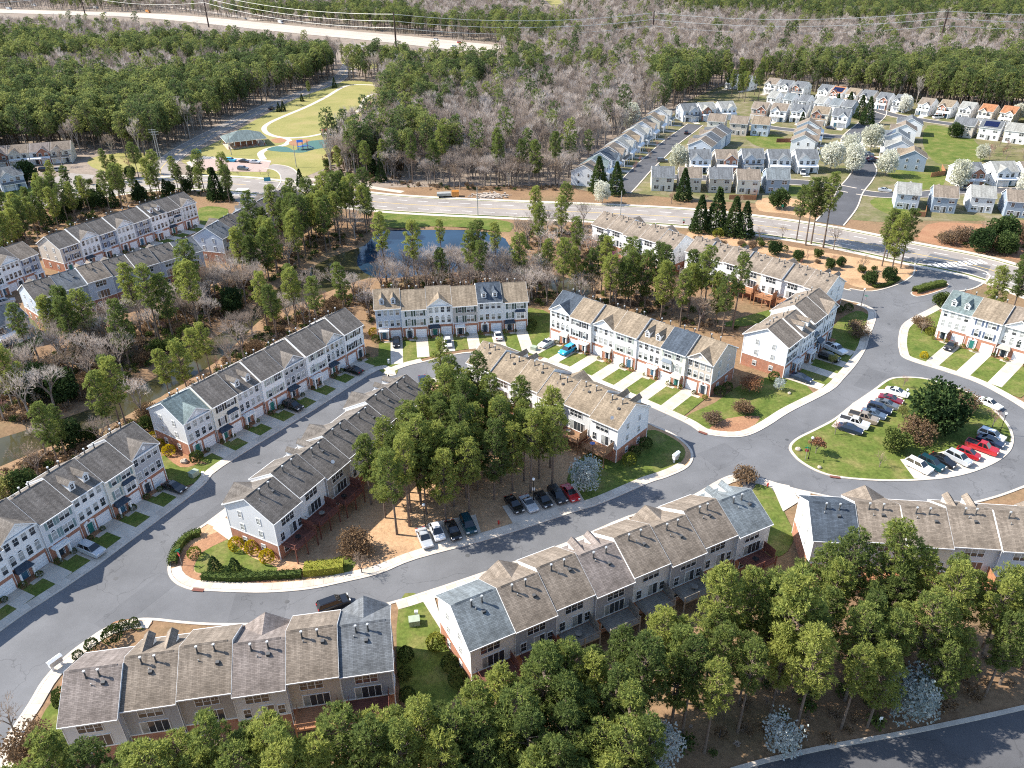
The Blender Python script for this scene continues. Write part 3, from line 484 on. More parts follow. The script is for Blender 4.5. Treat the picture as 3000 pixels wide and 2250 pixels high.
for x, y in ((250, 1250), (620, 1300), (1010, 1200), (1420, 1075), (1700, 950), (1920, 700), (560, 1000)):
    c = g(x, y); sheet('manhole_cover', [(c[0] + .38 * math.cos(t * .628), c[1] + .38 * math.sin(t * .628)) for t in range(10)], 0.029, 'vent_metal')
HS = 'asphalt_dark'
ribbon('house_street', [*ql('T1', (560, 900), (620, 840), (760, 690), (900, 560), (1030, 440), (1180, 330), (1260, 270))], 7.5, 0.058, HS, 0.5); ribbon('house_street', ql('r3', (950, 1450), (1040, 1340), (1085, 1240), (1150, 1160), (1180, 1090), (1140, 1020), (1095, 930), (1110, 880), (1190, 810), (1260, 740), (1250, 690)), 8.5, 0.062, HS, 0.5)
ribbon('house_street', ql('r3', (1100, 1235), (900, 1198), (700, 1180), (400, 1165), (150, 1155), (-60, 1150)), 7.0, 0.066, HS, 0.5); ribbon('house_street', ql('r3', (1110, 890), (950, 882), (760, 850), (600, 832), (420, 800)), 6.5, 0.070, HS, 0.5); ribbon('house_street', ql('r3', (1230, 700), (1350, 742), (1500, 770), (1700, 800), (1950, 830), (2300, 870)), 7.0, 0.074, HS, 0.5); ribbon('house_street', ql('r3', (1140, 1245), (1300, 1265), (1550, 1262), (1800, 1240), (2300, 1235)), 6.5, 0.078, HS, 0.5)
# ------------------------------------------------------------------ highway far behind
hw = [g(-260, 14), g(-60, 22), g(100, 27), g(300, 33), g(420, 42), g(560, 56), g(700, 70), g(850, 84), g(1000, 100), g(1075, 107)]
ribbon('highway', hw, 46, 0.25, 'highway', 0, 'pale concrete highway crossing far behind the woods', 6)
ribbon('highway_ramp', [g(210, 0), g(300, 10), g(420, 22), g(560, 44)], 12, 0.27, 'highway'); mb = MB(); P = smooth(hw, False, 5); band(mb, offset(P, -4.5, False), offset(P, 0.5, False), 0.31, 'concrete', drop=0); struct('highway_median', mb); mb = MB(); band(mb, offset(P, 24, False), offset(P, 40, False), 0.2, 'forest_floor', drop=0); struct('verge', mb)
stripe('lane_line', offset(P, 14, False), 0.5, 0.33, 'paint_white', 6.0); stripe('lane_line', offset(P, -15, False), 0.5, 0.33, 'paint_white', 6.0)
ribbon('dirt_track', [g(1160, -30), g(1200, 6), g(1216, 24), g(1180, 40)], 20, 0.1, 'lawn_dry'); sheet('clearing', smooth(gl((735, 130), (830, 105), (960, 118), (860, 135), (790, 150)), True, 3), 0.05, 'lawn_dry')
# ------------------------------------------------------------------ windows, doors and other shared pieces (local: x along the wall, -y outward)
def win_mesh(w, h, style, arch=False):
    def mk():
        mb = MB(); f = 0.07
        mb.box(-w / 2 - f, w / 2 + f, -0.07, 0.0, -f, 0.0, 'trim'); mb.box(-w / 2 - f, w / 2 + f, -0.07, 0.0, h, h + (0.12 if not arch else f), 'trim'); mb.box(-w / 2 - f, -w / 2, -0.07, 0.0, 0.0, h, 'trim'); mb.box(w / 2, w / 2 + f, -0.07, 0.0, 0.0, h, 'trim')
        if arch:
            prof = [(-w / 2 - f, h + f)] + [((w / 2 + f) * math.cos(t), h + f + 0.36 * math.sin(t)) for t in [math.pi - math.pi * i / 8 for i in range(9)]] + [(w / 2 + f, h + f)]
            mb.prism(prof[1:-1], -0.06, 0.0, 'y', 'trim'); prof2 = [(w / 2 * 0.8 * math.cos(t), h + f * 1.5 + 0.25 * math.sin(t)) for t in [math.pi - math.pi * i / 8 for i in range(9)]]; mb.face([(p[0], -0.064, p[1]) for p in prof2][::-1], 'glass')
        n = 2 if w > 1.4 else 1; n = 3 if w > 2.3 else n
        for i in range(n):
            a, b = -w / 2 + w * i / n + (0.05 if i else 0), -w / 2 + w * (i + 1) / n - (0.05 if i < n - 1 else 0)
            if i: mb.box(a - 0.1, a, -0.06, 0.0, 0, h, 'trim')
            up = 'blind' if style in (1, 3) else 'glass'; lo = 'blind' if style == 3 and i == 0 else 'glass'
            for z0, z1, m in ((0.02, h / 2 - 0.025, lo), (h / 2 + 0.025, h - 0.02, up)): mb.face([(a, -0.03, z0), (b, -0.03, z0), (b, -0.03, z1), (a, -0.03, z1)], m)
            mb.box(a, b, -0.045, 0.0, h / 2 - 0.025, h / 2 + 0.025, 'trim'); mb.box((a + b) / 2 - 0.015, (a + b) / 2 + 0.015, -0.04, -0.02, h / 2, h, 'trim')
        return mb.mesh('window')
    return cached(('win', round(w, 2), round(h, 2), style, arch), mk)
def slider_mesh(w, h):
    def mk():
        mb = MB(); mb.box(-w / 2 - .08, w / 2 + .08, -0.07, 0, h, h + .1, 'trim'); mb.box(-w / 2 - .08, -w / 2, -.07, 0, 0, h, 'trim'); mb.box(w / 2, w / 2 + .08, -.07, 0, 0, h, 'trim')
        n = 4 if w > 2.4 else 2
        for i in range(n):
            a, b = -w / 2 + w * i / n + .05, -w / 2 + w * (i + 1) / n - .05; mb.face([(a, -.03, .05), (b, -.03, .05), (b, -.03, h - .03), (a, -.03, h - .03)], 'blind' if i in (0,) else 'glass'); mb.box(a - .05, a, -.05, 0, 0, h, 'trim')
        return mb.mesh('sliding_door')
    return cached(('sl', w, h), mk)
def shutter_mesh(w, h, mat):
    def mk():
        mb = MB()
        mb.box(-0.2, 0.2, -0.05, -0.004, -0.05, h + 0.05, mat)
        return mb.mesh('shutter')
    return cached(('sh', h, mat), mk)
def garage_mesh():
    def mk():
        mb = MB(); mb.box(-1.3, 1.3, -0.06, 0, 2.08, 2.19, 'trim'); mb.box(-1.3, -1.21, -0.06, 0, 0, 2.08, 'trim'); mb.box(1.21, 1.3, -0.06, 0, 0, 2.08, 'trim')
        for i in range(4): mb.box(-1.2, 1.2, -0.035, 0, 0.02 + 0.515 * i, 0.515 * (i + 1) - 0.01, 'garage')
        return mb.mesh('garage_door')
    return cached('gd', mk)
def door_mesh(style, dm):
    def mk():
        mb = MB(); mb.box(-0.47, 0.47, -0.04, 0, 0.08, 2.1, dm)
        for s in (-1, 1): mb.box(s * 0.6 - .12, s * 0.6 + .12, -0.05, 0, 0.05, 2.12, 'trim'); mb.face([(s * .6 - .06, -.054, .3), (s * .6 + .06, -.054, .3), (s * .6 + .06, -.054, 1.9), (s * .6 - .06, -.054, 1.9)], 'glass')
        if style == 'ped':                                                    # pilasters and a broken pediment
            for s in (-1, 1): mb.box(s * .84 - .1, s * .84 + .1, -.12, 0, 0, 2.2, 'trim'); mb.prism([(s * .98, 2.2), (s * .98, 2.36), (s * .35, 2.66), (s * .2, 2.62), (s * .3, 2.42), (s * .2, 2.2)], -.18, 0, 'y', 'trim')
            mb.box(-.95, .95, -.15, 0, 2.12, 2.24, 'trim')
        return mb.mesh('door')
    return cached(('door', style, dm), mk)
def portico_mesh(style):
    def mk():
        mb = MB()
        if style == 'port':                                                   # two columns carrying a small balustrade
            for x in (-1.0, 1.0): mb.box(x - .13, x + .13, -1.25, -.99, .1, 2.45, 'trim')
            mb.box(-1.25, 1.25, -1.4, -.02, 2.45, 2.7, 'trim'); mb.box(-1.15, 1.15, -1.3, -1.22, 3.25, 3.33, 'trim'); mb.box(-1.15, -1.07, -1.3, -.02, 3.25, 3.33, 'trim'); mb.box(1.07, 1.15, -1.3, -.02, 3.25, 3.33, 'trim')
            for i in range(11): x = -1.11 + .222 * i; mb.box(x - .03, x + .03, -1.28, -1.22, 2.7, 3.25, 'trim', 'tb')
        else:                                                                 # hipped metal hood on posts
            hm = 'hood_tan' if style == 'hoodt' else 'hood_dark'
            for x in (-1.05, 1.05): mb.box(x - .11, x + .11, -1.0, -.78, .1, 2.3, 'trim')
            mb.box(-1.3, 1.3, -1.12, -.02, 2.3, 2.42, 'trim')
            a, b, c, d = (-1.4, -1.25, 2.42), (1.4, -1.25, 2.42), (1.0, -.02, 3.05), (-1.0, -.02, 3.05); mb.face([a, b, c, d], hm); mb.face([(-1.4, -.02, 2.42), a, d], hm); mb.face([b, (1.4, -.02, 2.42), c], hm)
        return mb.mesh('portico')
    return cached(('pt', style), mk)
def flue_mesh(kind):
    def mk():
        mb = MB()
        if kind == 0: mb.tube((0, 0, -.3), (0, 0, .95), .1, .1, 'vent_metal', 8); mb.tube((0, 0, .95), (0, 0, 1.13), .19, .17, 'cap_metal', 8, True); mb.tube((0, 0, -.2), (0, 0, .12), .24, .12, 'vent_metal', 8)
        elif kind == 1: mb.tube((0, 0, -.2), (0, 0, .32), .06, .06, 'cap_metal', 6, True); mb.tube((0, 0, -.15), (0, 0, .06), .16, .07, 'vent_metal', 6)
        else: mb.box(-.22, .22, -.22, .22, -.15, .24, 'vent_metal')
        return mb.mesh('roof_vent')
    return cached(('fl', kind), mk)
SL = 2.85 / (DEP / 2)
def put(name, me, parent, x, y, z, face='front'):
    rz = {'front': 0, 'back': math.pi, 'left': -math.pi / 2, 'right': math.pi / 2}[face]
    return link(name, me, parent, (x, y, z), rz)
def townhouse(parent, x0, w, spec, ends, side, rs, first=False):
    """one house of a row: walls; brick_base, trim, roof, windows, doors are its pieces"""
    typ, sid, roof, yo, zo, sh, entry, gs, arch, bay, deck = spec
    e = E0 + zo; D = DEP; rise = 2.85; rz = e + rise; S_ = 'siding_' + sid; RF = 'roof_' + roof; i_ = 0.004
    mb = MB(); a, b = i_, w - i_
    mb.face([(a, 0, 2.95), (b, 0, 2.95), (b, 0, e), (a, 0, e)], S_); mb.face([(b, D, 2.95), (a, D, 2.95), (a, D, e), (b, D, e)], S_)
    mb.face([(a, D, 0), (a, 0, 0), (a, 0, e), (a, D / 2, rz - .06), (a, D, e)], S_); mb.face([(b, 0, 0), (b, D, 0), (b, D, e), (b, D / 2, rz - .06), (b, 0, e)], S_)
    u = mb.build('townhouse', parent); u.location = (x0, yo, 0)
    # brick ground floor
    mb = MB(); p = 0.03
    mb.box(a - (p if 'l' in ends else 0), b + (p if 'r' in ends else 0), -p, D + p, 0, 2.92, 'brick', 'b'); mb.build('brick_base', u)
    # trim: belt, corner boards, fascias, rakes
    mb = MB(); t = 0.06; l_ = a - (t if 'l' in ends else 0); r_ = b + (t if 'r' in ends else 0)
    mb.box(l_, r_, -t, -.002, 2.93, 3.1, 'trim'); mb.box(l_, r_, D + .002, D + t, 2.93, 3.1, 'trim')
    for s, xx in (('l', a), ('r', b)):
        for yy in (0, D): mb.box(xx - .07 if s == 'r' else xx - (.05 if s in ends else 0), xx + .07 if s == 'l' else xx + (.05 if s in ends else 0), yy - .045 if yy == 0 else yy - .1, yy + .1 if yy == 0 else yy + .045, 0.1, e, 'trim')
    if 'l' in ends: mb.box(a - t, a - .002, 0, D, 2.93, 3.1, 'trim')
    if 'r' in ends: mb.box(b + .002, b + t, 0, D, 2.93, 3.1, 'trim')
    oh = 0.32
    ox0, ox1 = (a - .28 if 'l' in ends else a + .01), (b + .28 if 'r' in ends else b - .01)
    for s in (0, 1):                                              # fascia and gutter
        y = -oh if s == 0 else D + oh; zz = e - oh * SL
        mb.box(ox0, ox1, y - .1 if s == 0 else y, y if s == 0 else y + .1, zz - .12, zz + .06, 'trim')
        ys = (y, -.002) if s == 0 else (D + .002, y); mb.box(ox0, ox1, ys[0], ys[1], zz - .1, zz - .06, 'trim')
    for xx in (ox0, ox1):                                         # rake boards
        sg = -1 if xx == ox0 else 1
        prof = [(-oh, e - oh * SL - .14), (D / 2, rz - .14), (D + oh, e - oh * SL - .14), (D + oh, e - oh * SL + .07), (D / 2, rz + .07), (-oh, e - oh * SL + .07)]
        mb.prism(prof, xx - .03 * (sg < 0), xx + .03 * (sg > 0), 'x', 'trim')
    mb.build('trim', u)
    # roof
    mb = MB(); th = 0.13
    for s in (0, 1):
        y0 = -oh - .06 if s == 0 else D + oh + .06; zz = e - (oh + .06) * SL + .075
        P = [(ox0 + .012, y0, zz), (ox1 - .012, y0, zz), (ox1 - .012, D / 2, rz + .075), (ox0 + .012, D / 2, rz + .075)]; P = P if s == 0 else [P[1], P[0], P[3], P[2]]
        mb.face(P, RF); mb.face([(p_[0], p_[1], p_[2] - th) for p_ in P][::-1], RF); mb.face([P[0], (P[0][0], P[0][1], P[0][2] - th), (P[1][0], P[1][1], P[1][2] - th), P[1]], RF)
    mb.prism([(D / 2 - .2, rz - .03), (D / 2, rz + .16), (D / 2 + .2, rz - .03)], ox0 + .6, ox1 - .6, 'x', RF); rf = mb.build('roof', u)
    # plumbing vents stand on the back slope
    for k, (fx, fy, kd) in enumerate(((rs.uniform(.3, .42), .17, 0), (rs.uniform(.62, .72), .17, 0), (rs.uniform(.25, .5), rs.uniform(.3, .45), 2), (rs.uniform(.5, .8), rs.uniform(.25, .35), 1))):
        y = D / 2 + fy * D / 2 * 1.05; put('roof_vent', flue_mesh(kd), u, fx * w, y, rz - (y - D / 2) * SL + .07)
    # gable or dormers on the front slope
    if typ == 'gable':
        h = 2.05; mb = MB(); yb = h / SL; y1 = -oh - .16; zb = e - oh * SL + .06
        mb.prism([(.2, zb), (w - .2, zb), (w / 2, zb + h - .1)], -.13, -.02, 'y', S_); mb.box(.1, w - .1, -oh - .12, -.02, zb - .02, zb + .09, 'trim')
        for s in (0, 1):
            xa = .02 if s == 0 else w - .02; P = [(xa, y1, zb + .05), (w / 2, y1, zb + h + .06), (w / 2, yb + .15, zb + h + .06), (xa, .0, zb + .08)]; P = P[::-1] if s == 0 else P
            mb.face(P, RF); Q = [(p_[0], p_[1], p_[2] - .12) for p_ in P]; mb.face(Q[::-1], RF)
            x2 = xa + (.0 if s == 0 else 0); e_ = [(xa, y1 - .01, zb - .12), (w / 2, y1 - .01, zb + h - .13), (w / 2, y1 - .01, zb + h + .075), (xa, y1 - .01, zb + .065)]; mb.face(e_ if s == 0 else e_[::-1], 'trim')
        mb.tube((w / 2, -.135, zb + .85), (w / 2, -.17, zb + .85), .36, .36, 'trim', 14, True); mb.build('gable', u)
    if typ == 'dorm':
        for fx in (.28, .72):
            mb = MB(); xc = fx * w; hw = .55; yf = 1.0; zf = e + yf * SL; hh = 1.35; ap = zf + hh + .55
            mb.face([(xc - hw, yf, zf - .1), (xc + hw, yf, zf - .1), (xc + hw, yf, zf + hh), (xc, yf, ap), (xc - hw, yf, zf + hh)], S_)
            for s in (-1, 1):
                x = xc + s * hw; ye = yf + hh / SL; P = [(x, yf, zf), (x, ye, zf + hh), (x, yf, zf + hh)]; mb.face(P if s > 0 else P[::-1], 'siding_white')
                xo = xc + s * (hw + .14); ze = zf + hh - .08; P = [(xo, yf - .15, ze), (xo, yf + (hh - .1) / SL, ze), (xc, yf + (ap - zf) / SL + .1, ap + .06), (xc, yf - .15, ap + .06)]; P = P if s > 0 else P[::-1]
                mb.face(P, RF); mb.face([(p_[0], p_[1], p_[2] - .07) for p_ in P][::-1], RF); fr = [(xo, yf - .16, ze - .1), (xc, yf - .16, ap - .06), (xc, yf - .16, ap + .07), (xo, yf - .16, ze + .02)]; mb.face(fr if s < 0 else fr[::-1], 'trim')
            d = mb.build('dormer', u)
            if side == 'front': put('window', win_mesh(.55, .95, 2), u, xc, yf, zf + .28)
    if side == 'front':
        st = lambda: rs.choice((1, 1, 2, 3))
        if typ in ('gable', 'dorm'):
            for k in range(4):
                x = w * (.15 + .233 * k); put('window', win_mesh(.82, 1.35, st()), u, x, 0, e - 1.85); put('window', win_mesh(.82, 1.5, st(), arch and typ == 'gable'), u, x, 0, 3.4)
        else:
            x1_, x2_ = (w * .29, w * .70) if gs else (w * .71, w * .30); sm = 'shutter_' + sh
            for x, ww, zb, hh, ar in ((x1_, .9, e - 1.85, 1.35, False), (x2_, 1.75, e - 1.85, 1.35, False), (x1_, .9, 3.4, 1.5, arch), (x2_, 1.75, 3.4, 1.5, False)):
                by = bay and ww > 1 and zb == 3.4; put('window', win_mesh(ww, hh, st(), ar), u, x, -.42 if by else 0, zb)
                if not by:
                    for s_ in (-1, 1): put('shutter', shutter_mesh(ww, hh, sm), u, x + s_ * (ww / 2 + .28), 0, zb)
            if bay:
                mb = MB(); mb.box(x2_ - 1.2, x2_ + 1.2, -.4, -.002, 3.0, 5.05, 'trim'); mb.face([(x2_ - 1.35, -.6, 5.05), (x2_ + 1.35, -.6, 5.05), (x2_ + 1.05, -.002, 5.6), (x2_ - 1.05, -.002, 5.6)], 'hood_dark')
                mb.face([(x2_ - 1.35, -.002, 5.05), (x2_ - 1.35, -.6, 5.05), (x2_ - 1.05, -.002, 5.6)], 'hood_dark'); mb.face([(x2_ + 1.35, -.6, 5.05), (x2_ + 1.35, -.002, 5.05), (x2_ + 1.05, -.002, 5.6)], 'hood_dark'); mb.face([(x2_ - 1.35, -.6, 5.05), (x2_ - 1.35, -.002, 5.05), (x2_ + 1.35, -.002, 5.05), (x2_ + 1.35, -.6, 5.05)], 'trim'); mb.build('bay', u)
        gx, dx = (w - 1.68, 1.65) if gs else (1.68, w - 1.65); put('garage_door', garage_mesh(), u, gx, -.035, .1); put('door', door_mesh(entry, rs.choice(('door_dark', 'door_dark', 'door_teal', 'door_blue'))), u, dx, -.035, .1)
        if entry != 'ped': put('portico', portico_mesh(entry), u, dx, -.03, 0)
    else:
        put('window', win_mesh(2.7, 1.35, rs.choice((2, 2, 1))), u, w * rs.uniform(.48, .56), D, e - 1.95, 'back')
        if rs.random() < .6: put('sliding_door', slider_mesh(3.2, 2.05), u, w * .5, D, 2.95, 'back')
        else: put('sliding_door', slider_mesh(1.6, 2.05), u, w * .42, D, 2.95, 'back'); put('window', win_mesh(.8, 1.45, 2), u, w * .16, D, 3.3, 'back'); put('window', win_mesh(.8, 1.45, 2), u, w * .8, D, 3.3, 'back')
        put('window', win_mesh(.9, 1.2, 2), u, w * .75, D + .03, .9, 'back')
        if deck:
            mb = MB(); dm = 'wood_' + deck; x0_, x1__, yd = w * .12, w * .9, D + 3.0; zt = 2.78
            n = 10
            for k in range(n): ya = D + .06 + (yd - D - .06) * k / n; mb.box(x0_, x1__, ya, ya + (yd - D) / n - .03, zt - .05, zt, dm)
            mb.box(x0_, x1__, yd - .06, yd, zt - .3, zt - .06, dm)
            for xx in (x0_, (x0_ + x1__) / 2, x1__): mb.box(xx - .08, xx + .08, yd - .16, yd - .002, 0, zt + .95, dm)
            for za in (.25, .9): mb.box(x0_, x1__, yd - .1, yd - .05, zt + za, zt + za + .07, dm); mb.box(x0_, x0_ + .05, D + .05, yd, zt + za, zt + za + .07, dm); mb.box(x1__ - .05, x1__, D + .05, yd, zt + za, zt + za + .07, dm)
            nb = 16
            for k in range(nb): xx = x0_ + (x1__ - x0_) * (k + .5) / nb; mb.box(xx - .02, xx + .02, yd - .09, yd - .06, zt + .25, zt + .9, dm, 'tb')
            dk = mb.build('deck', u)
            pm = MB()
            for k in range(12): ya = D + .1 + k * .2; pm.box(x0_ - .09, x0_ - .05, ya, ya + .18, zt, zt + 1.75, dm)
            pm.build('privacy_screen', u)
            if rs.random() < .5: f = MB(); xx = w * rs.uniform(.4, .7); f.tube((xx, D + 1.6, zt + .65), (xx, D + 1.6, zt + .7), .5, .5, rs.choice(('wood_grey', 'black_metal', 'play_blue')), 12, True); f.tube((xx, D + 1.6, zt), (xx, D + 1.6, zt + .65), .06, .06, 'black_metal', 6); f.build('deck_table', dk)
    for s, fc, xx in (('l', 'left', a), ('r', 'right', b)):
        if s in ends:
            for yy in (D * .3, D * .68):
                for zb in (3.5, 6.0): put('window', win_mesh(.75, 1.2, 3), u, xx, yy, zb, fc)
            if rs.random() < .9: put('window', win_mesh(.8, 1.1, 1), u, xx - .03 if s == 'l' else xx + .03, D * .3, .9, fc); put('window', win_mesh(.8, 1.1, 1), u, xx - .03 if s == 'l' else xx + .03, D * .68, .9, fc)
    return u
def build_row(name, label, specs, seed):
    r = ROWS[name]; n = r['n']; root = empty('townhouse_row', (*r['o'], 0.0), r['th']); tag(root, label, 'building', 'townhouse rows'); rs = random.Random(seed)
    if r['side'] == 'back': specs = specs[::-1]
    for i in range(n):
        s = specs[i % len(specs)]; typ, sid, roof = s[0], s[1], s[2]; o = s[3] if len(s) > 3 else {}
        ends = ('l' if i == 0 else '') + ('r' if i == n - 1 else '')
        gs = DS[name](i) if name in DS else True
        spec = (typ, sid, roof, o.get('y', (0.0, -.45, .15, -.3)[i % 4] if 0 < i < n - 1 else 0.0), o.get('z', (0, .28, .06, .42)[(i + seed) % 4]), o.get('sh', rs.choice(('black', 'green', 'teal', 'blue'))), o.get('en', rs.choice(('ped', 'hood', 'port', 'ped'))), gs, o.get('arch', rs.random() < .4), o.get('bay', False), o.get('deck'))
        townhouse(root, i * r['w'], r['w'], spec, ends, r['side'], rs)
    return root
d_ = dict
build_row('A', 'long dark-roofed townhouse row with shaded grey, cream and white fronts at lower left', [('shut', 'grey', 'dark', d_(sh='blue')), ('dorm', 'white', 'dark'), ('gable', 'white', 'dark', d_(arch=True, en='hood')), ('shut', 'pale', 'dark', d_(sh='teal', en='port')), ('dorm', 'white', 'dark', d_(en='ped')), ('shut', 'cream', 'dark', d_(sh='teal', bay=True, en='hood')), ('gable', 'grey', 'dark', d_(arch=False, en='ped'))], 1)
build_row('B', 'townhouse row with teal-roofed end unit and bright white end wall beside yellow shrubs', [('gable', 'pale', 'teal', d_(arch=False, en='ped', z=0)), ('shut', 'cream', 'dark', d_(sh='black', bay=True, en='hood')), ('dorm', 'pale', 'dark', d_(en='port')), ('shut', 'white', 'dark', d_(sh='sage', en='ped')), ('gable', 'grey', 'dark', d_(en='hood', arch=False)), ('shut', 'white', 'dark', d_(sh='sage', en='port')), ('gable', 'pale', 'dark', d_(arch=True, en='hood')), ('shut', 'white', 'dark', d_(sh='black', en='ped'))], 2)
build_row('F', 'tan-roofed row of six townhouses facing the camera with the pond woods behind', [('dorm', 'blue', 'tan', d_(en='port')), ('shut', 'pale', 'tan', d_(sh='green', en='ped', arch=True)), ('gable', 'white', 'tan', d_(arch=True, en='hood')), ('shut', 'taupe', 'tan', d_(sh='green', en='port')), ('dorm', 'pale', 'navy', d_(en='ped')), ('shut', 'pale', 'tan', d_(sh='green', bay=True, en='hood'))], 3)
build_row('C', 'white-fronted row of seven townhouses with navy gabled roof at its left end', [('gable', 'white', 'navy', d_(arch=True, en='hoodt', z=.3)), ('shut', 'white', 'tan', d_(sh='black', en='port')), ('gable', 'white', 'tan', d_(arch=False, en='hoodt')), ('shut', 'white', 'tan', d_(sh='sage', en='ped', arch=True)), ('dorm', 'white', 'tan', d_(en='port')), ('shut', 'cream', 'navy', d_(sh='sage', bay=True, en='hoodt')), ('gable', 'beige', 'tan', d_(arch=False, en='ped', z=0))], 4)
build_row('E', 'short row of four townhouses with shaded driveways beside the main estate street', [('shut', 'white', 'brown', d_(sh='black', z=0, en='port')), ('dorm', 'white', 'brown', d_(z=.1, en='port')), ('shut', 'white', 'brown', d_(z=.9, sh='black', bay=True, en='hood')), ('gable', 'white', 'brown', d_(z=.9, en='ped'))], 5)
build_row('K', 'row of five townhouses with orange wood decks nearest the pond and main road', [('shut', 'white', 'brown', d_(deck='orange')), ('gable', 'white', 'brown'), ('shut', 'white', 'brown', d_(deck='wood_' and 'grey')), ('gable', 'white', 'brown'), ('shut', 'white', 'brown', d_(deck='grey'))], 6)
build_row('J', 'brown-roofed row with rust-coloured decks ending at the estate entrance', [('gable', 'white', 'brown', d_(deck='grey')), ('shut', 'white', 'brown', d_(deck='grey')), ('dorm', 'white', 'brown', d_(deck='orange')), ('shut', 'beige', 'brown', d_(deck='orange')), ('gable', 'white', 'brown', d_(deck='orange')), ('shut', 'white', 'brown', d_(deck='orange')), ('dorm', 'white', 'brown', d_(deck='orange', z=0))], 7)
build_row('L', 'sunlit white townhouse row with a green-roofed dormer unit at right edge', [('dorm', 'white', 'teal', d_(en='port', z=0)), ('shut', 'white', 'tan', d_(sh='blue', en='ped', arch=True)), ('gable', 'white', 'brown', d_(arch=True, en='hoodt')), ('shut', 'white', 'tan'), ('dorm', 'white', 'tan')], 8)
build_row('M', 'tan-roofed row seen from behind with brown decks and a blue-shaded end wall', [('shut', 'white', 'tan', d_(z=.5)), ('dorm', 'white', 'tan', d_(z=.1)), ('shut', 'white', 'tan', d_(z=.4)), ('gable', 'white', 'tan', d_(z=0, deck='brown')), ('shut', 'pale', 'tan', d_(z=.25, deck='brown')), ('dorm', 'white', 'tan', d_(z=0, deck='brown'))], 9)
build_row('D', 'dark-roofed row seen from behind with red wood decks beside the central pines', [('gable', 'pale', 'dark', d_(deck='red', z=0)), ('shut', 'white', 'dark', d_(deck='red')), ('dorm', 'taupe', 'dark', d_(deck='red')), ('gable', 'white', 'dark'), ('shut', 'taupe', 'dark'), ('gable', 'white', 'dark'), ('dorm', 'pale', 'dark', d_(z=0))], 10)
build_row('G', 'row of six mixed roofs seen from behind in the bottom left corner', [('shut', 'pale', 'mauve', d_(z=0, y=.9)), ('dorm', 'grey', 'brown', d_(z=.1)), ('shut', 'taupe', 'brown', d_(z=.3)), ('gable', 'pale', 'mauve', d_(z=0)), ('shut', 'beige', 'brown', d_(z=.3, deck='orange')), ('gable', 'bluegrey', 'grey', d_(z=0, y=-.5, deck='red'))], 11)
build_row('I', 'long row of eight roofs seen from behind with glaring white end wall at bottom centre', [('shut', 'white', 'blue', d_(z=0, deck='red')), ('gable', 'bluegrey', 'brown', d_(deck='red')), ('shut', 'white', 'brown', d_(deck='grey')), ('dorm', 'grey', 'mauve', d_(deck='grey')), ('shut', 'white', 'brown', d_(deck='grey')), ('gable', 'grey', 'brown', d_(deck='grey')), ('shut', 'pale', 'brown'), ('dorm', 'pale', 'blue', d_(z=0, deck='red'))], 12)
build_row('H', 'row with navy-roofed white end unit seen from behind pines at lower right', [('shut', 'white', 'navy', d_(z=0, deck='red')), ('gable', 'white', 'brown', d_(z=.1, deck='orange')), ('shut', 'cream', 'brown', d_(z=.15)), ('dorm', 'pale', 'brown', d_(z=.3, deck='orange')), ('shut', 'blue', 'brown'), ('gable', 'white', 'brown'), ('shut', 'pale', 'blue')], 13)
build_row('N', 'row of eight dark-roofed townhouses in front of roadside pines at upper left', [('shut', 'beige', 'dark', d_(sh='blue', en='ped', z=0)), ('gable', 'white', 'dark', d_(arch=True, en='hood')), ('shut', 'bluegrey', 'dark', d_(sh='blue', en='port')), ('gable', 'white', 'dark', d_(arch=False)), ('shut', 'grey', 'dark', d_(sh='blue')), ('dorm', 'white', 'dark'), ('shut', 'pale', 'dark', d_(sh='black', bay=True, en='hood')), ('gable', 'pale', 'dark', d_(en='ped', z=0))], 14)
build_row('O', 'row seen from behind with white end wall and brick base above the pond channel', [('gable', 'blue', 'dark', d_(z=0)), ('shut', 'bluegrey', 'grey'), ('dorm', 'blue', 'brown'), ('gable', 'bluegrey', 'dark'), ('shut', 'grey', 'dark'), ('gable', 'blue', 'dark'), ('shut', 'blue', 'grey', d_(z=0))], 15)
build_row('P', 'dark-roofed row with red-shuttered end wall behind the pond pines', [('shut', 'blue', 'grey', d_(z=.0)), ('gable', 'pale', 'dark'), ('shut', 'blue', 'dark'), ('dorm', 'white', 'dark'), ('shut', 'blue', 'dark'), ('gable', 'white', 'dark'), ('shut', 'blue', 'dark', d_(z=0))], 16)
build_row('Q', 'grey-sided end of a townhouse row cut by the left edge', [('dorm', 'white', 'brown'), ('shut', 'white', 'dark'), ('gable', 'white', 'dark', d_(arch=False)), ('shut', 'grey', 'brown', d_(sh='blue', z=0))], 17)

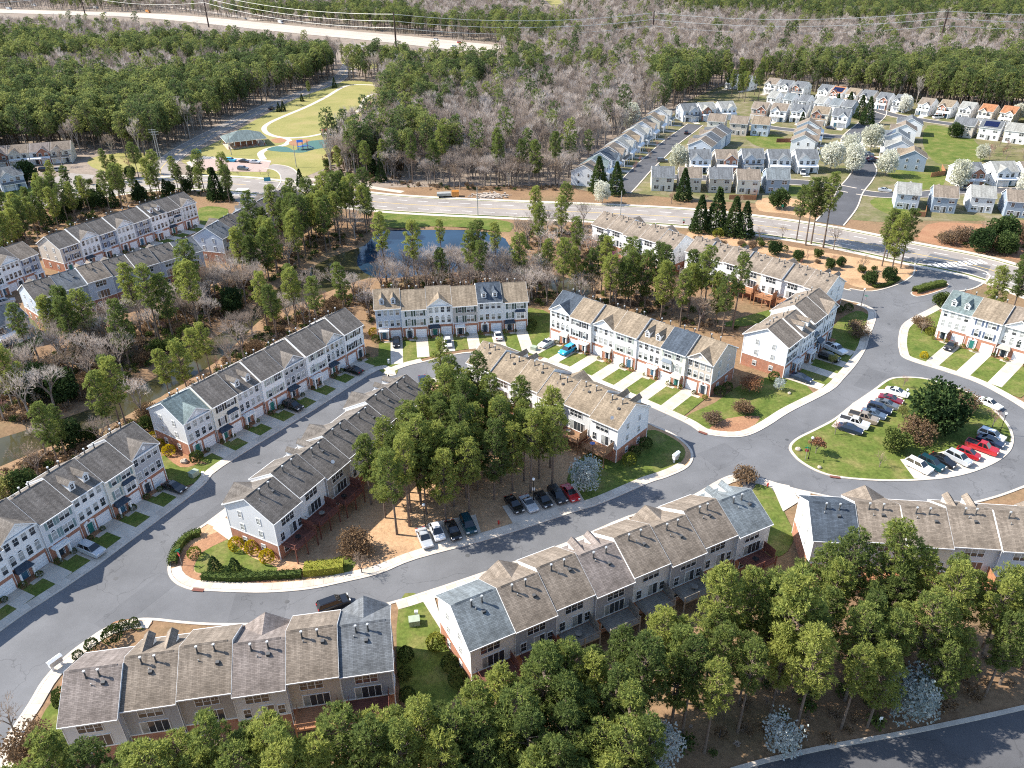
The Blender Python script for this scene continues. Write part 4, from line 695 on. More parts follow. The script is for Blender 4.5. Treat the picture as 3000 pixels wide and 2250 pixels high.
# ------------------------------------------------------------------ detached houses
def hwin(n, w=.9): return win_mesh(w * n, 1.35, rnd.choice((1, 2, 2)))
def house(pos, th, label, group, sid, roof, face, style, w=8.6, d=9.8, acc=None):
    """two-storey house; local front faces -y, ridge runs along x; origin at the middle of its base"""
    e, rise = 5.5, 2.6; rs = rnd; root = empty('detached_house', (*pos, 0.02), th); tag(root, label, 'house', group); S_ = 'siding_' + sid; RF = 'roof_' + roof; sl = rise / (d / 2); hw, hd = w / 2, d / 2; oh = .35
    mb = MB(); mb.box(-hw, hw, -hd, hd, 0, e, S_, 'bt'); 
    for s in (-1, 1): P = [(s * hw, -hd, e), (s * hw, hd, e), (s * hw, 0, e + rise - .05)]; mb.face(P if s > 0 else P[::-1], S_)
    mb.build('wall', root)
    mb = MB(); x0, x1 = -hw - .25, hw + .25; rz = e + rise
    for s in (-1, 1):
        P = [(x0, s * (hd + oh), e - oh * sl + .06), (x1, s * (hd + oh), e - oh * sl + .06), (x1, 0, rz + .06), (x0, 0, rz + .06)]; P = P if s < 0 else [P[1], P[0], P[3], P[2]]
        mb.face(P, RF); mb.face([(a, b, c - .14) for a, b, c in P][::-1], 'trim'); mb.face([P[0], (P[0][0], P[0][1], P[0][2] - .16), (P[1][0], P[1][1], P[1][2] - .16), P[1]], 'trim')
    for xx in (x0, x1): mb.prism([(-hd - oh, e - oh * sl - .14), (0, rz - .14), (hd + oh, e - oh * sl - .14), (hd + oh, e - oh * sl + .065), (0, rz + .065), (-hd - oh, e - oh * sl + .065)], xx - .02, xx + .02, 'x', 'trim')
    mb.build('roof', root)
    # projecting front gable
    gx = (-1 if style % 2 else 1) * w * .17; gw = w * .3; yf = -hd - .9; h = gw * .78; zb = e - .25; A = 'brick' if acc == 'brick' else S_
    mb = MB(); mb.box(gx - gw, gx + gw, yf, -hd, 0, zb + .02, A, 'bt'); mb.face([(gx - gw, yf, zb), (gx + gw, yf, zb), (gx, yf, zb + h - .05)], A)
    for s in (-1, 1):
        yb = -hd + (h + .35) / sl; P = [(gx + s * (gw + .3), yf - .35, zb - .22), (gx + s * (gw + .3), -hd + .3, zb - .22), (gx, yb, zb + h + .06), (gx, yf - .35, zb + h + .06)]; P = P if s > 0 else P[::-1]
        mb.face(P, RF); mb.face([(a, b, c - .1) for a, b, c in P][::-1], 'trim'); fr = [(gx + s * (gw + .3), yf - .36, zb - .42), (gx, yf - .36, zb + h - .14), (gx, yf - .36, zb + h + .07), (gx + s * (gw + .3), yf - .36, zb - .2)]; mb.face(fr if s < 0 else fr[::-1], 'trim')
    mb.build('front_gable', root)
    # porch roof over garage and door
    mb = MB(); yp = yf - 1.3; mb.face([(-hw + .2, yp, 2.95), (hw - .2, yp, 2.95), (hw - .2, yf - .003, 3.4), (-hw + .2, yf - .003, 3.4)], 'trim' if style % 3 else RF); mb.face([(-hw + .2, yp, 2.6), (-hw + .2, yp, 2.95), (-hw + .2, yf - .003, 3.4), (-hw + .2, yf - .003, 2.6)], 'trim'); mb.face([(hw - .2, yp, 2.6), (hw - .2, yf - .003, 2.6), (hw - .2, yf - .003, 3.4), (hw - .2, yp, 2.95)], 'trim'); mb.box(-hw + .2, hw - .2, yp + .002, yp + .15, 2.5, 2.74, 'trim')
    for xx in (-hw + .35, 0.1 * (1 if style % 2 else -1) * 3, hw - .35): mb.box(xx - .1, xx + .1, yp + .02, yp + .2, 0, 2.5, 'trim')
    mb.build('porch', root)
    gdx = -gx * 1.35
    link('garage_door', garage_mesh(), root, (gx, yf - .01, .05)); link('door', door_mesh('x', rs.choice(('door_dark', 'door_blue'))), root, (gdx, -hd - .01, .05))
    for x in (gx - gw * .5, gx + gw * .5): link('window', win_mesh(1.15, 1.35, rs.choice((1, 2))), root, (x, yf - .004, 3.5)); 
    link('window', win_mesh(1.3, 1.35, rs.choice((1, 2))), root, (-gx * 1.5, -hd - .004, 3.4))
    if face == 'back':
        for x, ww, z in ((-w * .28, 1.7, 3.55), (w * .25, .9, 3.55), (-w * .3, .9, .9), (w * .28, 1.7, .9)): put('window', win_mesh(ww, 1.3, rs.choice((2, 2, 1))), root, x, hd + .004, z, 'back')
        put('sliding_door', slider_mesh(1.6, 2.0), root, 0, hd + .004, .1, 'back')
    for s, fc in ((-1, 'left'), (1, 'right')):
        for yy in (-hd * .4, hd * .4): put('window', win_mesh(.75, 1.2, 2), root, s * (hw + .004), yy, 3.6, fc); put('window', win_mesh(.75, 1.2, 2), root, s * (hw + .004), yy, .9, fc)
    return root
SIDS = ['white', 'pale', 'beige', 'blue', 'cream', 'white', 'slate', 'white']; ROOFS = ['grey', 'brown', 'pale', 'tan', 'grey', 'mauve', 'blue']
CN = {'white': 'white', 'pale': 'pale grey', 'beige': 'beige', 'blue': 'light blue', 'cream': 'cream', 'slate': 'slate blue'}; ORD = ['first', 'second', 'third', 'fourth', 'fifth', 'sixth', 'seventh', 'eighth', 'ninth', 'tenth', 'eleventh', 'twelfth']
HOUSES = []; _hc = [0]
def house_line(pts, where, front, face, sids=None, roofs=None, accs=(), w=None, along_=False):
    """houses whose ridge middles were measured in the photograph; they share one heading"""
    P = [q(*p, 7.6) for p in pts]; a, b = P[0], P[-1]; th = math.atan2(b[1] - a[1], b[0] - a[0]); n = len(P)
    sp = min(math.hypot(P[i + 1][0] - P[i][0], P[i + 1][1] - P[i][1]) for i in range(n - 1)); ww = w or min(9.2, sp - 1.9)
    for i, p in enumerate(P):
        k = _hc[0]; _hc[0] += 1; sid = (sids or SIDS)[i % len(sids or SIDS)]; roof = (roofs or ROOFS)[i % len(roofs or ROOFS)]
        o = house(p, th if front > 0 else th + math.pi, f'{CN[sid]} house, {ORD[i]} {where}', 'detached houses beyond the main road', sid, roof, face, k, ww, 10.0, 'brick' if i in accs else None); HOUSES.append(o)
        # drive to its street
        fr = 1 if front > 0 else -1; c, s = math.cos(th if fr > 0 else th + math.pi), math.sin(th if fr > 0 else th + math.pi); L = lambda x, y: (p[0] + x * c - y * s, p[1] + x * s + y * c); gx = (-1 if k % 2 else 1) * ww * .17
        sheet('driveway', [L(gx - 1.5, -6.1), L(gx + 1.5, -6.1), L(gx + 1.5, -11.5), L(gx - 1.5, -11.5)], 0.05, 'concrete_pale')
def lerp_pts(t, a, b, n): return [(t, a[0] + (b[0] - a[0]) * i / (n - 1), a[1] + (b[1] - a[1]) * i / (n - 1)) for i in range(n)]
house_line([('T2', 45, 335), ('T2', 212, 325), ('T2', 395, 315)], 'of three facing the camera at the upper left', 1, 'front', ['blue', 'pale', 'white'], ['grey', 'pale', 'pale'], (1,))
house_line([('T2', 330, 432), ('T2', 540, 452), ('T2', 740, 458)], 'of three seen from behind above the small lawn', -1, 'back', ['cream', 'beige', 'blue'], ['brown', 'brown', 'tan'])
house_line([('T2', 740, 322), ('T2', 920, 335), ('T2', 1110, 345), ('T3', 350, 365), ('T3', 540, 385)], 'of five in front of the dark cedars', 1, 'front', ['beige', 'white', 'white', 'cream', 'white'], ['brown', 'brown', 'grey', 'tan', 'grey'], (0, 3))
house_line([('T2', 500, 60), ('T2', 620, 75), ('T2', 860, 100), ('T2', 985, 118), ('T2', 1120, 130)], 'of five topmost houses below the pines', 1, 'front', ['white'], ['grey', 'grey', 'brown', 'grey', 'grey'], (4,))
house_line([('T2', 870, 222), ('T2', 1020, 240), ('T2', 1160, 255), ('T2', 1310, 272), ('T2', 1450, 290), ('T2', 1570, 305)], 'of six backs behind the dark cedars', -1, 'back', ['white', 'white', 'pale'], ['pale', 'blue', 'grey'])
house_line([('T3', 400, 160), ('T3', 520, 178), ('T3', 660, 195), ('T3', 800, 212), ('T3', 950, 235), ('T3', 1110, 255), ('T4', 390, 222), ('T4', 580, 240), ('T4', 770, 258), ('T4', 960, 280), ('T4', 1160, 298)], 'of eleven along the far pine wood', 1, 'front', ['white', 'white', 'white', 'beige', 'white', 'white', 'white', 'white', 'white', 'beige', 'cream'], ['grey', 'rust', 'tan', 'grey', 'grey', 'grey', 'brown', 'tan', 'pale', 'rust', 'rust'], (1, 4, 7))
house_line([('T4', 745, 405), ('T4', 990, 428), ('T4', 1230, 458)], 'of three backs above the wide lawn', -1, 'back', ['beige', 'white', 'white'], ['grey', 'grey', 'pale'])
house_line([('T3', 185, 612), ('T3', 205, 545), ('T3', 228, 482)], 'of three gables behind the blossom trees', 1, 'front', ['white', 'white', 'white'], ['brown', 'brown', 'brown'], (), 8.0)
house_line([('T2', 190, 655), ('T2', 240, 615), ('T2', 285, 575), ('T2', 340, 540)], 'of four side-on left of the small lawn', -1, 'front', ['blue', 'blue', 'white', 'blue'], ['brown', 'grey', 'brown', 'grey'], (), 8.0)
house_line([('T2', 155, 765), ('T2', 400, 765), ('T2', 645, 758), ('T2', 890, 765), ('T2', 1145, 765)], 'of five facing the camera with porches', 1, 'front', ['white', 'taupe' if False else 'beige', 'blue', 'pale', 'white'], ['grey', 'brown', 'grey', 'grey', 'grey'], (1,))
house_line([('T5', -182, 352), ('T5', 70, 360), ('T5', 350, 365), ('T5', 610, 378), ('T5', 880, 372)], 'of five backs just above the wide road', -1, 'back', ['cream', 'beige', 'beige', 'cream', 'slate'], ['grey', 'brown', 'grey', 'brown', 'blue'])
house_line([('T4', 250, 690), ('T4', 130, 600), ('T4', 100, 520), ('T4', 170, 450), ('T4', 230, 395)][::-1], 'of five beside the wide lawn', 1, 'front', ['white', 'white', 'white', 'pale', 'grey' if False else 'slate'], ['grey', 'brown', 'blue', 'pale', 'tan'], (), 9.0)
house_line([('T6', 800, 112), ('T6', 1085, 103), ('T6', 1330, 105)], 'of three facing the far right street', 1, 'front', ['white', 'white', 'white'], ['grey', 'pale', 'brown'], (0,))
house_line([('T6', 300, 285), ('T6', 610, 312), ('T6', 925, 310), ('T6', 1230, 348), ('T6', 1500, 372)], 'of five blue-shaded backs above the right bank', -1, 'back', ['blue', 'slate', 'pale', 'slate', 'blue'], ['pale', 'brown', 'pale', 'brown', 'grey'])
house_line(lerp_pts('T1', (255, 635), (935, 118), 10), 'of ten climbing beside the wood edge', -1 if False else 1, 'front', ['slate' if False else 'pale', 'white', 'white', 'beige', 'white', 'pale', 'white', 'white', 'cream', 'white'], ['brown', 'teal', 'navy', 'brown', 'pale', 'tan', 'pale', 'brown', 'tan', 'pale'])
# far left houses behind the roadside pines
def low_row(a, b, n, label, sids):
    A, B = a, b; th = math.atan2(B[1] - A[1], B[0] - A[0]); L = math.hypot(B[0] - A[0], B[1] - A[1])
    for i in range(n):
        p = (A[0] + (B[0] - A[0]) * (i + .5) / n, A[1] + (B[1] - A[1]) * (i + .5) / n); HOUSES.append(house(p, th, label.format(ORD[i]), 'brick and white houses at the far left', sids[i % len(sids)], 'brown' if i % 2 else 'mauve', 'front', i, L / n - .02, 10, 'brick' if i % 2 == 0 else None))
low_row(q('T8', -60, 92, 7), q('T8', 330, 62, 7), 4, 'two-storey brick and white house, {} from the left in the far left row', ['white', 'cream'])
HOUSES.append(house(q('T8', 30, 185, 7), R(40), 'light blue house with its porch cut by the left edge', 'brick and white houses at the far left', 'blue', 'grey', 'front', 3)); HOUSES.append(house(g(0, 700, 4), R(60), 'navy-roofed clubhouse at the left edge above the channel', 'brick and white houses at the far left', 'slate', 'navy', 'front', 2, 9, 9))
# ------------------------------------------------------------------ trees
def rot_basis(d):
    d = d.normalized(); a = d.orthogonal().normalized(); return d, a, d.cross(a)
def tuft(mb, c, out, size, n, mat, rs, wid=.3):
    """a spray of n narrow leaf faces pointing outward from c"""
    d, a, b = rot_basis(out)
    for i in range(n):
        t = rs.uniform(0, 6.283); sp = rs.uniform(.25, .95); v = (d * (1.1 - sp * .6) + (a * math.cos(t) + b * math.sin(t)) * sp).normalized() * size * rs.uniform(.7, 1.25)
        s = v.cross(Vector((rs.uniform(-1, 1), rs.uniform(-1, 1), rs.uniform(-1, 1)))).normalized() * size * wid
        mb.face([tuple(c), tuple(c + v * .55 - s), tuple(c + v), tuple(c + v * .55 + s)], mat)
def trunk_mesh(h, r, rs, mat, bend=.5, limbs=()):
    mb = MB(); pts = []; bx, by = rs.uniform(-bend, bend), rs.uniform(-bend, bend)
    for i in range(6): t = i / 5; pts.append(Vector((bx * t * t + .12 * math.sin(3 * t), by * t * t, h * t - .1)))
    for i in range(5): mb.tube(pts[i], pts[i + 1], r * (1 - .8 * i / 5), r * (1 - .8 * (i + 1) / 5), mat, 7)
    return mb, pts
def pine(h, cr, cb, seed, needle='needles', clumps=34, tufts=22, tsz=.46, tn=5, wid=.14, flat=.7):
    """tall bare trunk, a tufted crown from cb*h upward; returns (trunk mesh, crown mesh)"""
    rs = random.Random(seed); tb, pts = trunk_mesh(h * .96, .012 * h + .03, rs, 'bark', .6); cm = MB()
    at = lambda z: pts[min(4, int(z / h * 5))].lerp(pts[min(5, int(z / h * 5) + 1)], (z / h * 5) % 1)
    for k in range(clumps):
        t = (k + rs.random() * .8) / clumps; z = h * (cb + (1 - cb) * t); prof = math.sqrt(max(.07, 1 - ((t - .34) / .68) ** 2))
        rr = cr * prof * (.2 + .95 * rs.random() ** .6) * (.6 + .4 * min(1, t * 5)); an = k * 2.399 + rs.uniform(-.5, .5); ax = at(min(z, h * .95)); c = Vector((ax.x + rr * math.cos(an), ax.y + rr * math.sin(an), z + rs.uniform(-.4, .4)))
        base = at(max(.1, z - rr * .45)); tb.tube(base, c, .05 + .02 * rr, .02, 'bark', 4); q_ = rs.uniform(.6, 1.35) * cr * .2
        for j in range(tufts):
            v = Vector((rs.gauss(0, 1), rs.gauss(0, 1), rs.gauss(.25, .8))).normalized(); p = c + Vector((v.x * q_, v.y * q_, v.z * q_ * flat)) * rs.uniform(.45, 1.0)
            tuft(cm, p, v + Vector((0, 0, .35)), tsz * rs.uniform(.7, 1.2), tn, needle, rs, wid)
    return tb.mesh('trunk'), cm.mesh('crown')
def conifer(h, cr, seed, mat='evergreen', n=900, tsz=.5, low=.04, power=.85):
    """dense cone of sprays down to the ground"""
    rs = random.Random(seed); tb, pts = trunk_mesh(h * .9, .014 * h + .03, rs, 'bark', .1); cm = MB()
    for i in range(n):
        t = rs.random() ** 1.5; z = h * (low + (1 - low) * t); R_ = cr * (1 - t) ** power * (1 + .16 * math.sin(9 * t + 5 * math.sin(i * .01)) + rs.uniform(-.12, .12)); an = rs.uniform(0, 6.283); f = rs.uniform(.72, 1.03); p = Vector((R_ * f * math.cos(an), R_ * f * math.sin(an), z))
        tuft(cm, p, Vector((math.cos(an), math.sin(an), .25)), tsz * rs.uniform(.6, 1.2), 3, mat, rs, .38)
    return tb.mesh('trunk'), cm.mesh('crown')
def bare(h, cr, seed, mat='twigs', lv=4, per=3, bark='bark_mid', tw=.035, base=.28, extra=None, up=.22, spr=1.0):
    """leafless tree: forking limbs and many fine twigs; returns (trunk, crown of twigs)"""
    rs = random.Random(seed); tb, cm = MB(), MB()
    def grow(p, d, L, r, k):
        e = p + d * L
        if k <= 1 or r > .05: tb.tube(p, e, r, r * .65, bark, 5 if k < 2 else 3)
        else:
            s = d.orthogonal().normalized() * max(tw, r); s.rotate(Matrix.Rotation(rs.uniform(0, 6.28), 3, d)); cm.face([tuple(p - s), tuple(p + s), tuple(e + s * .35), tuple(e - s * .35)], mat)
        if k >= lv: 
            for _ in range(3):
                v = (d + Vector((rs.gauss(0, .6), rs.gauss(0, .6), rs.gauss(.15, .4)))).normalized(); s = v.orthogonal().normalized() * tw * .7; f = p + (e - p) * rs.uniform(.2, 1); cm.face([tuple(f - s), tuple(f + s), tuple(f + v * L * rs.uniform(.5, .9))], mat)
                if extra:
                    x = f + v * L * .6; tuft(cm, x, v, .22, 2, extra, rs, .5)
            return
        n = per + (1 if k == 0 else 0)
        for i in range(n):
            an = 6.283 * (i + rs.uniform(-.3, .3)) / n; sp = rs.uniform(.35, .85) * (.8 if k == 0 else 1) * spr; b, a_, c_ = rot_basis(d); v = (d + (a_ * math.cos(an) + c_ * math.sin(an)) * sp + Vector((0, 0, up))).normalized(); grow(p + d * L * rs.uniform(.6, 1.0), v, L * rs.uniform(.6, .82) * (cr / (h * .33) if k == 0 else 1) ** .5, r * .58, k + 1)
    grow(Vector((0, 0, -.1)), Vector((rs.uniform(-.06, .06), rs.uniform(-.06, .06), 1)).normalized(), h * base, .016 * h + .02, 0)
    if not tb.v: tb.tube((0, 0, 0), (0, 0, 1), .1, .1, bark)
    return tb.mesh('trunk'), cm.mesh('crown')
def leafy(h, rx, rz, seed, mat, n=1500, size=.32, trunk=.3, lobes=9, bark='bark_mid', hollow=.55):
    """broad crown built from leaf sprays gathered in lobes"""
    rs = random.Random(seed); tb, pts = trunk_mesh(h * .75, .014 * h + .04, rs, bark, .2); cm = MB(); zc = h - rz; L = []
    for k in range(lobes):
        an = k * 2.399; u = rs.uniform(-.75, .85); m = math.sqrt(1 - u * u); c = Vector((rx * .55 * m * math.cos(an), rx * .55 * m * math.sin(an), zc + rz * .58 * u)); L.append((c, rs.uniform(.42, .62))); tb.tube((0, 0, h * trunk), c, .07, .03, bark, 4)
    for i in range(n):
        c, f = L[i % lobes]; v = Vector((rs.gauss(0, 1), rs.gauss(0, 1), rs.gauss(0, 1))).normalized(); p = c + Vector((v.x * rx, v.y * rx, v.z * rz)) * f * rs.uniform(hollow, 1.0)
        tuft(cm, p, v, size * rs.uniform(.6, 1.3), 3, mat, rs, .4)
    return tb.mesh('trunk'), cm.mesh('crown')
TREE = {'pine': [pine((19, 20.5, 17.5, 22, 18.5, 20)[k], (2.3, 2.5, 2.8, 2.2, 2.5, 2.9)[k], (.40, .46, .34, .52, .30, .44)[k], 100 + k, clumps=(92, 86, 104, 70, 108, 98)[k]) for k in range(6)],
        'pine_far': [pine(18 + 1.3 * k, 2.6 + .25 * k, .42 + .05 * (k % 2), 200 + k, 'needles_far', 34, 11, .8, 3, .24) for k in range(5)],
        'bare': [bare(15 + k, 4.2 + .4 * k, 300 + k, ('twigs', 'twigs', 'twigs_brown', 'twigs')[k], 5, 3, tw=.03, bark='bark_pale' if k == 1 else 'bark_mid') for k in range(4)],
        'bare_far': [bare(15 + k, 3.6, 320 + k, 'twigs', 4, 3, tw=.065, base=.40, bark='bark_pale', up=.45, spr=.72) for k in range(5)],
        'small_bare': [bare(6.2, 2.6, 340, 'twigs_brown', 4, 3, tw=.02, base=.24), bare(5.5, 2.4, 341, 'twigs_red', 4, 3, tw=.022, base=.24), bare(5.8, 2.6, 342, 'twigs_brown', 4, 4, tw=.022, base=.22, extra='rusty'), bare(6.5, 3.2, 343, 'twigs_red', 4, 4, tw=.02, base=.2, extra='redbud')],
        'cedar': [conifer(9, 2.3, 400), conifer(12, 3.1, 401, n=1300, tsz=.6), conifer(10.5, 2.7, 402, n=1100)], 'cone': [conifer(2.7, 1.05, 410, 'evergreen', 650, .2, .0, .62)],
        'holly': [leafy(7.5, 3.6, 3.6, 420, 'evergreen', 2600, .42, .1, 14), leafy(4.2, 2.2, 2.0, 421, 'shrub', 1300, .3, .1, 10)],
        'pear': [leafy(9, 3.4, 4.1, 430, 'blossom', 2300, .36, .2, 13), leafy(10.5, 3.4, 5.0, 431, 'blossom', 2300, .38, .2, 13)],
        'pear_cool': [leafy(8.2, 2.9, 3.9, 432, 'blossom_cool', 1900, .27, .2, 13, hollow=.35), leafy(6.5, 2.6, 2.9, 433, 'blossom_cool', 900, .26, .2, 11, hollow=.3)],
        'budding': [leafy(7, 2.8, 2.9, 440, 'budding', 1100, .25, .2, 11, hollow=.25)], 'redbud': [leafy(5.5, 2.4, 2.2, 441, 'redbud', 700, .24, .2, 9, hollow=.2)], 'brownbush': [leafy(3.2, 2.5, 1.6, 442, 'brownleaf', 1500, .24, .1, 10, hollow=.3), leafy(4.6, 3.2, 2.4, 443, 'brownleaf', 1900, .24, .1, 12, hollow=.3)], 'rust': [leafy(5.0, 3.0, 2.4, 444, 'rusty', 1300, .24, .1, 12, hollow=.25)]}
def plant(kind, pos, label, cat, group=None, var=0, sc=1.0, rz=None, name=None, sz=None):
    tm, cm = TREE[kind][var % len(TREE[kind])]; o = empty(name or 'tree', (pos[0], pos[1], 0.02), rnd.uniform(0, 6.28) if rz is None else rz); o.scale = (sc, sc, sz or sc); tag(o, label, cat, group); link('trunk', tm, o); link('crown', cm, o); return o
# --- scatter: minimum distance sampling inside a plot
BLOCK = []                              # footprints and streets nothing may grow in
for k, r in ROWS.items(): BLOCK.append([rp(k, -1.2, -7.5 if r['side'] == 'front' else -7.5), rp(k, r['L'] + 1.2, -7.5), rp(k, r['L'] + 1.2, DEP + (3.6 if r['side'] == 'back' else 1.5)), rp(k, -1.2, DEP + (3.6 if r['side'] == 'back' else 1.5))])
_md = smooth(main, False, 4); _fr = smooth(forest_road, False, 4); BLOCK += [offset(_md, 11.5, False) + offset(_md, -11.5, False)[::-1], offset(_fr, 6, False) + offset(_fr, -6, False)[::-1]]
_hw = smooth(hw, False, 4); BLOCK.append(offset(_hw, 30, False) + offset(_hw, -26, False)[::-1])
for t_, x_, y_ in (('r9', 1440, 1345), ('r8', 2030, 1655), ('r9', 620, 1560)):            # room round the blossom trees of the belt
    c_ = q(t_, x_, y_); BLOCK.append([(c_[0] + 4.2 * math.cos(a_ * .785), c_[1] - 2.0 + 5.5 * math.sin(a_ * .785)) for a_ in range(8)])
HB = [(o.location.x, o.location.y) for o in HOUSES]
def free(X, Y, water_=True, street=True):
    ok = np.ones(len(X), bool)
    for b in BLOCK: ok &= ~inside(X, Y, b)
    if water_: ok &= ~inside(X, Y, POND)
    if street: ok &= ~(inside(X, Y, loop) & ~inside(X, Y, central))
    for hx, hy in (HB if Y.max() > 200 else []): ok &= (X - hx) ** 2 + (Y - hy) ** 2 > 9.5 ** 2
    return ok
def scatter(poly, dmin, n, seed, **kw):
    rs = np.random.RandomState(seed); P = np.array(poly); lo, hi = P.min(0), P.max(0); c = rs.uniform(lo, hi, (n * 30, 2)); c = c[inside(c[:, 0], c[:, 1], poly)][:n * 9]; c = c[free(c[:, 0], c[:, 1], **kw)]; out = []; cell = {}
    for p in c:
        i, j = int(p[0] // dmin), int(p[1] // dmin)
        if all((p[0] - r_[0]) ** 2 + (p[1] - r_[1]) ** 2 > dmin * dmin for a_ in (-1, 0, 1) for b_ in (-1, 0, 1) for r_ in cell.get((i + a_, j + b_), ())): out.append((float(p[0]), float(p[1]))); cell.setdefault((i, j), []).append(p)
        if len(out) >= n: break
    return out
def grove(poly, dmin, n, seed, kinds, label, cat, group, s0=.85, s1=1.1, low=False, **kw):
    for i, p in enumerate(scatter(poly, dmin, n, seed, **kw)):
        vx, vy = project(p[0], p[1], 14.0)
        if vy > 1690 or vx < -60 or vx > 2272: continue                     # wholly outside the view
        k = kinds[i % len(kinds)]; vr = rnd.randrange(2) if k == 'small_bare' else (rnd.choice((2, 4, 0, 5)) if low else rnd.randrange(6)); name = {'pine': 'pine_tree', 'bare': 'bare_tree', 'cedar': 'cedar_tree', 'holly': 'holly_shrub', 'brownbush': 'brown_shrub', 'small_bare': 'bare_sapling', 'budding': 'budding_tree'}.get(k, 'tree')
        lb = label if isinstance(label, str) else label[k]; plant(k, p, lb, cat if isinstance(cat, str) else cat[k], group + (' - ' + k.replace('_', ' ') if len(set(kinds)) > 1 else ''), vr, rnd.uniform(s0, s1), None, name)
PL = {'pine': 'tree', 'bare': 'tree', 'brownbush': 'shrub', 'holly': 'shrub', 'cedar': 'tree', 'small_bare': 'tree', 'budding': 'tree'}
# bottom belt of pines
belt = [(-52, 38), (-52, 48.5), (-30, 51), (-14, 54), (-5, 57), (4, 61), (14, 65.5), (20, 68), (20, 54), (10, 40)]
grove(belt, 2.35, 120, 11, ['pine'], 'pine in the dense left part of the bottom belt', 'tree', 'pines of the bottom belt', .70, .92)
belt2 = [(20, 67), (28, 72), (35, 76), (46, 77), (60, 74), (80, 73), (82, 71), (66, 67), (50, 62.5), (38, 59.8), (27, 58), (20, 55)]
grove(belt2, 3.3, 48, 12, ['pine'], 'pine in the open right part of the bottom belt', 'tree', 'pines of the right bottom belt', .66, .88)
for p, s, v in (((33.3, 69), 1.2, 2), ((25.5, 71.0), 1.1, 4), ((46.5, 75.2), 1.08, 1)): pass
plant('pine', (33.6, 66.5), 'tallest pine of the bottom belt, bright yellow-green, before the long white-ended row', 'tree', None, 2, 1.16, 0.3, 'pine_tree'); plant('pine', (49.6, 75.7), 'high pine whose crown covers the roofs of the navy-ended row', 'tree', None, 4, 1.06, 1.0, 'pine_tree'); plant('pine', (26.0, 69.8), 'broad yellow-green pine just left of the tallest belt pine', 'tree', None, 4, 1.0, 2.0, 'pine_tree')
plant('pear_cool', q('r9', 1440, 1345), 'pale blossoming tree in the belt above the shaded street', 'tree', None, 0, 1.1, None, 'blossom_tree'); plant('pear_cool', q('r9', 620, 1560), 'greyish blossoming tree in belt shade near the bottom centre', 'tree', None, 1, 1.0, None, 'blossom_tree'); plant('pear_cool', q('r8', 2030, 1655), 'white blossoming tree at the bottom edge left of centre', 'tree', None, 0, 1.0, None, 'blossom_tree')
plant('bare', (58.5, 77.5), 'pale leafless tree behind the decks at lower right', 'tree', None, 1, .55, None, 'bare_tree')
# central pines
cen = gl((800, 1125), (785, 1075), (830, 1010), (890, 960), (960, 925), (1050, 940), (1150, 985), (1205, 1020), (1190, 1060), (1080, 1085), (950, 1135), (860, 1170))
grove(cen, 2.7, 52, 21, ['pine'], 'tall pine in the grove of the central block', 'tree', 'pines of the central grove', .68, .9)
plant('pine', g(955, 880), 'lone dark pine at the upper tip of the central grove', 'tree', None, 3, .72, None, 'pine_tree'); plant('pear_cool', g(1262, 1062), 'cool white magnolia-like blossom tree beside the brown decks', 'tree', None, 0, .95, None, 'blossom_tree')
plant('brownbush', g(770, 1195), 'big rounded brown leafless shrub by the red decks', 'shrub', None, 1, 1.0, None, 'brown_shrub'); plant('small_bare', g(782, 1238), 'leafless sapling casting a branching shadow on the lower street', 'tree', None, 0, .9, None, 'bare_sapling')
# banks of the channel and pond
bank = gl((-20, 905), (20, 790), (110, 770), (200, 720), (330, 690), (440, 640), (520, 590), (560, 640), (470, 700), (400, 750), (300, 800), (200, 860), (60, 920))
LBL = {'pine': 'pine on the {}', 'bare': 'leafless tree on the {}', 'brownbush': 'brown undergrowth shrub on the {}', 'holly': 'evergreen shrub on the {}', 'cedar': 'dark cedar on the {}', 'small_bare': 'leafless sapling on the {}', 'budding': 'tree in yellow-green bud on the {}'}
def lbl(w): return {k: v.format(w) for k, v in LBL.items()}
grove(bank, 2.9, 112, 31, ['bare', 'pine', 'bare', 'brownbush', 'bare', 'bare', 'holly', 'small_bare'], lbl('brown bank beyond the channel'), PL, 'plants on the far channel bank', .7, .95)
near_bank = gl((-20, 1130), (-20, 1030), (60, 995), (160, 960), (250, 930), (320, 890), (330, 925), (300, 950), (240, 985), (120, 1060)); grove(near_bank, 3.4, 30, 32, ['pine', 'brownbush', 'bare', 'small_bare', 'holly'], lbl('near bank behind the dark-roofed row'), PL, 'plants on the near channel bank', .6, .85)
plant('pine', g(245, 955), 'large round pine standing at the channel beside the white end wall', 'tree', None, 0, .82, None, 'pine_tree'); plant('budding', g(15, 1085), 'tree in pale spring bud at the left edge above the dark roofs', 'tree', None, 0, 1.0, None, 'budding_tree'); plant('bare', g(310, 905), 'grey leafless tree leaning over the channel by the white end wall', 'tree', None, 1, .85, None, 'bare_tree')
mid_bank = gl((340, 885), (420, 830), (510, 760), (590, 700), (690, 655), (800, 625), (805, 700), (780, 660), (700, 690), (600, 740), (480, 820), (400, 870)); grove(mid_bank, 3.0, 44, 33, ['bare', 'small_bare', 'bare', 'pine', 'brownbush'], lbl('bank directly behind the teal-ended row'), PL, 'plants behind the teal-ended row', .65, .9)
cl = gl((520, 590), (590, 520), (640, 500), (720, 500), (800, 500), (815, 512), (760, 535), (700, 552), (620, 590), (560, 628)); grove(cl, 3.8, 42, 34, ['pine', 'pine', 'bare'], lbl('point of land at the left end of the pond'), PL, 'trees at the left end of the pond', .72, .98)
grove(gl((600, 520), (700, 465), (800, 470), (815, 495), (700, 505), (620, 530)), 4.6, 12, 43, ['pine'], 'pine by the upper left corner of the pond', 'tree', 'pines by the upper pond corner', .7, .95)
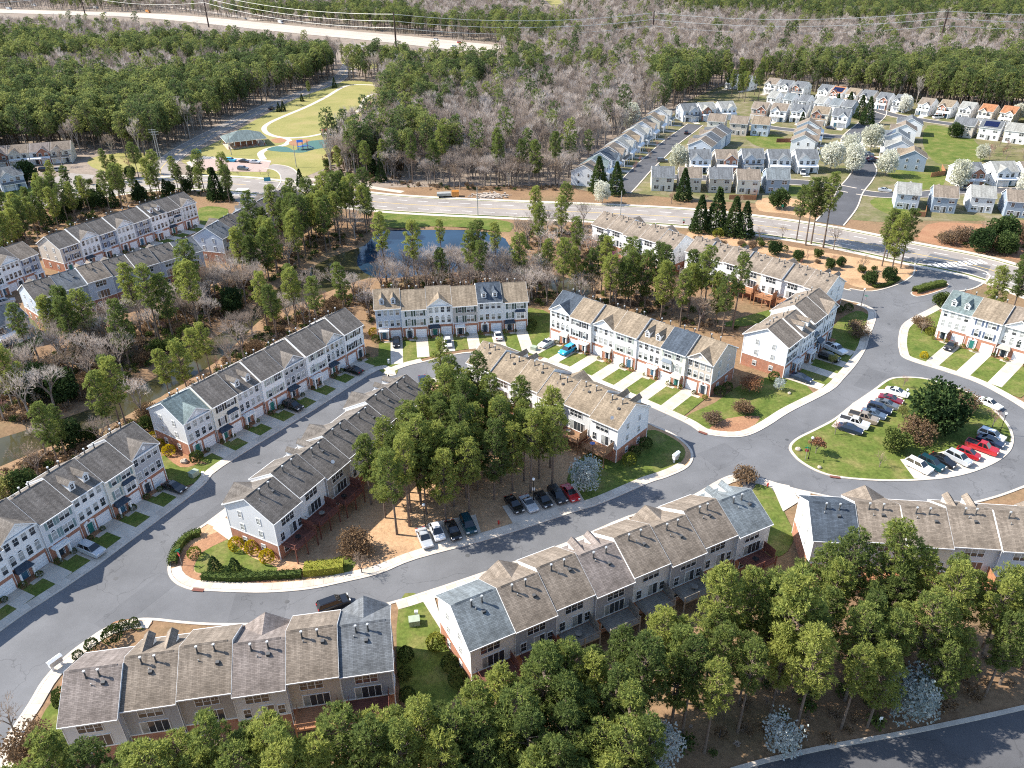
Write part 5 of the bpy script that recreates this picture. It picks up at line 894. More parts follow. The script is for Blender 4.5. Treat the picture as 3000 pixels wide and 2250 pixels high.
south = gl((805, 640), (830, 605), (960, 592), (1080, 588), (1160, 612), (1215, 645), (1265, 645), (1200, 668), (1150, 660)); grove(south, 2.3, 80, 35, ['bare', 'bare', 'bare', 'bare', 'small_bare', 'bare', 'bare', 'pine'], lbl('pond shore behind the tan-roofed front row'), PL, 'trees on the near pond shore', .7, .95)
for (x, y), v, s in (((745, 690), 0, .8), ((690, 720), 1, .72), ((640, 700), 5, .75), ((600, 720), 2, .7)): plant('pine', g(x, y), 'rounded pine between the channel and the teal-ended row', 'tree', 'pines behind the teal-ended row', v, s, None, 'pine_tree')
plant('pine', g(955, 570), 'flat-topped pine standing in front of the open blue water', 'tree', None, 3, .62, None, 'pine_tree')
jr = gl((1190, 645), (1275, 610), (1300, 620), (1400, 640), (1480, 665), (1560, 700), (1600, 712), (1580, 735), (1480, 710), (1380, 680), (1260, 672)); grove(jr, 3.4, 36, 36, ['pine', 'pine', 'bare'], lbl('slope between the rows of rust-coloured decks'), PL, 'trees below the rust-coloured decks', .7, .92)
grove(gl((1110, 530), (1150, 480), (1270, 490), (1275, 560), (1300, 600), (1180, 590)), 3.6, 24, 37, ['bare', 'bare', 'pine', 'bare', 'small_bare'], lbl('bank at the right end of the pond'), PL, 'trees at the right end of the pond', .7, .95)
for x, y in ((1340, 585), (1365, 600), (1320, 570)): plant('small_bare', g(x, y), 'small pink-budded tree behind the pond-side row', 'tree', 'pink-budded trees', 3, 1.0, None, 'redbud_tree')
# roadside pines upper left and right
grove(gl((-30, 520), (40, 470), (130, 440), (330, 412), (500, 410), (500, 440), (420, 420), (300, 440), (180, 480), (80, 520), (0, 570)), 3.1, 74, 38, ['pine', 'pine', 'pine', 'pine', 'cedar', 'holly'], lbl('strip between the main road and upper left row'), PL, 'trees of the upper left strip', .55, .8, True)
grove(gl((110, 412), (200, 398), (320, 372), (360, 380), (330, 388), (140, 425)), 3.6, 18, 44, ['pine', 'pine', 'holly'], lbl('far side of the main road at the left'), PL, 'trees across the main road', .5, .75, True)
for x, y, k, v, s, lb in ((470, 432, 'cedar', 1, 1.0, 'broad dark cedar beside the upper left junction'), (60, 398, 'holly', 0, 1.25, 'big dark evergreen beside the far left houses'), (135, 360, 'bare', 1, .75, 'spreading leafless tree before the far left brick houses'), (245, 338, 'bare', 1, .8, 'grey leafless tree at the edge of the tall pine wood'), (282, 372, 'small_bare', 1, 1.6, 'pinkish leafless tree by the utility pole'), (740, 400, 'cedar', 0, .7, 'small cedar at the end of the park drive'), (650, 402, 'cedar', 0, .75, 'dark cedar by the park sign'),
                         (1300, 440, 'pear', 0, .95, 'white blossom tree beside the wide road above the pond-side row'), (1292, 415, 'cedar', 1, 1.1, 'large dark cedar, left of a pair by the house street'), (1330, 420, 'cedar', 2, 1.15, 'large dark cedar, right of a pair by the house street'), (1510, 500, 'cedar', 1, 1.0, 'leftmost of four dense cedars below the wide road'), (1545, 500, 'cedar', 1, 1.2, 'second of four dense cedars below the wide road'), (1582, 508, 'cedar', 1, 1.05, 'third of four dense cedars below the wide road'), (1605, 512, 'cedar', 2, 1.1, 'rightmost of four dense cedars below the wide road'),
                         (1475, 432, 'cedar', 1, .95, 'feathery cedar, left of the pink saplings above the road'), (1680, 450, 'holly', 0, .95, 'dark spreading evergreen beside the slate blue house'), (1450, 440, 'small_bare', 1, 1.1, 'pink leafless sapling by the grey-roofed backs'), (1520, 448, 'small_bare', 1, 1.3, 'large pink leafless sapling between two house backs'), (1600, 448, 'small_bare', 0, 1.0, 'brown leafless sapling behind the cream house'), (1925, 590, 'pine', 4, .95, 'massive evergreen pine beside the estate entrance'), (1905, 575, 'pine', 0, .88, 'pine crowding the left of the massive entrance pine'), (1945, 580, 'pine', 1, .85, 'pine crowding the right of the massive entrance pine'), (1915, 560, 'pine', 2, .8, 'pine behind the massive entrance pine'),
                         (1740, 530, 'pine', 3, .95, 'slender tall pine on the bare bank, left of four'), (1752, 527, 'pine', 5, 1.02, 'slender tall pine on the bare bank, second of four'), (1778, 535, 'pine', 3, 1.05, 'slender tall pine on the bare bank, third of four'), (1720, 520, 'pine', 1, .85, 'slender tall pine on the bare bank, fourth of four'), (1800, 540, 'bare', 0, .7, 'leafless tree beside the slender bank pines'), (1640, 520, 'small_bare', 0, 1.1, 'leafless sapling at the kerb of the wide road'), (1690, 515, 'small_bare', 0, 1.0, 'thin leafless sapling below the wide road'), (1860, 590, 'small_bare', 0, 1.2, 'leafless sapling low on the bare bank'),
                         (2130, 700, 'pine', 4, .8, 'pine behind the white row at the right edge, left of two'), (2180, 690, 'pine', 0, .9, 'pine behind the white row at the right edge, right of two'), (2200, 640, 'pine', 2, .85, 'dark pine at the right edge above the white row'), (2080, 660, 'small_bare', 1, 1.1, 'pink leafless tree at the corner of the green-roofed unit'), (2030, 662, 'holly', 1, 1.0, 'glossy evergreen at the corner of the green-roofed unit'), (1990, 720, 'small_bare', 0, .8, 'bushy sapling beside the white row end')):
    nm = {'pine': 'pine_tree', 'bare': 'bare_tree', 'cedar': 'cedar_tree', 'holly': 'evergreen_tree', 'pear': 'blossom_tree', 'small_bare': 'bare_sapling'}[k]; plant(k, g(x, y), lb, 'tree', None, v, s, None, nm)
grove(gl((2010, 520), (2100, 505), (2220, 515), (2225, 560), (2120, 545)), 3.4, 16, 39, ['small_bare', 'holly', 'brownbush', 'small_bare'], lbl('bare bank at the right above the wide road'), PL, 'plants on the right bank', .8, 1.3); grove(gl((1500, 520), (1640, 530), (1800, 560), (1960, 600), (1900, 622), (1820, 600), (1620, 545)), 3.0, 26, 40, ['holly', 'brownbush', 'small_bare', 'holly'], lbl('mulched bank below the wide road'), PL, 'plants on the mulched bank', .35, .7)
# white blossom and cedars among the houses
for i, (t, x, y, s, v) in enumerate((('T1', 650, 330, 1.35, 1), ('T1', 1095, 690, 1.15, 0), ('T3', 420, 950, 1.35, 0), ('T3', 570, 860, 1.3, 0), ('T3', 620, 980, 1.2, 1), ('T3', 790, 770, 1.35, 0), ('T3', 930, 1000, 1.2, 0), ('T3', 1105, 420, 1.1, 0), ('T4', 860, 800, .8, 0), ('T6', 700, 330, 1.1, 1), ('T6', 1265, 370, 1.0, 0), ('T4', 1200, 430, 1.0, 0))):
    W = ['at the wood edge behind the climbing row', 'beside the house street near the pink sapling', 'leftmost in the clump at the house junction', 'at the back of the clump at the house junction', 'rightmost in the clump at the house junction', 'beside the drive with three parked cars', 'before the slate blue gable end', 'before the row along the far pine wood', 'thinly flowering on the wide lawn', 'hiding the grey roof at the far right', 'at the right edge beside a porch', 'before the rust-roofed houses']; plant('pear', q(t, x, y), 'white blossoming pear tree ' + W[i], 'tree', 'blossoming pear trees', v, s, None, 'blossom_tree')
for i, (t, x, y, s, v) in enumerate((('T3', 60, 335, .5, 0), ('T3', 180, 345, .55, 2), ('T3', 275, 360, .55, 0), ('T3', 370, 365, .6, 0), ('T3', 480, 375, .75, 2), ('T3', 590, 380, .75, 1), ('T3', 690, 470, 1.1, 2), ('T3', 755, 520, 1.25, 2), ('T3', 150, 545, .8, 0))): plant('cedar', q(t, x, y), f'dark cedar, {ORD[i]} from the left in the line behind the house row', 'tree', 'dark cedars among the houses', v, s, None, 'cedar_tree')
grove(ql('T4', (820, 660), (1280, 640), (1290, 800), (900, 790)), 3.2, 10, 41, ['small_bare'], 'brown leafless sapling on the wide lawn', 'tree', 'saplings on the wide lawn', .9, 1.2); plant('holly', q('T4', 620, 580), 'large dark evergreen clump on the wide lawn', 'shrub', None, 0, .9, None, 'evergreen_shrub')
grove(ql('T1', (600, 760), (1050, 330), (1100, 350), (680, 760)), 6, 8, 45, ['small_bare'], 'street tree with pinkish twigs before the climbing house row', 'tree', 'pinkish street trees', .8, 1.0, street=False)
grove(ql('T2', (380, 180), (760, 60), (800, 150), (700, 330), (520, 350)), 4.5, 16, 46, ['pine'], 'pine among the topmost houses', 'tree', 'pines among the topmost houses', .7, .9)
# park trees and brush
grove(ql('zp', (840, 440), (1000, 360), (1080, 300), (1180, 340), (1260, 420), (1270, 590), (1050, 560), (860, 520)), 3.6, 40, 42, ['brownbush', 'small_bare', 'pine', 'holly', 'cedar'], lbl('brushy slope beside the park'), PL, 'plants on the park slope', .6, .9)
for x, y, k, s, lb in ((612, 195, 'cedar', .55, 'small dark cedar by the forest road, left of a pair'), (636, 190, 'cedar', .6, 'small dark cedar by the forest road, right of a pair'), (735, 140, 'cedar', .5, 'small cedar beside the park path'), (775, 120, 'pine', .5, 'small pine beside the park path'), (908, 68, 'cedar', .7, 'dark cedar at the top of the park lawn'), (1090, 185, 'redbud', 1.0, 'pink redbud at the lawn edge, upper of two'), (1100, 260, 'redbud', .9, 'magenta redbud at the lawn edge, lower of two'), (1165, 100, 'rust', 1.1, 'rusty leafed tree at the top of the lawn')): plant(k, q('zp', x, y), lb, 'tree', None, 0, s, None, {'cedar': 'cedar_tree', 'pine': 'pine_tree'}.get(k, 'park_tree'))
grove(ql('zp', (100, 500), (560, 525), (560, 560), (330, 560), (150, 520)), 4.5, 12, 47, ['small_bare', 'holly'], lbl('island between the park lot and the main road'), PL, 'plants by the park lot', .4, .8)
# oval and estate ornamentals
for t, x, y, k, v, s, lb, c in (('r6', 1630, 1140, 'holly', 0, 1.42, 'huge dark evergreen in the middle of the oval', 'shrub'), ('r6', 1370, 1260, 'holly', 1, 1.15, 'smaller dark evergreen left of the huge one', 'shrub'), ('r6', 1510, 1195, 'brownbush', 1, 1.15, 'grey-brown rounded bush in front of the huge evergreen', 'shrub'), ('r6', 1790, 1010, 'brownbush', 1, 1.1, 'brown twiggy bush behind the huge evergreen', 'shrub'), ('r6', 1430, 850, 'small_bare', 1, .7, 'pinkish leafless sapling at the top of the oval', 'tree'), ('r6', 985, 1158, 'small_bare', 1, .8, 'pinkish leafless sapling beside the parked white pickup', 'tree'), ('r6', 860, 1280, 'small_bare', 2, .9, 'rusty leafless sapling next to the left lamp post', 'tree'), ('r6', 1275, 1370, 'small_bare', 0, .75, 'pale leafless sapling in a mulch ring on the oval', 'tree'), ('r6', 2005, 1110, 'small_bare', 1, 1.0, 'reddish leafless tree near the right lamp post', 'tree'), ('r6', 1420, 1050, 'budding', 0, .5, 'slim budding sapling behind the left parked cars', 'tree'),
                                  ('r6', 430, 880, 'rust', 0, .9, 'tangled rusty shrub beside the navy-ended row end', 'shrub'), ('r6', 390, 1020, 'brownbush', 0, .9, 'brown shrub in the corner planting bed', 'shrub'), ('r6', 190, 1080, 'brownbush', 0, .8, 'rounded olive shrub at the street corner bed', 'shrub'), ('r6', 620, 870, 'pear_cool', 1, .5, 'small pale blossoming tree by the white end wall', 'tree'), ('r6', 1130, 520, 'brownbush', 1, .95, 'wide brown leafless bush at the shaded lawn', 'shrub'), ('r6', 970, 700, 'budding', 0, .42, 'small pale budding tree between shaded drives', 'tree'), ('r6', 1540, 470, 'brownbush', 0, 1.0, 'brown shrub beside the sunlit white row', 'shrub'), ('r6', 400, 1460, 'brownbush', 0, .9, 'rust-brown shrub at the tip behind the blue roof', 'shrub'), ('r7', 90, 1420, 'small_bare', 0, 1.2, 'brown leafless tree in the bottom left corner', 'tree'), ('r7', 200, 1560, 'brownbush', 1, 1.0, 'brown shrub beneath the bottom left leafless tree', 'shrub')):
    nm = {'holly': 'evergreen_shrub', 'brownbush': 'brown_shrub', 'small_bare': 'bare_sapling', 'budding': 'budding_tree', 'rust': 'rusty_shrub', 'pear_cool': 'blossom_tree'}[k]; plant(k, q(t, x, y), lb, c, None, v, s, None, nm)
# clipped shrubs and hedges
def bush_mesh(kind, mat, seed):
    def mk():
        rs = random.Random(seed); mb = MB()
        for i in range(420):
            v = Vector((rs.gauss(0, 1), rs.gauss(0, 1), rs.gauss(.15, 1))).normalized()
            if v.z < -.5: continue
            p = Vector((v.x, v.y, v.z * .95 + .75)) * .92 * (1 + .05 * math.sin(7 * v.x + 5 * v.y)); tuft(mb, p, v, .17, 3, mat, rs, .5)
        return mb.mesh('shrub')
    return cached(('bush', kind, mat), mk)
BM = [bush_mesh(0, 'shrub', 5), bush_mesh(1, 'shrub_lime', 6), bush_mesh(2, 'shrub_yellow', 7)]
def bush(pos, r, m, label, group, zs=1.0):
    o = link('shrub', BM[m], None, (pos[0], pos[1], 0.06), rnd.uniform(0, 6)); o.scale = (r, r, r * zs); return tag(o, label, 'shrub', group)
for i, (x, y) in enumerate(((1535, 240), (1640, 260), (1735, 320))): bush(q('r7', x, y), 1.15, 2, ('left', 'middle', 'right')[i] + ' of three clipped yellow shrubs by the brick end wall', 'yellow shrubs by the brick end', 1.15)
for i, (x, y) in enumerate(((1395, 375), (1525, 385))): o = plant('cone', q('r7', x, y), ('left', 'right')[i] + ' of two clipped green cones on the corner lawn', 'shrub', 'clipped cones', 0, 1.0, None, 'cone_shrub')
for i, (t, x, y, r, m, lb) in enumerate((('r7', 1265, 290, 1.05, 1, 'tan ring-shaped shrub in the corner mulch bed'), ('r7', 735, 830, 1.3, 0, 'large clipped bush beside the bottom left row'), ('r7', 600, 880, .9, 0, 'clipped bush next to the curving walk'), ('r7', 510, 945, .7, 0, 'small clipped bush on the verge above the mailboxes'), ('r7', 405, 1215, 1.1, 0, 'tall clipped bush at the corner of the mauve roof'), ('r7', 405, 1250, 1.0, 0, 'second clipped bush at the corner of the mauve roof'), ('r8', 615, 875, 1.3, 1, 'yellow-green round bush on the lawn between two rows'), ('r8', 705, 1010, 1.2, 0, 'round bush at the white end wall, middle of three'), ('r8', 755, 1110, 1.25, 0, 'round bush at the white end wall, lowest of three'), ('r8', 420, 950, 1.1, 0, 'round bush against the navy roofed unit, top of three'), ('r8', 415, 1070, .95, 0, 'round bush against the navy roofed unit, middle of three'), ('r8', 430, 1210, 1.05, 0, 'round bush against the navy roofed unit, lowest of three'), ('r5', 1970, 1240, 1.25, 0, 'round bush on the blue-shaded end wall, top of three'), ('r5', 1900, 1290, 1.1, 0, 'round bush on the blue-shaded end wall, middle of three'), ('r5', 1865, 1345, 1.3, 1, 'round bush with yellow flowers on the blue-shaded end wall'), ('r4', 1000, 1190, 1.0, 2, 'upper yellow shrub by the teal-roofed end'), ('r4', 1035, 1240, 1.05, 2, 'middle yellow shrub by the teal-roofed end'), ('r4', 1100, 1285, 1.2, 2, 'lowest yellow shrub by the teal-roofed end'), ('r4', 1280, 1330, 1.25, 0, 'big clipped bush at the door of the teal-roofed unit'), ('r6', 590, 805, 1.2, 0, 'round green bush at the brick corner by the shaded drives'), ('r6', 1600, 510, 1.1, 1, 'lime green bush at the corner of the sunlit white row'), ('r6', 1560, 660, .9, 2, 'low yellow-green bush at the kerb by the sunlit white row'), ('r6', 240, 900, 1.2, 0, 'dark round bush at the navy-ended row end'), ('r6', 290, 870, 1.1, 0, 'second dark round bush at the navy-ended row end'), ('r6', 1070, 355, 1.15, 0, 'blue-green round bush behind the short row'), ('r6', 1010, 365, 1.1, 0, 'dark round bush behind the short row'), ('zf', 35, 370, 1.2, 2, 'yellow shrub left of the camera-facing row'), ('zf', 50, 410, 1.0, 0, 'green bush left of the camera-facing row'), ('zf', 1085, 310, 1.2, 0, 'round bush right of the camera-facing row, upper of two'), ('zf', 1075, 345, 1.1, 0, 'round bush right of the camera-facing row, lower of two'), ('T7', 832, 180, 1.1, 0, 'clipped conical bush on the mulched bank, left'), ('T7', 885, 192, 1.0, 0, 'clipped bush on the mulched bank, middle'), ('T7', 948, 218, 1.15, 0, 'clipped bush on the mulched bank, right'), ('T7', 640, 150, 1.7, 1, 'wide orange-brown hedge mound below the cedars'))): bush(q(t, x, y), r, m, lb, None)
for i, (x, y) in enumerate(((745, 765), (800, 740), (815, 765), (870, 725), (885, 750))): bush(q('r7', x, y), .62, 0, f'small round bush, {ORD[i]} in the bed by the dormers', 'small round bushes in a bed')
def hedge(line, w, h, mat, label, seed):
    rs = random.Random(seed); P = resample(smooth(line, False, 4), .5); mb = MB()
    for i, p in enumerate(P[:-1]):
        n = P[i + 1]; tx, ty = n[0] - p[0], n[1] - p[1]; l = math.hypot(tx, ty) or 1; nx, ny = -ty / l, tx / l
        for _ in range(26):
            u, t = rs.random(), rs.random(); s = rs.choice((-1, 1, 0, 0))
            if s == 0: c = Vector((p[0] + tx * t + nx * w * (u - .5), p[1] + ty * t + ny * w * (u - .5), h)); v = Vector((0, 0, 1))
            else: c = Vector((p[0] + tx * t + nx * w * .5 * s, p[1] + ty * t + ny * w * .5 * s, h * u)); v = Vector((nx * s, ny * s, .2))
            tuft(mb, c, v, .16, 3, mat, rs, .5)
        a = offset([p, n], w * .42, False); b = offset([p, n], -w * .42, False); mb.face([(*b[0], h * .93), (*b[1], h * .93), (*a[1], h * .93), (*a[0], h * .93)], mat)
        for e_ in (a, b): mb.face([(*e_[0], .05), (*e_[1], .05), (*e_[1], h * .93), (*e_[0], h * .93)], mat)
    return tag(mb.build('hedge'), label, 'hedge', 'clipped hedges')
hedge(ql('r7', (1120, 350), (1135, 290), (1180, 215), (1240, 165), (1305, 150)), 1.3, 1.1, 'shrub', 'curving clipped hedge at the tip of the central block', 1); hedge(ql('r7', (1315, 430), (1500, 440), (1700, 430), (1960, 415)), 1.3, 1.0, 'shrub', 'long low clipped hedge along the sidewalk', 2); hedge(ql('r7', (1975, 395), (2100, 385), (2230, 370)), 2.4, 1.5, 'shrub_lime', 'thick yellow-green hedge block at the end of the long hedge', 3); hedge(ql('r6', (1500, 240), (1580, 215), (1690, 190)), 2.0, 1.5, 'shrub', 'rounded hedge on the entrance median', 4); hedge(ql('r6', (1230, 205), (1330, 190), (1400, 150)), 1.0, .8, 'shrub', 'low hedge at the foot of the mulched bank', 5)
rsb = random.Random(99)
for k in 'ABFCLN':
    r = ROWS[k]
    for i in range(r['n']):
        gs = DS[k](i); w = r['w']; x = i * w + (1.65 if gs else w - 1.65)
        for j in range(2): px_ = x + (-1.35, 1.3)[j] + rsb.uniform(-.1, .1); bush(rp(k, px_, -1.0 - rsb.random() * .5), rsb.uniform(.42, .62), 0 if k in 'ABN' else rsb.choice((0, 1)), {'A': 'small bush by a door of the lower left row', 'B': 'small bush by a door of the teal-ended row', 'F': 'small bush by a door of the camera-facing row', 'C': 'small bush by a door of the navy-ended white row', 'L': 'small bush by a door of the sunlit right row', 'N': 'small bush by a door of the upper left row'}[k], 'door bushes of row ' + {'A': 'at lower left', 'B': 'with teal end', 'F': 'facing camera', 'C': 'with navy end', 'L': 'at right', 'N': 'at upper left'}[k])
# ------------------------------------------------------------------ woods: nearest trees single, the rest one mass of each kind
D_ = lambda *p: list(p)
W_EX = [D_((0, 335), (190, 330), (330, 345), (430, 300), (560, 245), (715, 178), (830, 178), (810, 290), (760, 300), (700, 370), (940, 410), (1240, 415), (1245, 395), (1350, 325), (1450, 240), (1600, 170), (1740, 200), (1960, 225), (2230, 265), (2230, 700), (0, 700))]
PINE_Z = [(0.88, D_((-300, 340), (190, 332), (330, 345), (420, 305), (560, 247), (715, 180), (740, 150), (700, 95), (560, 118), (420, 150), (300, 165), (180, 175), (90, 190), (0, 195), (-300, 200))), (0.5, D_((830, 190), (860, 150), (900, 125), (1010, 118), (1180, 125), (1300, 130), (1200, 145), (1060, 160), (980, 200), (880, 225), (830, 230))), (0.86, D_((1390, 130), (2300, 128), (2400, 290), (1960, 222), (1740, 198), (1600, 170), (1480, 205), (1440, 190))), (0.6, D_((700, 120), (760, 150), (900, 128), (880, 112), (760, 110))), (0.75, D_((-300, 90), (60, 62), (200, 90), (330, 80), (560, 88), (640, 100), (420, 120), (200, 110), (0, 130), (-300, 140))), (0.42, D_((760, 300), (880, 235), (1000, 300), (960, 405), (830, 390))), (0.42, D_((1130, 410), (1110, 330), (1240, 290), (1330, 300), (1250, 380))), (0.7, D_((1330, -60), (2600, -60), (2600, 30), (2212, 40), (1900, 25), (1500, 20))), (0.8, D_((430, 18), (560, 10), (860, 8), (960, 60), (1100, 70), (1150, 95), (1000, 80), (800, 60), (600, 38))), (0.8, D_((-300, 5), (260, 8), (250, 14), (-300, 14)))]
def woods():
    rs = np.random.RandomState(5); pts = []
    for y0, y1, dens in ((296, 430, 17.0), (430, 600, 21.0), (600, 900, 34.0), (900, 1750, 60.0)):
        hw_ = .74 * y1 + 60; n = int(2 * hw_ * (y1 - y0) / dens); pts.append(np.stack([rs.uniform(-hw_, hw_, n), rs.uniform(y0, y1, n)], 1))
    P = np.concatenate(pts); P = P[np.abs(P[:, 0]) < .74 * P[:, 1] + 60]; X, Y = P[:, 0], P[:, 1]; dx, dy = project(X, Y); ok = free(X, Y)
    for e in W_EX: ok &= ~inside(dx, dy, e)
    hb = offset(_hw, 27, False) + offset(_hw, -24, False)[::-1]
    for s_ in (1.0, 1.05, 1.1, 1.15, 1.2, 1.24): ok &= ~inside(X * s_, Y * s_, hb)          # a tree of the wood may not stand before the highway
    for z in (gl((735, 130), (830, 105), (960, 118), (860, 135), (790, 150)), gl((1190, -40), (1230, -40), (1226, 30), (1180, 44), (1160, 30))): ok &= ~inside(X, Y, z)
    ok &= ~((dx > 815) & (dx < 1000) & (dy > 175) & (dy < 200) & (rs.rand(len(X)) < .3)); P = P[ok]; X, Y = P[:, 0], P[:, 1]; dx, dy = project(X, Y, 13.0)
    pp = np.zeros(len(P)); 
    for fr_, z in PINE_Z: pp = np.where(inside(dx, dy, z), fr_, pp)
    u = rs.rand(len(P)); big = np.sin(X * .021 + 1.3) + np.sin(Y * .017) + np.sin((X + Y) * .011); isp = np.where(pp > 0, u < pp, (u < .06) | ((big > 1.55) & (u < .55)))
    return P, isp, dx, dy
WP, WI, wdx, wdy = woods()
def mass(name, label, P, kind, mat_scale, seed, s0, s1):
    """a wood as one object: a mesh of points that carries trees by geometry nodes"""
    rs = np.random.RandomState(seed); me = bpy.data.meshes.new(name); me.vertices.add(len(P)); co = np.zeros((len(P), 3)); co[:, :2] = P; me.vertices.foreach_set('co', co.ravel())
    for an, arr in (('rot', rs.uniform(0, 6.283, len(P))), ('scl', rs.uniform(s0, s1, len(P)))): a = me.attributes.new(an, 'FLOAT', 'POINT'); a.data.foreach_set('value', arr.astype(np.float32))
    o = tag(link(name, me), label, 'trees', None, 'stuff'); ng = bpy.data.node_groups.new(name, 'GeometryNodeTree'); ng.interface.new_socket('Geometry', in_out='INPUT', socket_type='NodeSocketGeometry'); ng.interface.new_socket('Geometry', in_out='OUTPUT', socket_type='NodeSocketGeometry')
    N = ng.nodes.new; gi, go = N('NodeGroupInput'), N('NodeGroupOutput'); jn = N('GeometryNodeJoinGeometry')
    for tm, cm in TREE[kind]:
        mj = MB(); bm = bmesh.new(); bm.from_mesh(tm); k0 = len(bm.faces); bm.from_mesh(cm); bm.faces.ensure_lookup_table(); nt_ = len(tm.materials)
        for f in list(bm.faces)[k0:]: f.material_index += nt_
        m2 = bpy.data.meshes.new(name + '_tree'); bm.to_mesh(m2); bm.free()
        for m_ in list(tm.materials) + list(cm.materials): m2.materials.append(m_)
        so_ = bpy.data.objects.new(name + '_tree', m2); oi = N('GeometryNodeObjectInfo'); oi.inputs['Object'].default_value = so_; oi.inputs['As Instance'].default_value = True; ng.links.new(oi.outputs['Geometry'], jn.inputs[0])
    ip = N('GeometryNodeInstanceOnPoints'); ip.inputs['Pick Instance'].default_value = True; ng.links.new(gi.outputs[0], ip.inputs['Points']); ng.links.new(jn.outputs[0], ip.inputs['Instance'])
    ra, sa = N('GeometryNodeInputNamedAttribute'), N('GeometryNodeInputNamedAttribute'); ra.data_type = sa.data_type = 'FLOAT'; ra.inputs['Name'].default_value = 'rot'; sa.inputs['Name'].default_value = 'scl'
    cx_ = N('ShaderNodeCombineXYZ'); ng.links.new(ra.outputs[0], cx_.inputs[2]); ng.links.new(cx_.outputs[0], ip.inputs['Rotation']); ng.links.new(sa.outputs[0], ip.inputs['Scale'])
    ri = N('FunctionNodeRandomValue'); ri.data_type = 'INT'; ri.inputs[4].default_value = 0; ri.inputs[5].default_value = len(TREE[kind]) - 1; ng.links.new(ri.outputs[2], ip.inputs['Instance Index'])
    ng.links.new(ip.outputs[0], go.inputs[0]); md = o.modifiers.new('trees', 'NODES'); md.node_group = ng; return o
for kind, sel, nm, one, grp, nmax in (('pine', WI, 'pine_tree', {0: 'tall pine at the edge of the wood beside the forest road', 1: 'tall pine scattered in the middle wood', 2: 'tall pine of the wood behind the top houses'}, 'pines at the wood edge', 10), ('bare', ~WI, 'bare_tree', {0: 'grey leafless tree at the edge of the left wood', 1: 'grey leafless tree of the middle wood', 2: 'grey leafless tree behind the top houses'}, 'leafless trees of the middle wood', 90)):
    A = WP[sel]; vis = (np.abs(wdx[sel] - 1106) < 1130); d = np.hypot(A[:, 0], A[:, 1]) + np.where(vis, 0, 1e6); o_ = np.argsort(d); near_, far_ = A[o_[:nmax]], A[o_[nmax:]]
    for p in near_:
        zx, zy = project(p[0], p[1]); z = 0 if zx < 760 else (1 if zx < 1460 else 2); plant(kind, tuple(p), one[z], 'tree', grp + (' left', ' centre', ' right')[z], rnd.randrange(6), rnd.uniform(.75, 1.02), None, nm)
    mass('pine_wood' if kind == 'pine' else 'leafless_wood', 'dark green pine woods stretching to the far distance' if kind == 'pine' else 'grey-brown leafless woods stretching to the far distance', far_, kind + '_far', 1, 8, .72, 1.05)

# undergrowth: low brush nobody could count, on banks and wood edges
TREE['brush'] = [bare(1.9, 1.3, 360, 'twigs_brown', 3, 4, tw=.03, base=.2), bare(1.5, 1.2, 361, 'twigs', 3, 4, tw=.03, base=.18), leafy(1.4, 1.1, .8, 362, 'brownleaf', 110, .26, .1, 6, hollow=.2), leafy(1.5, 1.0, .8, 363, 'shrub', 110, .26, .1, 6, hollow=.2), leafy(.7, 1.0, .45, 364, 'brownleaf', 80, .22, .1, 5, hollow=.2)]
UG = []
for i, (poly, dm, n) in enumerate(((bank, .95, 950), (near_bank, 1.0, 420), (mid_bank, 1.0, 420), (cl, 1.5, 170), (south, 1.2, 260), (jr, 1.7, 220), (ql('zp', (840, 440), (1000, 360), (1080, 300), (1180, 340), (1260, 420), (1270, 590), (1050, 560), (860, 520)), 2.0, 420), (gl((700, 372), (940, 402), (1240, 400), (1230, 412), (940, 412), (720, 385)), 2.0, 260), (gl((2010, 512), (2100, 500), (2225, 508), (2225, 560), (2120, 545)), 1.6, 240), (gl((1110, 530), (1150, 480), (1270, 490), (1275, 560), (1300, 600), (1180, 590)), 1.6, 260), (gl((-30, 520), (40, 470), (130, 440), (330, 412), (500, 410), (500, 440), (420, 420), (300, 440), (180, 480), (80, 520), (0, 570)), 1.8, 420), (belt2, 2.2, 150))): UG += scatter(poly, dm, n, 70 + i)
mass('undergrowth', 'low brown brush covering the channel banks and wood edges', np.array(UG), 'brush', 1, 9, .5, 1.25)['category'] = 'undergrowth'
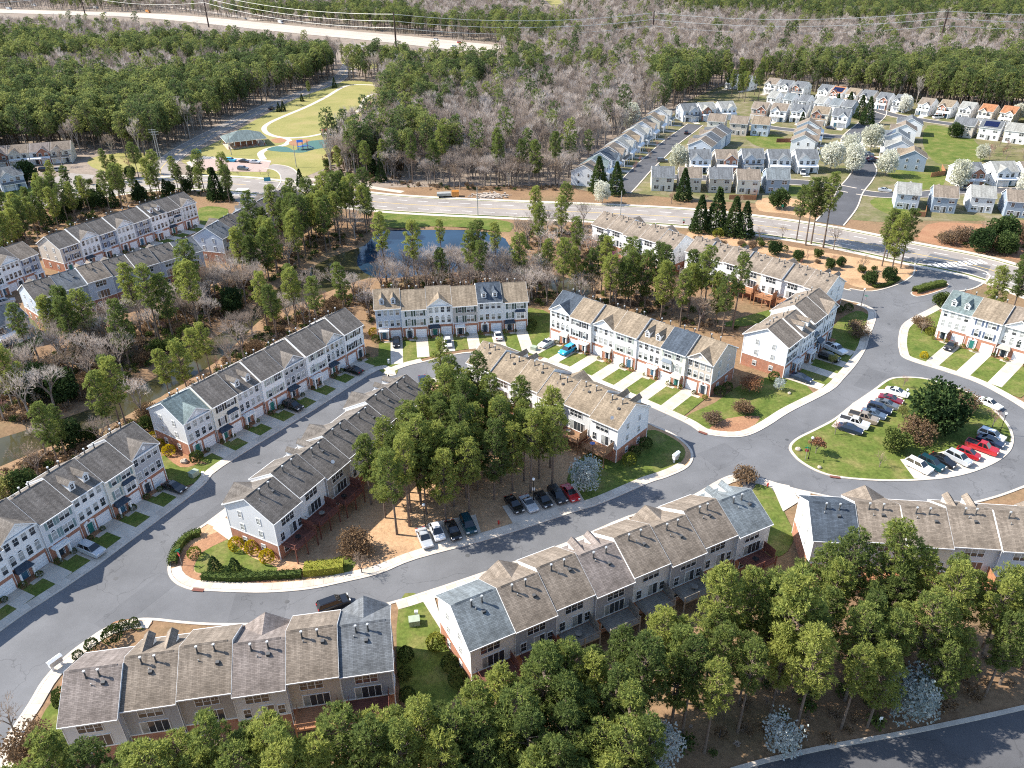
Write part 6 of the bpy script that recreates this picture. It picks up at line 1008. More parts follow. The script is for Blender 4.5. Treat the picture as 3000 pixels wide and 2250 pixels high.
# ------------------------------------------------------------------ vehicles (local: x forward, length centred, wheels on z = 0)
def car_parts(kind):
    L, W = {'sedan': (4.75, 1.82), 'suv': (4.75, 1.9), 'hatch': (4.2, 1.78), 'pickup': (5.7, 2.0), 'coupe': (4.5, 1.82), 'truck': (9.0, 2.5), 'van': (5.4, 2.05)}[kind]; h = L / 2
    side = {'sedan': [(-h, .42), (-h + .02, .86), (-h + .3, .98), (-h + .9, 1.0), (h - 1.5, .98), (h - .5, .82), (h - .05, .68), (h, .42)], 'suv': [(-h, .5), (-h + .02, 1.0), (-h + .1, 1.08), (h - 1.35, 1.08), (h - .35, .98), (h - .03, .82), (h, .5)],
            'pickup': [(-h, .55), (-h, 1.12), (h - 1.7, 1.12), (h - .3, 1.05), (h - .03, .9), (h, .55)]}
    side['hatch'] = [(-h, .45), (-h + .02, .95), (-h + .2, 1.02), (h - 1.2, 1.0), (h - .4, .86), (h - .04, .7), (h, .45)]; side['coupe'] = side['sedan']; side['van'] = side['suv']; side['truck'] = [(h - 2.2, .6), (h - 2.2, 1.5), (h - .2, 1.5), (h, 1.2), (h, .6)]
    prof = side[kind] + [(h - .25, .24), (-h + .2 if kind != 'truck' else h - 2.1, .24)]
    cab = {'sedan': (-h + .75, -h + 1.55, h - 2.25, h - 1.35, .98, 1.44), 'suv': (-h + .08, -h + .4, h - 2.0, h - 1.15, 1.06, 1.68), 'hatch': (-h + .1, -h + .65, h - 1.95, h - 1.0, 1.0, 1.5), 'coupe': (-h + .85, -h + 1.75, h - 2.35, h - 1.5, .98, 1.36), 'pickup': (-h + 2.05, -h + 2.35, h - 2.25, h - 1.55, 1.1, 1.82), 'van': (-h + .08, -h + .2, h - 1.6, h - .7, 1.06, 2.0), 'truck': (h - 2.2, h - 2.1, h - .9, h - .3, 1.45, 2.5)}[kind]
    def body(paint_):
        mb = MB(); n = len(prof); st = []
        for yy, ins, dz in ((-W / 2, .0, 0), (-W / 2 + .12, .0, .035), (W / 2 - .12, .0, .035), (W / 2, .0, 0)):
            e_ = abs(yy) > W / 2 - .05; st.append([(x * (.975 if e_ else 1), yy, z - (.05 if e_ and z > .6 else 0) + (.0 if e_ else 0)) for x, z in prof])
        for a, b in zip(st, st[1:]):
            for i in range(n): j = (i + 1) % n; mb.face([a[i], a[j], b[j], b[i]], paint_)
        mb.face(st[0], paint_); mb.face(st[-1][::-1], paint_)
        x0, x1, x2, x3, z0, z1 = cab; wb, wt = W / 2 - .1, W / 2 - .3; z0 -= .03
        R4 = lambda x, w_, z: [(x, -w_, z), (x, w_, z)]
        r = [(x1, -wt, z1), (x2, -wt, z1), (x2, wt, z1), (x1, wt, z1)]; mb.face(r, paint_); mb.box(x1 + .15, x2 - .1, -wt + .12, wt - .12, z1 + .002, z1 + .03, paint_, 'b')
        for s in (-1, 1):                                       # pillars
            for (xa, za, xb, zb, ww) in ((x0, z0, x1, z1, .09), (x3, z0, x2, z1, .07), ((x0 + x3) / 2, z0, (x1 + x2) / 2, z1, .06)):
                wa, wc = s * (wb + .012), s * (wt + .012); P = [(xa - ww, wa, za), (xa + ww, wa, za), (xb + ww, wc, zb), (xb - ww, wc, zb)]; mb.face(P if s < 0 else P[::-1], paint_)
        if kind == 'pickup':
            mb.box(-h + .12, -h + 2.0, -W / 2 + .2, W / 2 - .2, 1.125, 1.13, 'bed_liner'); 
            for s in (-1, 1): mb.box(-h + .05, -h + 2.02, s * (W / 2 - .15) - .06, s * (W / 2 - .15) + .06, 1.1, 1.22, paint_)
            mb.box(-h + .02, -h + .1, -W / 2 + .15, W / 2 - .15, 1.1, 1.22, paint_)
        if kind == 'truck': mb.box(-h, h - 2.4, -W / 2, W / 2, .9, 3.4, paint_)
        me = mb.mesh('body'); me.polygons.foreach_set('use_smooth', [False] * len(me.polygons)); return me
    def glassm():
        mb = MB(); x0, x1, x2, x3, z0, z1 = cab; z0 -= .03; wb, wt = W / 2 - .1, W / 2 - .3
        mb.face([(x0, -wb, z0), (x1, -wt, z1), (x1, wt, z1), (x0, wb, z0)], 'car_glass'); mb.face([(x3, wb, z0), (x2, wt, z1), (x2, -wt, z1), (x3, -wb, z0)], 'car_glass')
        for s in (-1, 1): P = [(x0, s * wb, z0), (x3, s * wb, z0), (x2, s * wt, z1), (x1, s * wt, z1)]; mb.face(P if s < 0 else P[::-1], 'car_glass')
        return mb.mesh('window_glass')
    def wheel():
        mb = MB(); r = .34 if kind not in ('pickup', 'truck') else .42; mb.tube((0, -.1, 0), (0, .1, 0), r, r, 'tyre', 14)
        for s in (-1, 1):
            mb.face([(r * math.cos(t), s * .1, r * math.sin(t)) for t in [6.283 * i / 14 * -s for i in range(14)]], 'tyre'); mb.face([(r * .66 * math.cos(t), s * .112, r * .66 * math.sin(t)) for t in [6.283 * i / 10 * -s for i in range(10)]], 'rim')
        return mb.mesh('wheel'), r
    def lights():
        out = []
        zf = prof[-3][1] + .16 if kind != 'truck' else .9
        for nm, x, mt, zz in (('headlight', h - .03, 'lamp_white', .70 if kind in ('sedan', 'coupe', 'hatch') else .9), ('tail_light', -h + .01, 'lamp_red', .82 if kind in ('sedan', 'coupe', 'hatch') else .98)):
            mb = MB(); mb.box(-.06, .06, -.2, .2, -.09, .09, mt); out.append((nm, mb.mesh(nm), x, zz))
        return out
    wm, wr = wheel(); return dict(L=L, W=W, h=h, body={}, mk=body, glass=glassm(), wheel=wm, wr=wr, lights=lights(), wb=L * .3)
KIND = {}
PN = dict(whitecar='white', black='black', navy='navy', silver='silver', grey='dark grey', red='red', maroon='maroon', tan='tan', teal='dark teal', skyblue='bright blue', bluegrey='blue-grey', orange='orange')
def car(pos, nose, kind, col, label, group=None, z=.13):
    if kind not in KIND: KIND[kind] = car_parts(kind)
    K = KIND[kind]; th = math.atan2(nose[1] - pos[1], nose[0] - pos[0]); o = empty({'pickup': 'pickup_truck', 'truck': 'box_truck', 'van': 'van'}.get(kind, 'parked_car'), (pos[0], pos[1], z), th); tag(o, label, {'pickup': 'pickup', 'truck': 'truck', 'van': 'van'}.get(kind, 'car'), group)
    if col not in K['body']: K['body'][col] = K['mk']('paint_' + col)
    link('body', K['body'][col], o); link('window_glass', K['glass'], o)
    for sx in (-1, 1):
        for sy in (-1, 1): link('wheel', K['wheel'], o, (sx * K['wb'] + (.05 if sx > 0 else 0), sy * (K['W'] / 2 - .12), K['wr']))
    for nm, me, x, zz in K['lights']:
        for sy in (-1, 1): link(nm, me, o, (x * .985, sy * (K['W'] / 2 - .32), zz))
    return o
def nz(t, x, y, dx, dy): return q(t, x, y), q(t, x + dx, y + dy)
PK = 'cars parked round the oval'
for x, y, k, c, lb in ((190, 348, 'sedan', 'navy', 'navy sedan, nearest in the left parking row of the oval'), (213, 310, 'pickup', 'whitecar', 'white pickup next to the navy sedan on the oval'), (270, 280, 'pickup', 'tan', 'tan pickup with sunroof beside the white pickup'), (335, 255, 'sedan', 'bluegrey', 'blue-grey sedan, fourth in the left oval parking row'), (370, 225, 'suv', 'navy', 'dark navy wagon, fifth in the left oval parking row'), (415, 195, 'sedan', 'grey', 'grey-blue sedan, sixth in the left oval parking row'), (440, 165, 'sedan', 'maroon', 'maroon car half hidden by a sapling on the oval'), (478, 120, 'sedan', 'whitecar', 'white sedan, farthest in the left oval parking row')): car(*nz('zr', x, y, 60, 17), k, c, lb, PK)
for x, y, k, c, lb in ((612, 580, 'suv', 'whitecar', 'white SUV with spare wheel, leftmost in the lower oval row'), (690, 565, 'suv', 'teal', 'dark teal SUV, second in the lower oval row'), (762, 545, 'sedan', 'black', 'black sedan, third in the lower oval row'), (858, 532, 'suv', 'silver', 'silver crossover in the lower oval row'), (918, 502, 'hatch', 'red', 'small red hatchback with black roof on the oval'), (1003, 465, 'pickup', 'red', 'big red pickup in the lower oval row'), (1055, 425, 'sedan', 'navy', 'dark car half hidden behind the red pickup'), (1062, 390, 'suv', 'whitecar', 'white SUV behind the red pickup')): car(*nz('zr', x, y, 60, 30 if x < 900 else 22), k, c, lb, PK)
car(*nz('zr', 1052, 188, 60, 26), 'sedan', 'whitecar', 'white car parked on the street at the right of the oval', None, .03)
for x, y, k, c, lb in ((540, 190, 'sedan', 'silver', 'silver sedan, leftmost of four below the central pines'), (622, 150, 'hatch', 'whitecar', 'white hatchback, second of four below the central pines'), (725, 140, 'sedan', 'black', 'black sedan, third of four below the central pines'), (822, 105, 'suv', 'teal', 'teal SUV, rightmost of four below the central pines')): car(*nz('r8', x, y, 28, 60), k, c, lb, 'cars below the central pines')
for x, y, k, c, lb in ((1120, 1630, 'sedan', 'black', 'black sedan, leftmost of five under the pine shade'), (1215, 1625, 'coupe', 'silver', 'silver coupe, second of five under the pine shade'), (1310, 1600, 'hatch', 'black', 'black hatchback, third of five under the pine shade'), (1400, 1572, 'suv', 'black', 'black crossover, fourth of five under the pine shade'), (1483, 1555, 'sedan', 'red', 'red sedan, rightmost of five under the pine shade')): car(*nz('r5', x, y, 40, 50), k, c, lb, 'cars under the pine shade')
def drive_car(row_, i, y, k, c, lb, back=False, dx=0):
    r = ROWS[row_]; gs = DS[row_](i); x = i * r['w'] + (r['w'] - 1.68 if gs else 1.68) + dx; a, b = rp(row_, x, y), rp(row_, x, y + (1 if back else -1)); car(a, b, k, c, lb, None, .14)
drive_car('A', 6, -3.6, 'sedan', 'black', 'black sedan in the drive of the grey gabled end unit'); drive_car('A', 3, -4.2, 'suv', 'silver', 'silver SUV in the shaded drive of the lower left row'); drive_car('B', 3, -3.4, 'suv', 'black', 'black SUV in a drive of the teal-ended row'); drive_car('B', 6, -3.4, 'sedan', 'black', 'black sedan in a drive near the far end of the teal-ended row', True)
drive_car('F', 0, -3.6, 'hatch', 'black', 'black hatchback before the blue dormered house'); drive_car('F', 4, -3.4, 'sedan', 'whitecar', 'white sedan in a drive of the camera-facing row', True); drive_car('F', 2, -5.6, 'hatch', 'whitecar', 'white car half hidden behind the lone pine'); drive_car('C', 0, -3.6, 'coupe', 'whitecar', 'white coupe in the drive of the navy-roofed unit'); drive_car('C', 1, -3.4, 'suv', 'skyblue', 'bright sky blue SUV in a drive of the white row')
drive_car('E', 2, -4.2, 'suv', 'black', 'black SUV in the shade of the short row'); drive_car('E', 0, -3.4, 'sedan', 'navy', 'dark car under the balcony of the short row'); car(*nz('r6', 985, 620, 60, 28), 'pickup', 'whitecar', 'white pickup with a green stripe in the shaded drive', None, .14); drive_car('L', 0, -3.6, 'sedan', 'black', 'black sedan in the drive of the green-roofed unit', False)
car(*nz('zf', 362, 690, 8, 40), 'sedan', 'navy', 'dark blue sedan beside the end of the dark-roofed row', None, .03); car(*nz('r7', 2165, 615, 60, -22), 'suv', 'black', 'black SUV on the street behind the bottom left roofs', None, .03); car(*nz('r4', 40, 310, 60, -14), 'suv', 'silver', 'silver car at the left edge below the grey townhouse', None, .05)
for x, y, c, k, lb, dx in ((358, 460, 'skyblue', 'suv', 'blue car in the park lot', 40), (428, 464, 'black', 'sedan', 'black car in the park lot', 40), (486, 469, 'silver', 'sedan', 'silver car in the park lot', 40), (423, 505, 'grey', 'suv', 'grey SUV in the near row of the park lot', 40)): car(*nz('zp', x, y, dx, 2), k, c, lb, 'cars in the park lot', .07)
car(*nz('zp', 573, 183, 40, -22), 'suv', 'black', 'black car driving on the forest road', None, .05)
for t, x, y, dx, dy, k, c, lb in (('T3', 770, 812, 40, 2, 'suv', 'bluegrey', 'blue-grey SUV by the blossom tree drive'), ('T3', 805, 850, 40, -6, 'sedan', 'maroon', 'maroon sedan below the blue-grey SUV'), ('T3', 818, 870, 40, 0, 'sedan', 'navy', 'navy sedan below the maroon sedan'), ('T3', 420, 565, 40, 6, 'sedan', 'navy', 'navy sedan before the white corner house'), ('T5', 1115, 415, 4, 30, 'van', 'whitecar', 'white van in a house drive above the wide road'), ('T6', 90, 350, 40, 4, 'sedan', 'silver', 'silver car at the house street corner'), ('T1', 950, 618, 40, 0, 'suv', 'grey', 'dark grey car on the climbing house street'), ('T1', 1175, 355, 6, -30, 'suv', 'black', 'black car far up the climbing house street'), ('T4', 465, 402, 40, -2, 'van', 'whitecar', 'white van before the far house row'), ('T8', 283, 192, 30, -2, 'suv', 'silver', 'silver car before the far left houses'), ('T8', 210, 192, 30, -2, 'suv', 'black', 'black car before the far left houses')): car(*nz(t, x, y, dx, dy), k, c, lb, 'cars among the houses', .09)
for t, x, y, dx, dy, k, c, lb in (('h1', 126, 24, 30, 1, 'truck', 'whitecar', 'white box truck at the far left of the highway'), ('h1', 358, 33, 30, 2, 'truck', 'whitecar', 'white truck on the highway by the first pole'), ('h1', 552, 48, 30, 3, 'truck', 'orange', 'orange truck on the highway'), ('h1', 392, 50, 30, 2, 'sedan', 'black', 'dark car on the highway behind the orange truck'), ('h1', 915, 73, 30, 5, 'sedan', 'navy', 'dark car on the highway near the green sign'), ('h1', 1045, 88, 30, 5, 'truck', 'whitecar', 'white truck on the highway right of the green sign'), ('h1', 35, 37, 30, 1, 'truck', 'silver', 'silver truck at the left edge of the highway'), ('h2', 353, 152, 30, 3, 'van', 'whitecar', 'white van on the right stretch of highway'), ('h2', 440, 162, 30, 3, 'suv', 'red', 'red car on the right stretch of highway'), ('h2', 418, 178, -30, -3, 'van', 'whitecar', 'white van on the near highway lanes')): car(*nz(t, x, y, dx, dy), k, c, lb, 'highway traffic', .3)
# ------------------------------------------------------------------ street furniture
def lamp(pos, label):
    o = empty('street_lamp', (*pos, .1)); tag(o, label, 'lamp', 'globe street lamps'); mb = MB(); mb.tube((0, 0, 0), (0, 0, .5), .14, .09, 'black_metal', 8); mb.tube((0, 0, .5), (0, 0, 4.3), .065, .05, 'black_metal', 8); mb.tube((0, 0, 4.3), (0, 0, 4.42), .14, .16, 'black_metal', 8); mb.build('post', o); mb = MB(); mb.sphere((0, 0, 4.68), .27, 'globe', 12, 8); mb.build('globe', o, True)
lamp(q('zl', 648, 852), 'black globe lamp at the left tip of the oval'); lamp(q('r6', 2050, 1158), 'black globe lamp at the right end of the oval'); lamp(q('r6', 1155, 325), 'black globe lamp near the estate entrance'); lamp(q('zr', 515, 215), 'black globe lamp behind the left parked cars'); lamp(q('r5', 1245, 1590), 'black globe lamp behind the cars in pine shade'); lamp(q('r8', 545, 100), 'black globe lamp behind the four cars'); lamp(q('r4', 425, 75), 'black globe lamp at the brick end of the upper left row')
def sign(pos, label, mat, w, h, zt, th=0):
    o = empty('street_sign', (*pos, .05), th); tag(o, label, 'sign', 'street signs'); mb = MB(); mb.tube((0, 0, 0), (0, 0, zt), .04, .04, 'pole_grey', 6); mb.build('post', o); mb = MB(); mb.box(-w / 2, w / 2, -.045, -.015, zt - h, zt, mat); mb.build('panel', o)
def stop_sign(pos, label, th=0):
    o = empty('stop_sign', (*pos, .05), th); tag(o, label, 'sign', 'street signs'); mb = MB(); mb.tube((0, 0, 0), (0, 0, 2.7), .04, .04, 'pole_grey', 6); mb.build('post', o); mb = MB(); mb.prism([(.38 * math.cos(R(22.5 + 45 * i)), 2.2 + .38 * math.sin(R(22.5 + 45 * i))) for i in range(8)], -.06, -.03, 'y', 'play_red'); mb.build('panel', o); mb = MB(); mb.box(-.45, .45, -.01, .02, 2.75, 2.95, 'sign_green'); mb.box(-.01, .02, -.45, .45, 2.97, 3.15, 'sign_green'); mb.build('name_blades', o)
stop_sign(q('r7', 1180, 345), 'stop sign with green name blades at the hedge tip', R(-40)); stop_sign(q('zl', 575, 880), 'stop sign with green name blades on the oval', R(160)); stop_sign(q('r6', 1175, 330), 'green-topped street sign by the entrance lamp', R(60)); stop_sign(q('T7', 478, 112), 'stop sign at the kerb by the four cedars', R(20)); sign(q('r5', 1245, 1570), 'small white parking sign behind the cars in pine shade', 'plastic_white', .5, .6, 2.3); sign(q('r9', 1265, 1400), 'small sign at the kerb of the shaded street', 'plastic_white', .4, .5, 2.1); sign(q('T5', 920, 770), 'round green street sign on the corner above the wide road', 'sign_green', .8, .8, 2.8); sign(q('zp', 178, 425), 'blue park sign beside the forest road', 'sign_blue', 4.0, 1.6, 2.2, R(10)); sign(q('zp', 552, 570), 'blue sign at the mouth of the park drive', 'sign_blue', 2.6, 1.6, 2.0, R(10))
def boxthing(name, pos, label, cat, w, d, h, mat, th=0, lid=.12):
    o = empty(name, (*pos, .09), th); tag(o, label, cat); mb = MB(); mb.box(-w / 2, w / 2, -d / 2, d / 2, 0, h - lid, mat); mb.build('cabinet', o); mb = MB(); mb.prism([(-d / 2 - .04, h - lid), (d / 2 + .04, h - lid), (d / 2 + .02, h), (-d / 2 - .02, h - .02)], -w / 2 - .04, w / 2 + .04, 'x', mat); mb.build('lid', o)
boxthing('utility_box', q('r4', 1260, 1425), 'green-grey utility box on the lawn between the two left rows', 'utility box', 1.5, 1.2, 1.0, 'plastic_green', R(60)); boxthing('pedestal', q('r4', 1318, 1425), 'small white pedestal next to the green-grey box', 'utility box', .4, .4, .8, 'plastic_white'); boxthing('utility_box', q('r8', 475, 725), 'utility box on the lawn between two bottom rows', 'utility box', 1.5, 1.2, 1.0, 'plastic_green', R(10)); boxthing('pedestal', q('r8', 488, 675), 'small white pedestal above the bottom lawn utility box', 'utility box', .45, .4, .95, 'plastic_white'); boxthing('utility_box', q('zf', 1098, 465), 'utility box beside the white coupe drive', 'utility box', 1.4, 1.1, .9, 'plastic_green', R(-30)); boxthing('pedestal', q('zf', 133, 555), 'white pedestal on the lawn left of the camera-facing row', 'utility box', .4, .4, 1.0, 'plastic_white')
def mailbox(pos, th, label):
    o = empty('mailbox_cluster', (*pos, .1), th); tag(o, label, 'mailbox'); mb = MB(); mb.box(-.85, .85, -.3, .3, .7, 1.6, 'plastic_white'); mb.prism([(-.4, 1.6), (.4, 1.6), (0, 1.85)], -.95, .95, 'x', 'plastic_white'); mb.build('box_bank', o); 
    for x in (-.6, .6): mb = MB(); mb.box(x - .15, x + .15, -.15, .15, 0, .75, 'plastic_white'); mb.build('leg', o)
    for i in range(4): mb = MB(); mb.box(-.8 + .405 * i, -.44 + .405 * i, -.32, -.302, .75, 1.55, 'cap_metal'); mb.build('box_door', o)
mailbox(q('r7', 375, 1010), R(58), 'white mailbox cluster on the kerb at lower left'); mailbox(q('r5', 2165, 1330), R(50), 'white mailbox cluster by the corner of the central block')
def hydrant(pos, label): o = empty('fire_hydrant', (*pos, .1)); tag(o, label, 'hydrant'); mb = MB(); mb.tube((0, 0, 0), (0, 0, .6), .14, .12, 'hydrant_red', 8); mb.sphere((0, 0, .62), .14, 'hydrant_red', 8, 5); mb.build('barrel', o); mb = MB(); mb.tube((-.24, 0, .42), (.24, 0, .42), .07, .07, 'hydrant_red', 6, True); mb.build('nozzle', o)
hydrant(q('r8', 1020, 80), 'red fire hydrant between the two groups of parked cars'); hydrant(q('r6', 550, 1495), 'red fire hydrant at the tip by the blue roof')
def rock(pos, r, label):
    rs = random.Random(int(pos[0] * 10)); mb = MB(); mb.sphere((0, 0, r * .35), r, 'stone', 9, 6, .7); mb.v = [tuple(c * rs.uniform(.85, 1.12) for c in v) for v in mb.v]; o = mb.build('boulder'); o.location = (*pos, .1); tag(o, label, 'rock')
rock(q('zl', 420, 655), .55, 'pale boulder at the left tip of the oval'); rock(q('zl', 885, 1045), .4, 'small boulder near the oval kerb'); rock(q('r4', 1195, 1340), .7, 'pale rock beside the brick corner of the teal-ended row'); rock(q('r6', 690, 895), .4, 'pale rock on the shaded lawn by the short row')
# drains in the kerbs
for t, x, y, dx, dy, lb in (('zl', 1225, 1245, 60, 8, 'rusty storm drain in the oval kerb'), ('r7', 1285, 508, 60, 4, 'storm drain in the kerb by the long hedge'), ('r6', 130, 1148, 40, 14, 'storm drain at the corner bed kerb')):
    a, b = q(t, x, y), q(t, x + dx, y + dy); o = empty('storm_drain', (*a, .12), math.atan2(b[1] - a[1], b[0] - a[0])); tag(o, lb, 'drain'); mb = MB(); mb.box(-.9, .9, -.3, .3, 0, .03, 'wood_red'); mb.build('hood', o); mb = MB(); mb.box(-.7, .7, -.34, -.302, -.1, .0, 'black_metal'); mb.build('grate', o)
# satellite dishes on roofs
def dish(row_, i, fx, fy, label):
    r = ROWS[row_]; p = rp(row_, (i + fx) * r['w'], DEP * fy); z = E0 + 2.85 - abs(fy - .5) * DEP * SL + .1; o = empty('satellite_dish', (*p, z), 0); tag(o, label, 'dish'); mb = MB(); mb.tube((0, 0, 0), (0, 0, .6), .03, .03, 'pole_grey', 5); mb.build('mast', o); mb = MB()
    mb.face([(.32 * math.cos(t), -.12 + .06 * math.sin(t), .75 + .36 * math.sin(t)) for t in [6.283 * k / 14 for k in range(14)]], 'plastic_white'); mb.face([(.32 * math.cos(t), -.10 + .06 * math.sin(t), .75 + .36 * math.sin(t)) for t in [-6.283 * k / 14 for k in range(14)]], 'plastic_white'); mb.build('reflector', o)
dish('M', 0, .3, .93, 'white satellite dish at the eave of the blue-shaded end unit'); dish('D', 4, .5, .92, 'white satellite dish at the eave of the dark-roofed row')
# park pavilion
def pavilion():
    a, b = q('zp', 345, 395), q('zp', 540, 372); th = math.atan2(b[1] - a[1], b[0] - a[0]); L = math.hypot(b[0] - a[0], b[1] - a[1]); o = empty('pavilion', (*a, .05), th); tag(o, 'open park pavilion with blue-grey hipped roof and brick piers', 'pavilion'); D = 13; mb = MB(); E_ = 3.4; r0 = [(-1, -1, E_), (L + 1, -1, E_), (L + 1, D + 1, E_), (-1, D + 1, E_)]; A, B = (D / 2, D / 2, 6.6), (L - D / 2, D / 2, 6.6)
    mb.face([r0[0], r0[1], B, A], 'roof_teal'); mb.face([r0[1], r0[2], B], 'roof_teal'); mb.face([r0[2], r0[3], A, B], 'roof_teal'); mb.face([r0[3], r0[0], A], 'roof_teal'); mb.box(-.95, L + .95, -.95, D + .95, E_ - .35, E_ - .01, 'trim'); mb.build('roof', o)
    n = 7
    for i in range(n):
        for y in (0, D): x = .3 + (L - .6) * i / (n - 1); mb = MB(); mb.box(x - .25, x + .25, y - .25, y + .25, 0, 1.2, 'brick'); mb.box(x - .16, x + .16, y - .16, y + .16, 1.2, E_ - .36, 'trim'); mb.build('column', o)
    mb = MB(); mb.box(L * .25, L * .8, 3.5, D - .6, 0, E_ - .37, 'brick'); mb.build('brick_core', o); mb = MB(); mb.box(-.6, L + .6, -.6, D + .6, -.04, .03, 'concrete'); mb.build('floor_slab', o)
pavilion()
def play(t, x, y, label, seed):
    o = empty('play_structure', (*q(t, x, y), .05), .4); tag(o, label, 'playground'); rs = random.Random(seed)
    for i in range(6): mb = MB(); xx, yy = (i % 3) * 2.2 - 2.2, (i // 3) * 2.2 - 1.1; mb.tube((xx, yy, 0), (xx, yy, 3.6), .09, .09, rs.choice(('play_blue', 'play_red')), 6); mb.build('post', o)
    mb = MB(); mb.box(-2.3, 2.3, -1.2, 1.2, 1.4, 1.52, 'play_blue'); mb.build('deck', o); mb = MB(); mb.prism([(-1.3, 3.5), (1.3, 3.5), (0, 4.4)], -2.4, .3, 'x', 'play_blue' if seed % 2 else 'play_red'); mb.build('canopy', o); mb = MB(); mb.prism([(2.3, 1.45), (4.6, .2), (4.9, .2), (4.9, .35), (2.4, 1.65)], -.4, .4, 'y', 'play_blue'); mb.build('slide', o)
play('zp', 740, 395, 'blue play structure with slide on the teal surface', 1); play('zp', 872, 335, 'red and blue climbing tower by the park path', 2)
# swing frame beside the lawn
o = empty('swing_frame', (*q('zp', 1020, 228), .05), .1); tag(o, 'dark wooden swing frame beside the sand pit', 'swing')
for x in (-3.5, 0, 3.5):
    mb = MB(); mb.tube((x, -1, 0), (x, 0, 2.8), .09, .09, 'wood_brown', 5); mb.tube((x, 1, 0), (x, 0, 2.8), .09, .09, 'wood_brown', 5); mb.build('leg', o)
mb = MB(); mb.tube((-3.7, 0, 2.8), (3.7, 0, 2.8), .09, .09, 'wood_brown', 6); mb.build('top_beam', o)
# fences at gardens
def fence(pts, h, mat, label):
    o = empty('garden_fence', (*pts[0], .03)); tag(o, label, 'fence'); a0 = pts[0]
    for a, b in zip(pts, pts[1:]):
        L = math.hypot(b[0] - a[0], b[1] - a[1]); th = math.atan2(b[1] - a[1], b[0] - a[0]); n = max(1, int(L / 1.8))
        for i in range(n): mb = MB(); x0 = L * i / n; mb.box(x0 + .02, L * (i + 1) / n - .02, -.03, .03, .05, h, mat); mb.box(x0 - .05, x0 + .05, -.06, .06, 0, h + .12, mat); p = mb.build('panel', o, False); p.location = (a[0] - a0[0], a[1] - a0[1], 0); p.rotation_euler = (0, 0, th)
fence(ql('T2', (870, 690), (1005, 690), (1020, 640)), 1.8, 'wood_red', 'dark red garden fence on the small lawn'); fence(ql('T5', (430, 650), (680, 655), (690, 600)), 1.8, 'wood_orange', 'wooden fence behind the cream house above the road'); fence(ql('T4', (400, 950), (530, 930), (500, 870)), 1.8, 'wood_orange', 'orange fence beside the slate blue gable end'); fence(ql('T6', (330, 560), (430, 565), (440, 500)), 1.8, 'wood_orange', 'orange fence behind the blue house at right')
# solar panels
for i, (t, x, y) in enumerate((('T4', 990, 440), ('T3', 545, 190), ('T4', 190, 508))):
    hs = min(HOUSES, key=lambda o_: (o_.location.x - q(t, x, y, 7)[0]) ** 2 + (o_.location.y - q(t, x, y, 7)[1]) ** 2); ry = 1 if i == 0 else -1; sl = 2.6 / 5
    root = None
    for r_ in range(2):
        for c in range(5):
            mb = MB(); x0 = -2.9 + 1.18 * c; y0 = ry * (1.1 + 1.7 * r_); y1 = y0 + ry * 1.62; zz = lambda y_: 5.5 + 2.6 - abs(y_) * sl + .16; P = [(x0, y0, zz(y0)), (x0 + 1.12, y0, zz(y0)), (x0 + 1.12, y1, zz(y1)), (x0, y1, zz(y1))]; mb.face(P if ry > 0 else P[::-1], 'solar'); mb.face([(a, b, c_ - .05) for a, b, c_ in P][::-1] if ry > 0 else [(a, b, c_ - .05) for a, b, c_ in P], 'black_metal'); mb.build('solar_panel', hs)
# fountain in the pond
for i, (x, y, h) in enumerate(((1038, 548, 3.2), (1030, 562, 2.0))):
    p = g(x, y, -.5); o = empty('fountain', (*p, -.55)); tag(o, ('upper', 'lower')[i] + ' white fountain spray on the pond', 'fountain'); mb = MB(); mb.tube((0, 0, 0), (0, 0, .15), .7, .6, 'black_metal', 10, True); mb.build('float', o); mb = MB(); rs = random.Random(i)
    for _ in range(420): a = rs.uniform(0, 6.28); t = rs.random(); R_ = t * 1.8; z = h * (1 - (2 * t - .7) ** 2 * .55) * rs.uniform(.7, 1); v = Vector((rs.gauss(0, 1), rs.gauss(0, 1), rs.gauss(0, 1))).normalized() * .12; c = Vector((R_ * math.cos(a), R_ * math.sin(a), max(.05, z - .3))); s = v.orthogonal() * .5; mb.face([tuple(c - v), tuple(c + s), tuple(c + v), tuple(c - s)], 'spray')
    mb.build('spray', o)
# utility poles and the transmission line
def hpole(pos, h, label, mat='pole_brown', arm=0.0, lean=0.0):
    o = empty('utility_pole', (*pos, 0)); tag(o, label, 'pole', 'tall poles'); o.rotation_euler = (0, lean, 0); mb = MB(); mb.tube((0, 0, 0), (0, 0, h), .85 if h > 22 else .18, .5 if h > 22 else .12, mat, 8, True); mb.build('shaft', o)
    if arm:
        for z in (h - .4, h - 1.4): mb = MB(); mb.box(-arm, arm, -.08, .08, z, z + .16, mat); mb.build('crossarm', o)
TP = [(G(418, 118), 34, 'first dark transmission pole from the left'), (G(625, 88), 36, 'third dark transmission pole from the left, before the highway'), (G(1163, 165), 32.5, 'dark transmission pole above the clearing'), (G(1909, 138), 28, 'dark transmission pole over the middle wood'), (G(2742, 160), 32, 'leaning dark transmission pole at upper right')]
TP[0] = (G(250, 44), 34, TP[0][2]); TP[1] = (G(612, 80), 36, TP[1][2])
for p, h, lb in TP: hpole(p, h, lb, lean=.05 if 'leaning' in lb else 0)
def wire(a, b, sag, label):
    mb = MB(); pts = []
    for i in range(15): t = i / 14; pts.append(Vector(a).lerp(Vector(b), t) - Vector((0, 0, sag * 4 * t * (1 - t))))
    for p, r_ in zip(pts, pts[1:]): mb.tube(p, r_, .23, .23, 'wire', 4)
    tag(mb.build('power_line'), label, 'wire', 'transmission wires')
ends_ = [((-900.0, 900.0), 34)] + [(p, h) for p, h, _ in TP] + [((760.0, 560.0), 32)]
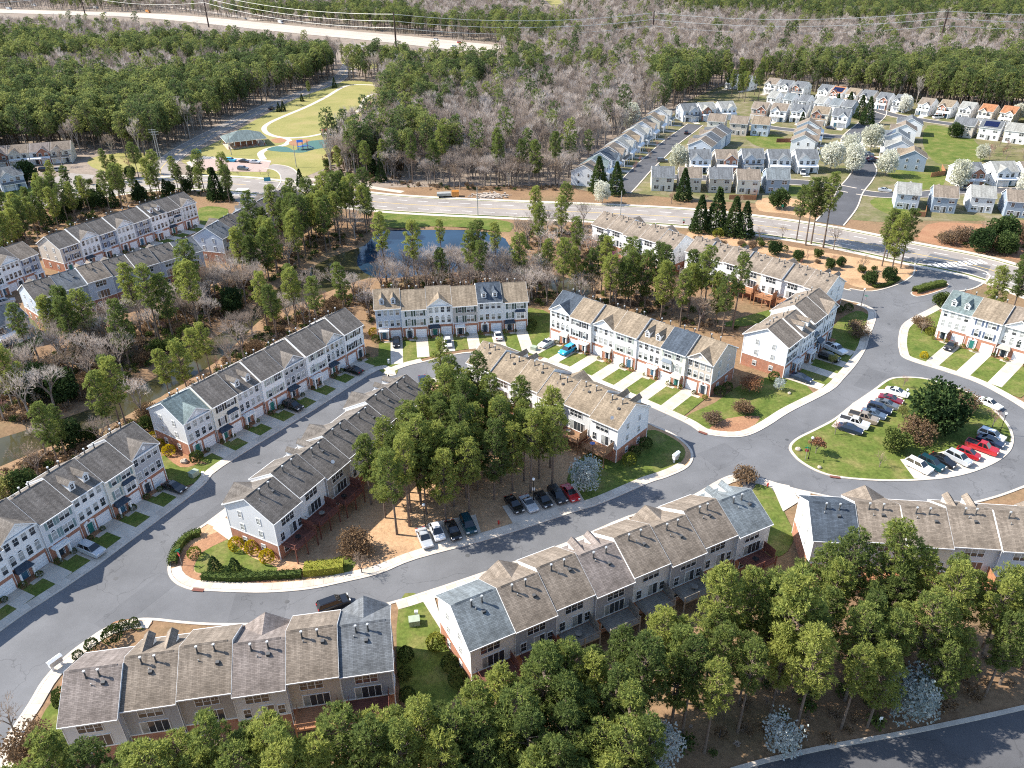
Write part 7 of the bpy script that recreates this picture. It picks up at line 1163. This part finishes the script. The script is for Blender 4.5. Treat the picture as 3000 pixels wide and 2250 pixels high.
NMS = ['left edge', 'first and second poles', 'second and clearing poles', 'clearing and middle poles', 'middle and leaning poles', 'leaning pole and right edge']
for i in range(len(ends_) - 1):
    (a, ha), (b, hb) = ends_[i], ends_[i + 1]
    for k, dz in enumerate((1.5, 6.5, 11.5)): wire((a[0], a[1], ha - dz), (b[0], b[1], hb - dz), 5.5, ('upper', 'middle', 'lower')[k] + ' transmission wire at the ' + NMS[i] if i in (0, 5) else ('upper', 'middle', 'lower')[k] + ' transmission wire between ' + NMS[i])
hpole(q('r1', 1048, 1055), 13.5, 'grey double utility pole by the forest road', 'pole_grey', 1.6); hpole(q('r1', 1030, 1040), 13.5, 'second of the grey double utility poles', 'pole_grey', 1.6); hpole(q('r2', 885, 1395), 10, 'slim street light pole beside the pond bank', 'pole_grey'); hpole(q('r2', 1808, 1405), 9, 'slim street light pole by the white blossom tree', 'pole_grey'); hpole(q('zp', 705, 490), 9.5, 'pale park light pole beside the drive', 'pole_grey'); hpole(q('zp', 360, 425), 9, 'pale light pole by the pavilion', 'pole_grey')
p = G(665, 44); o = empty('highway_sign', (*p, .2), R(20)); tag(o, 'green highway sign on a gantry leg', 'sign'); mb = MB(); mb.box(-9, 9, -.2, 0, 6, 12, 'sign_green'); mb.build('panel', o); mb = MB(); mb.box(11, 12.5, -.6, .6, 0, 13, 'pole_grey'); mb.build('leg', o); mb = MB(); mb.box(-9, 12.5, .05, .5, 9, 9.6, 'pole_grey'); mb.build('gantry_beam', o)
# monument at the right of the crosswalk
p = q('T6', 1135, 850); o = empty('entrance_monument', (*p, .05), .3); tag(o, 'brick entrance pier with white cap at the right bank', 'pier'); mb = MB(); mb.box(-.8, .8, -.8, .8, 0, 2.0, 'brick'); mb.build('pier', o); mb = MB(); mb.box(-.95, .95, -.95, .95, 2.0, 2.2, 'trim'); mb.prism([(-.7, 2.2), (.7, 2.2), (0, 2.8)], -.7, .7, 'x', 'trim'); mb.build('cap', o)
# construction materials beside the wide road
p = q('r2', 690, 1275); o = empty('equipment_trailer', (*p, .05), .1); tag(o, 'parked work trailer with an orange crate by the wide road', 'trailer'); mb = MB(); mb.box(-4, 1.2, -1.3, 1.3, .6, 1.6, 'pole_grey'); mb.build('bed', o); mb = MB(); mb.box(1.6, 4.2, -1.1, 1.3, .2, 2.0, 'paint_orange'); mb.build('crate', o)
for x in (-3, -1): mb = MB(); mb.tube((x, -1.35, .45), (x, 1.35, .45), .45, .45, 'tyre', 10, True); mb.build('wheel', o)
rs = random.Random(4); mb = MB(); c0 = q('r2', 960, 1270)
for _ in range(260): x, y, r_ = rs.gauss(0, 3.2), rs.gauss(0, 1.6), rs.uniform(.15, .4); mb.box(c0[0] + x - r_, c0[0] + x + r_, c0[1] + y - r_ * .8, c0[1] + y + r_ * .8, .0, r_ * rs.uniform(.7, 1.6), 'stone')
tag(mb.build('rubble'), 'heap of pale broken stone beside the wide road', 'rubble', None, 'stuff')
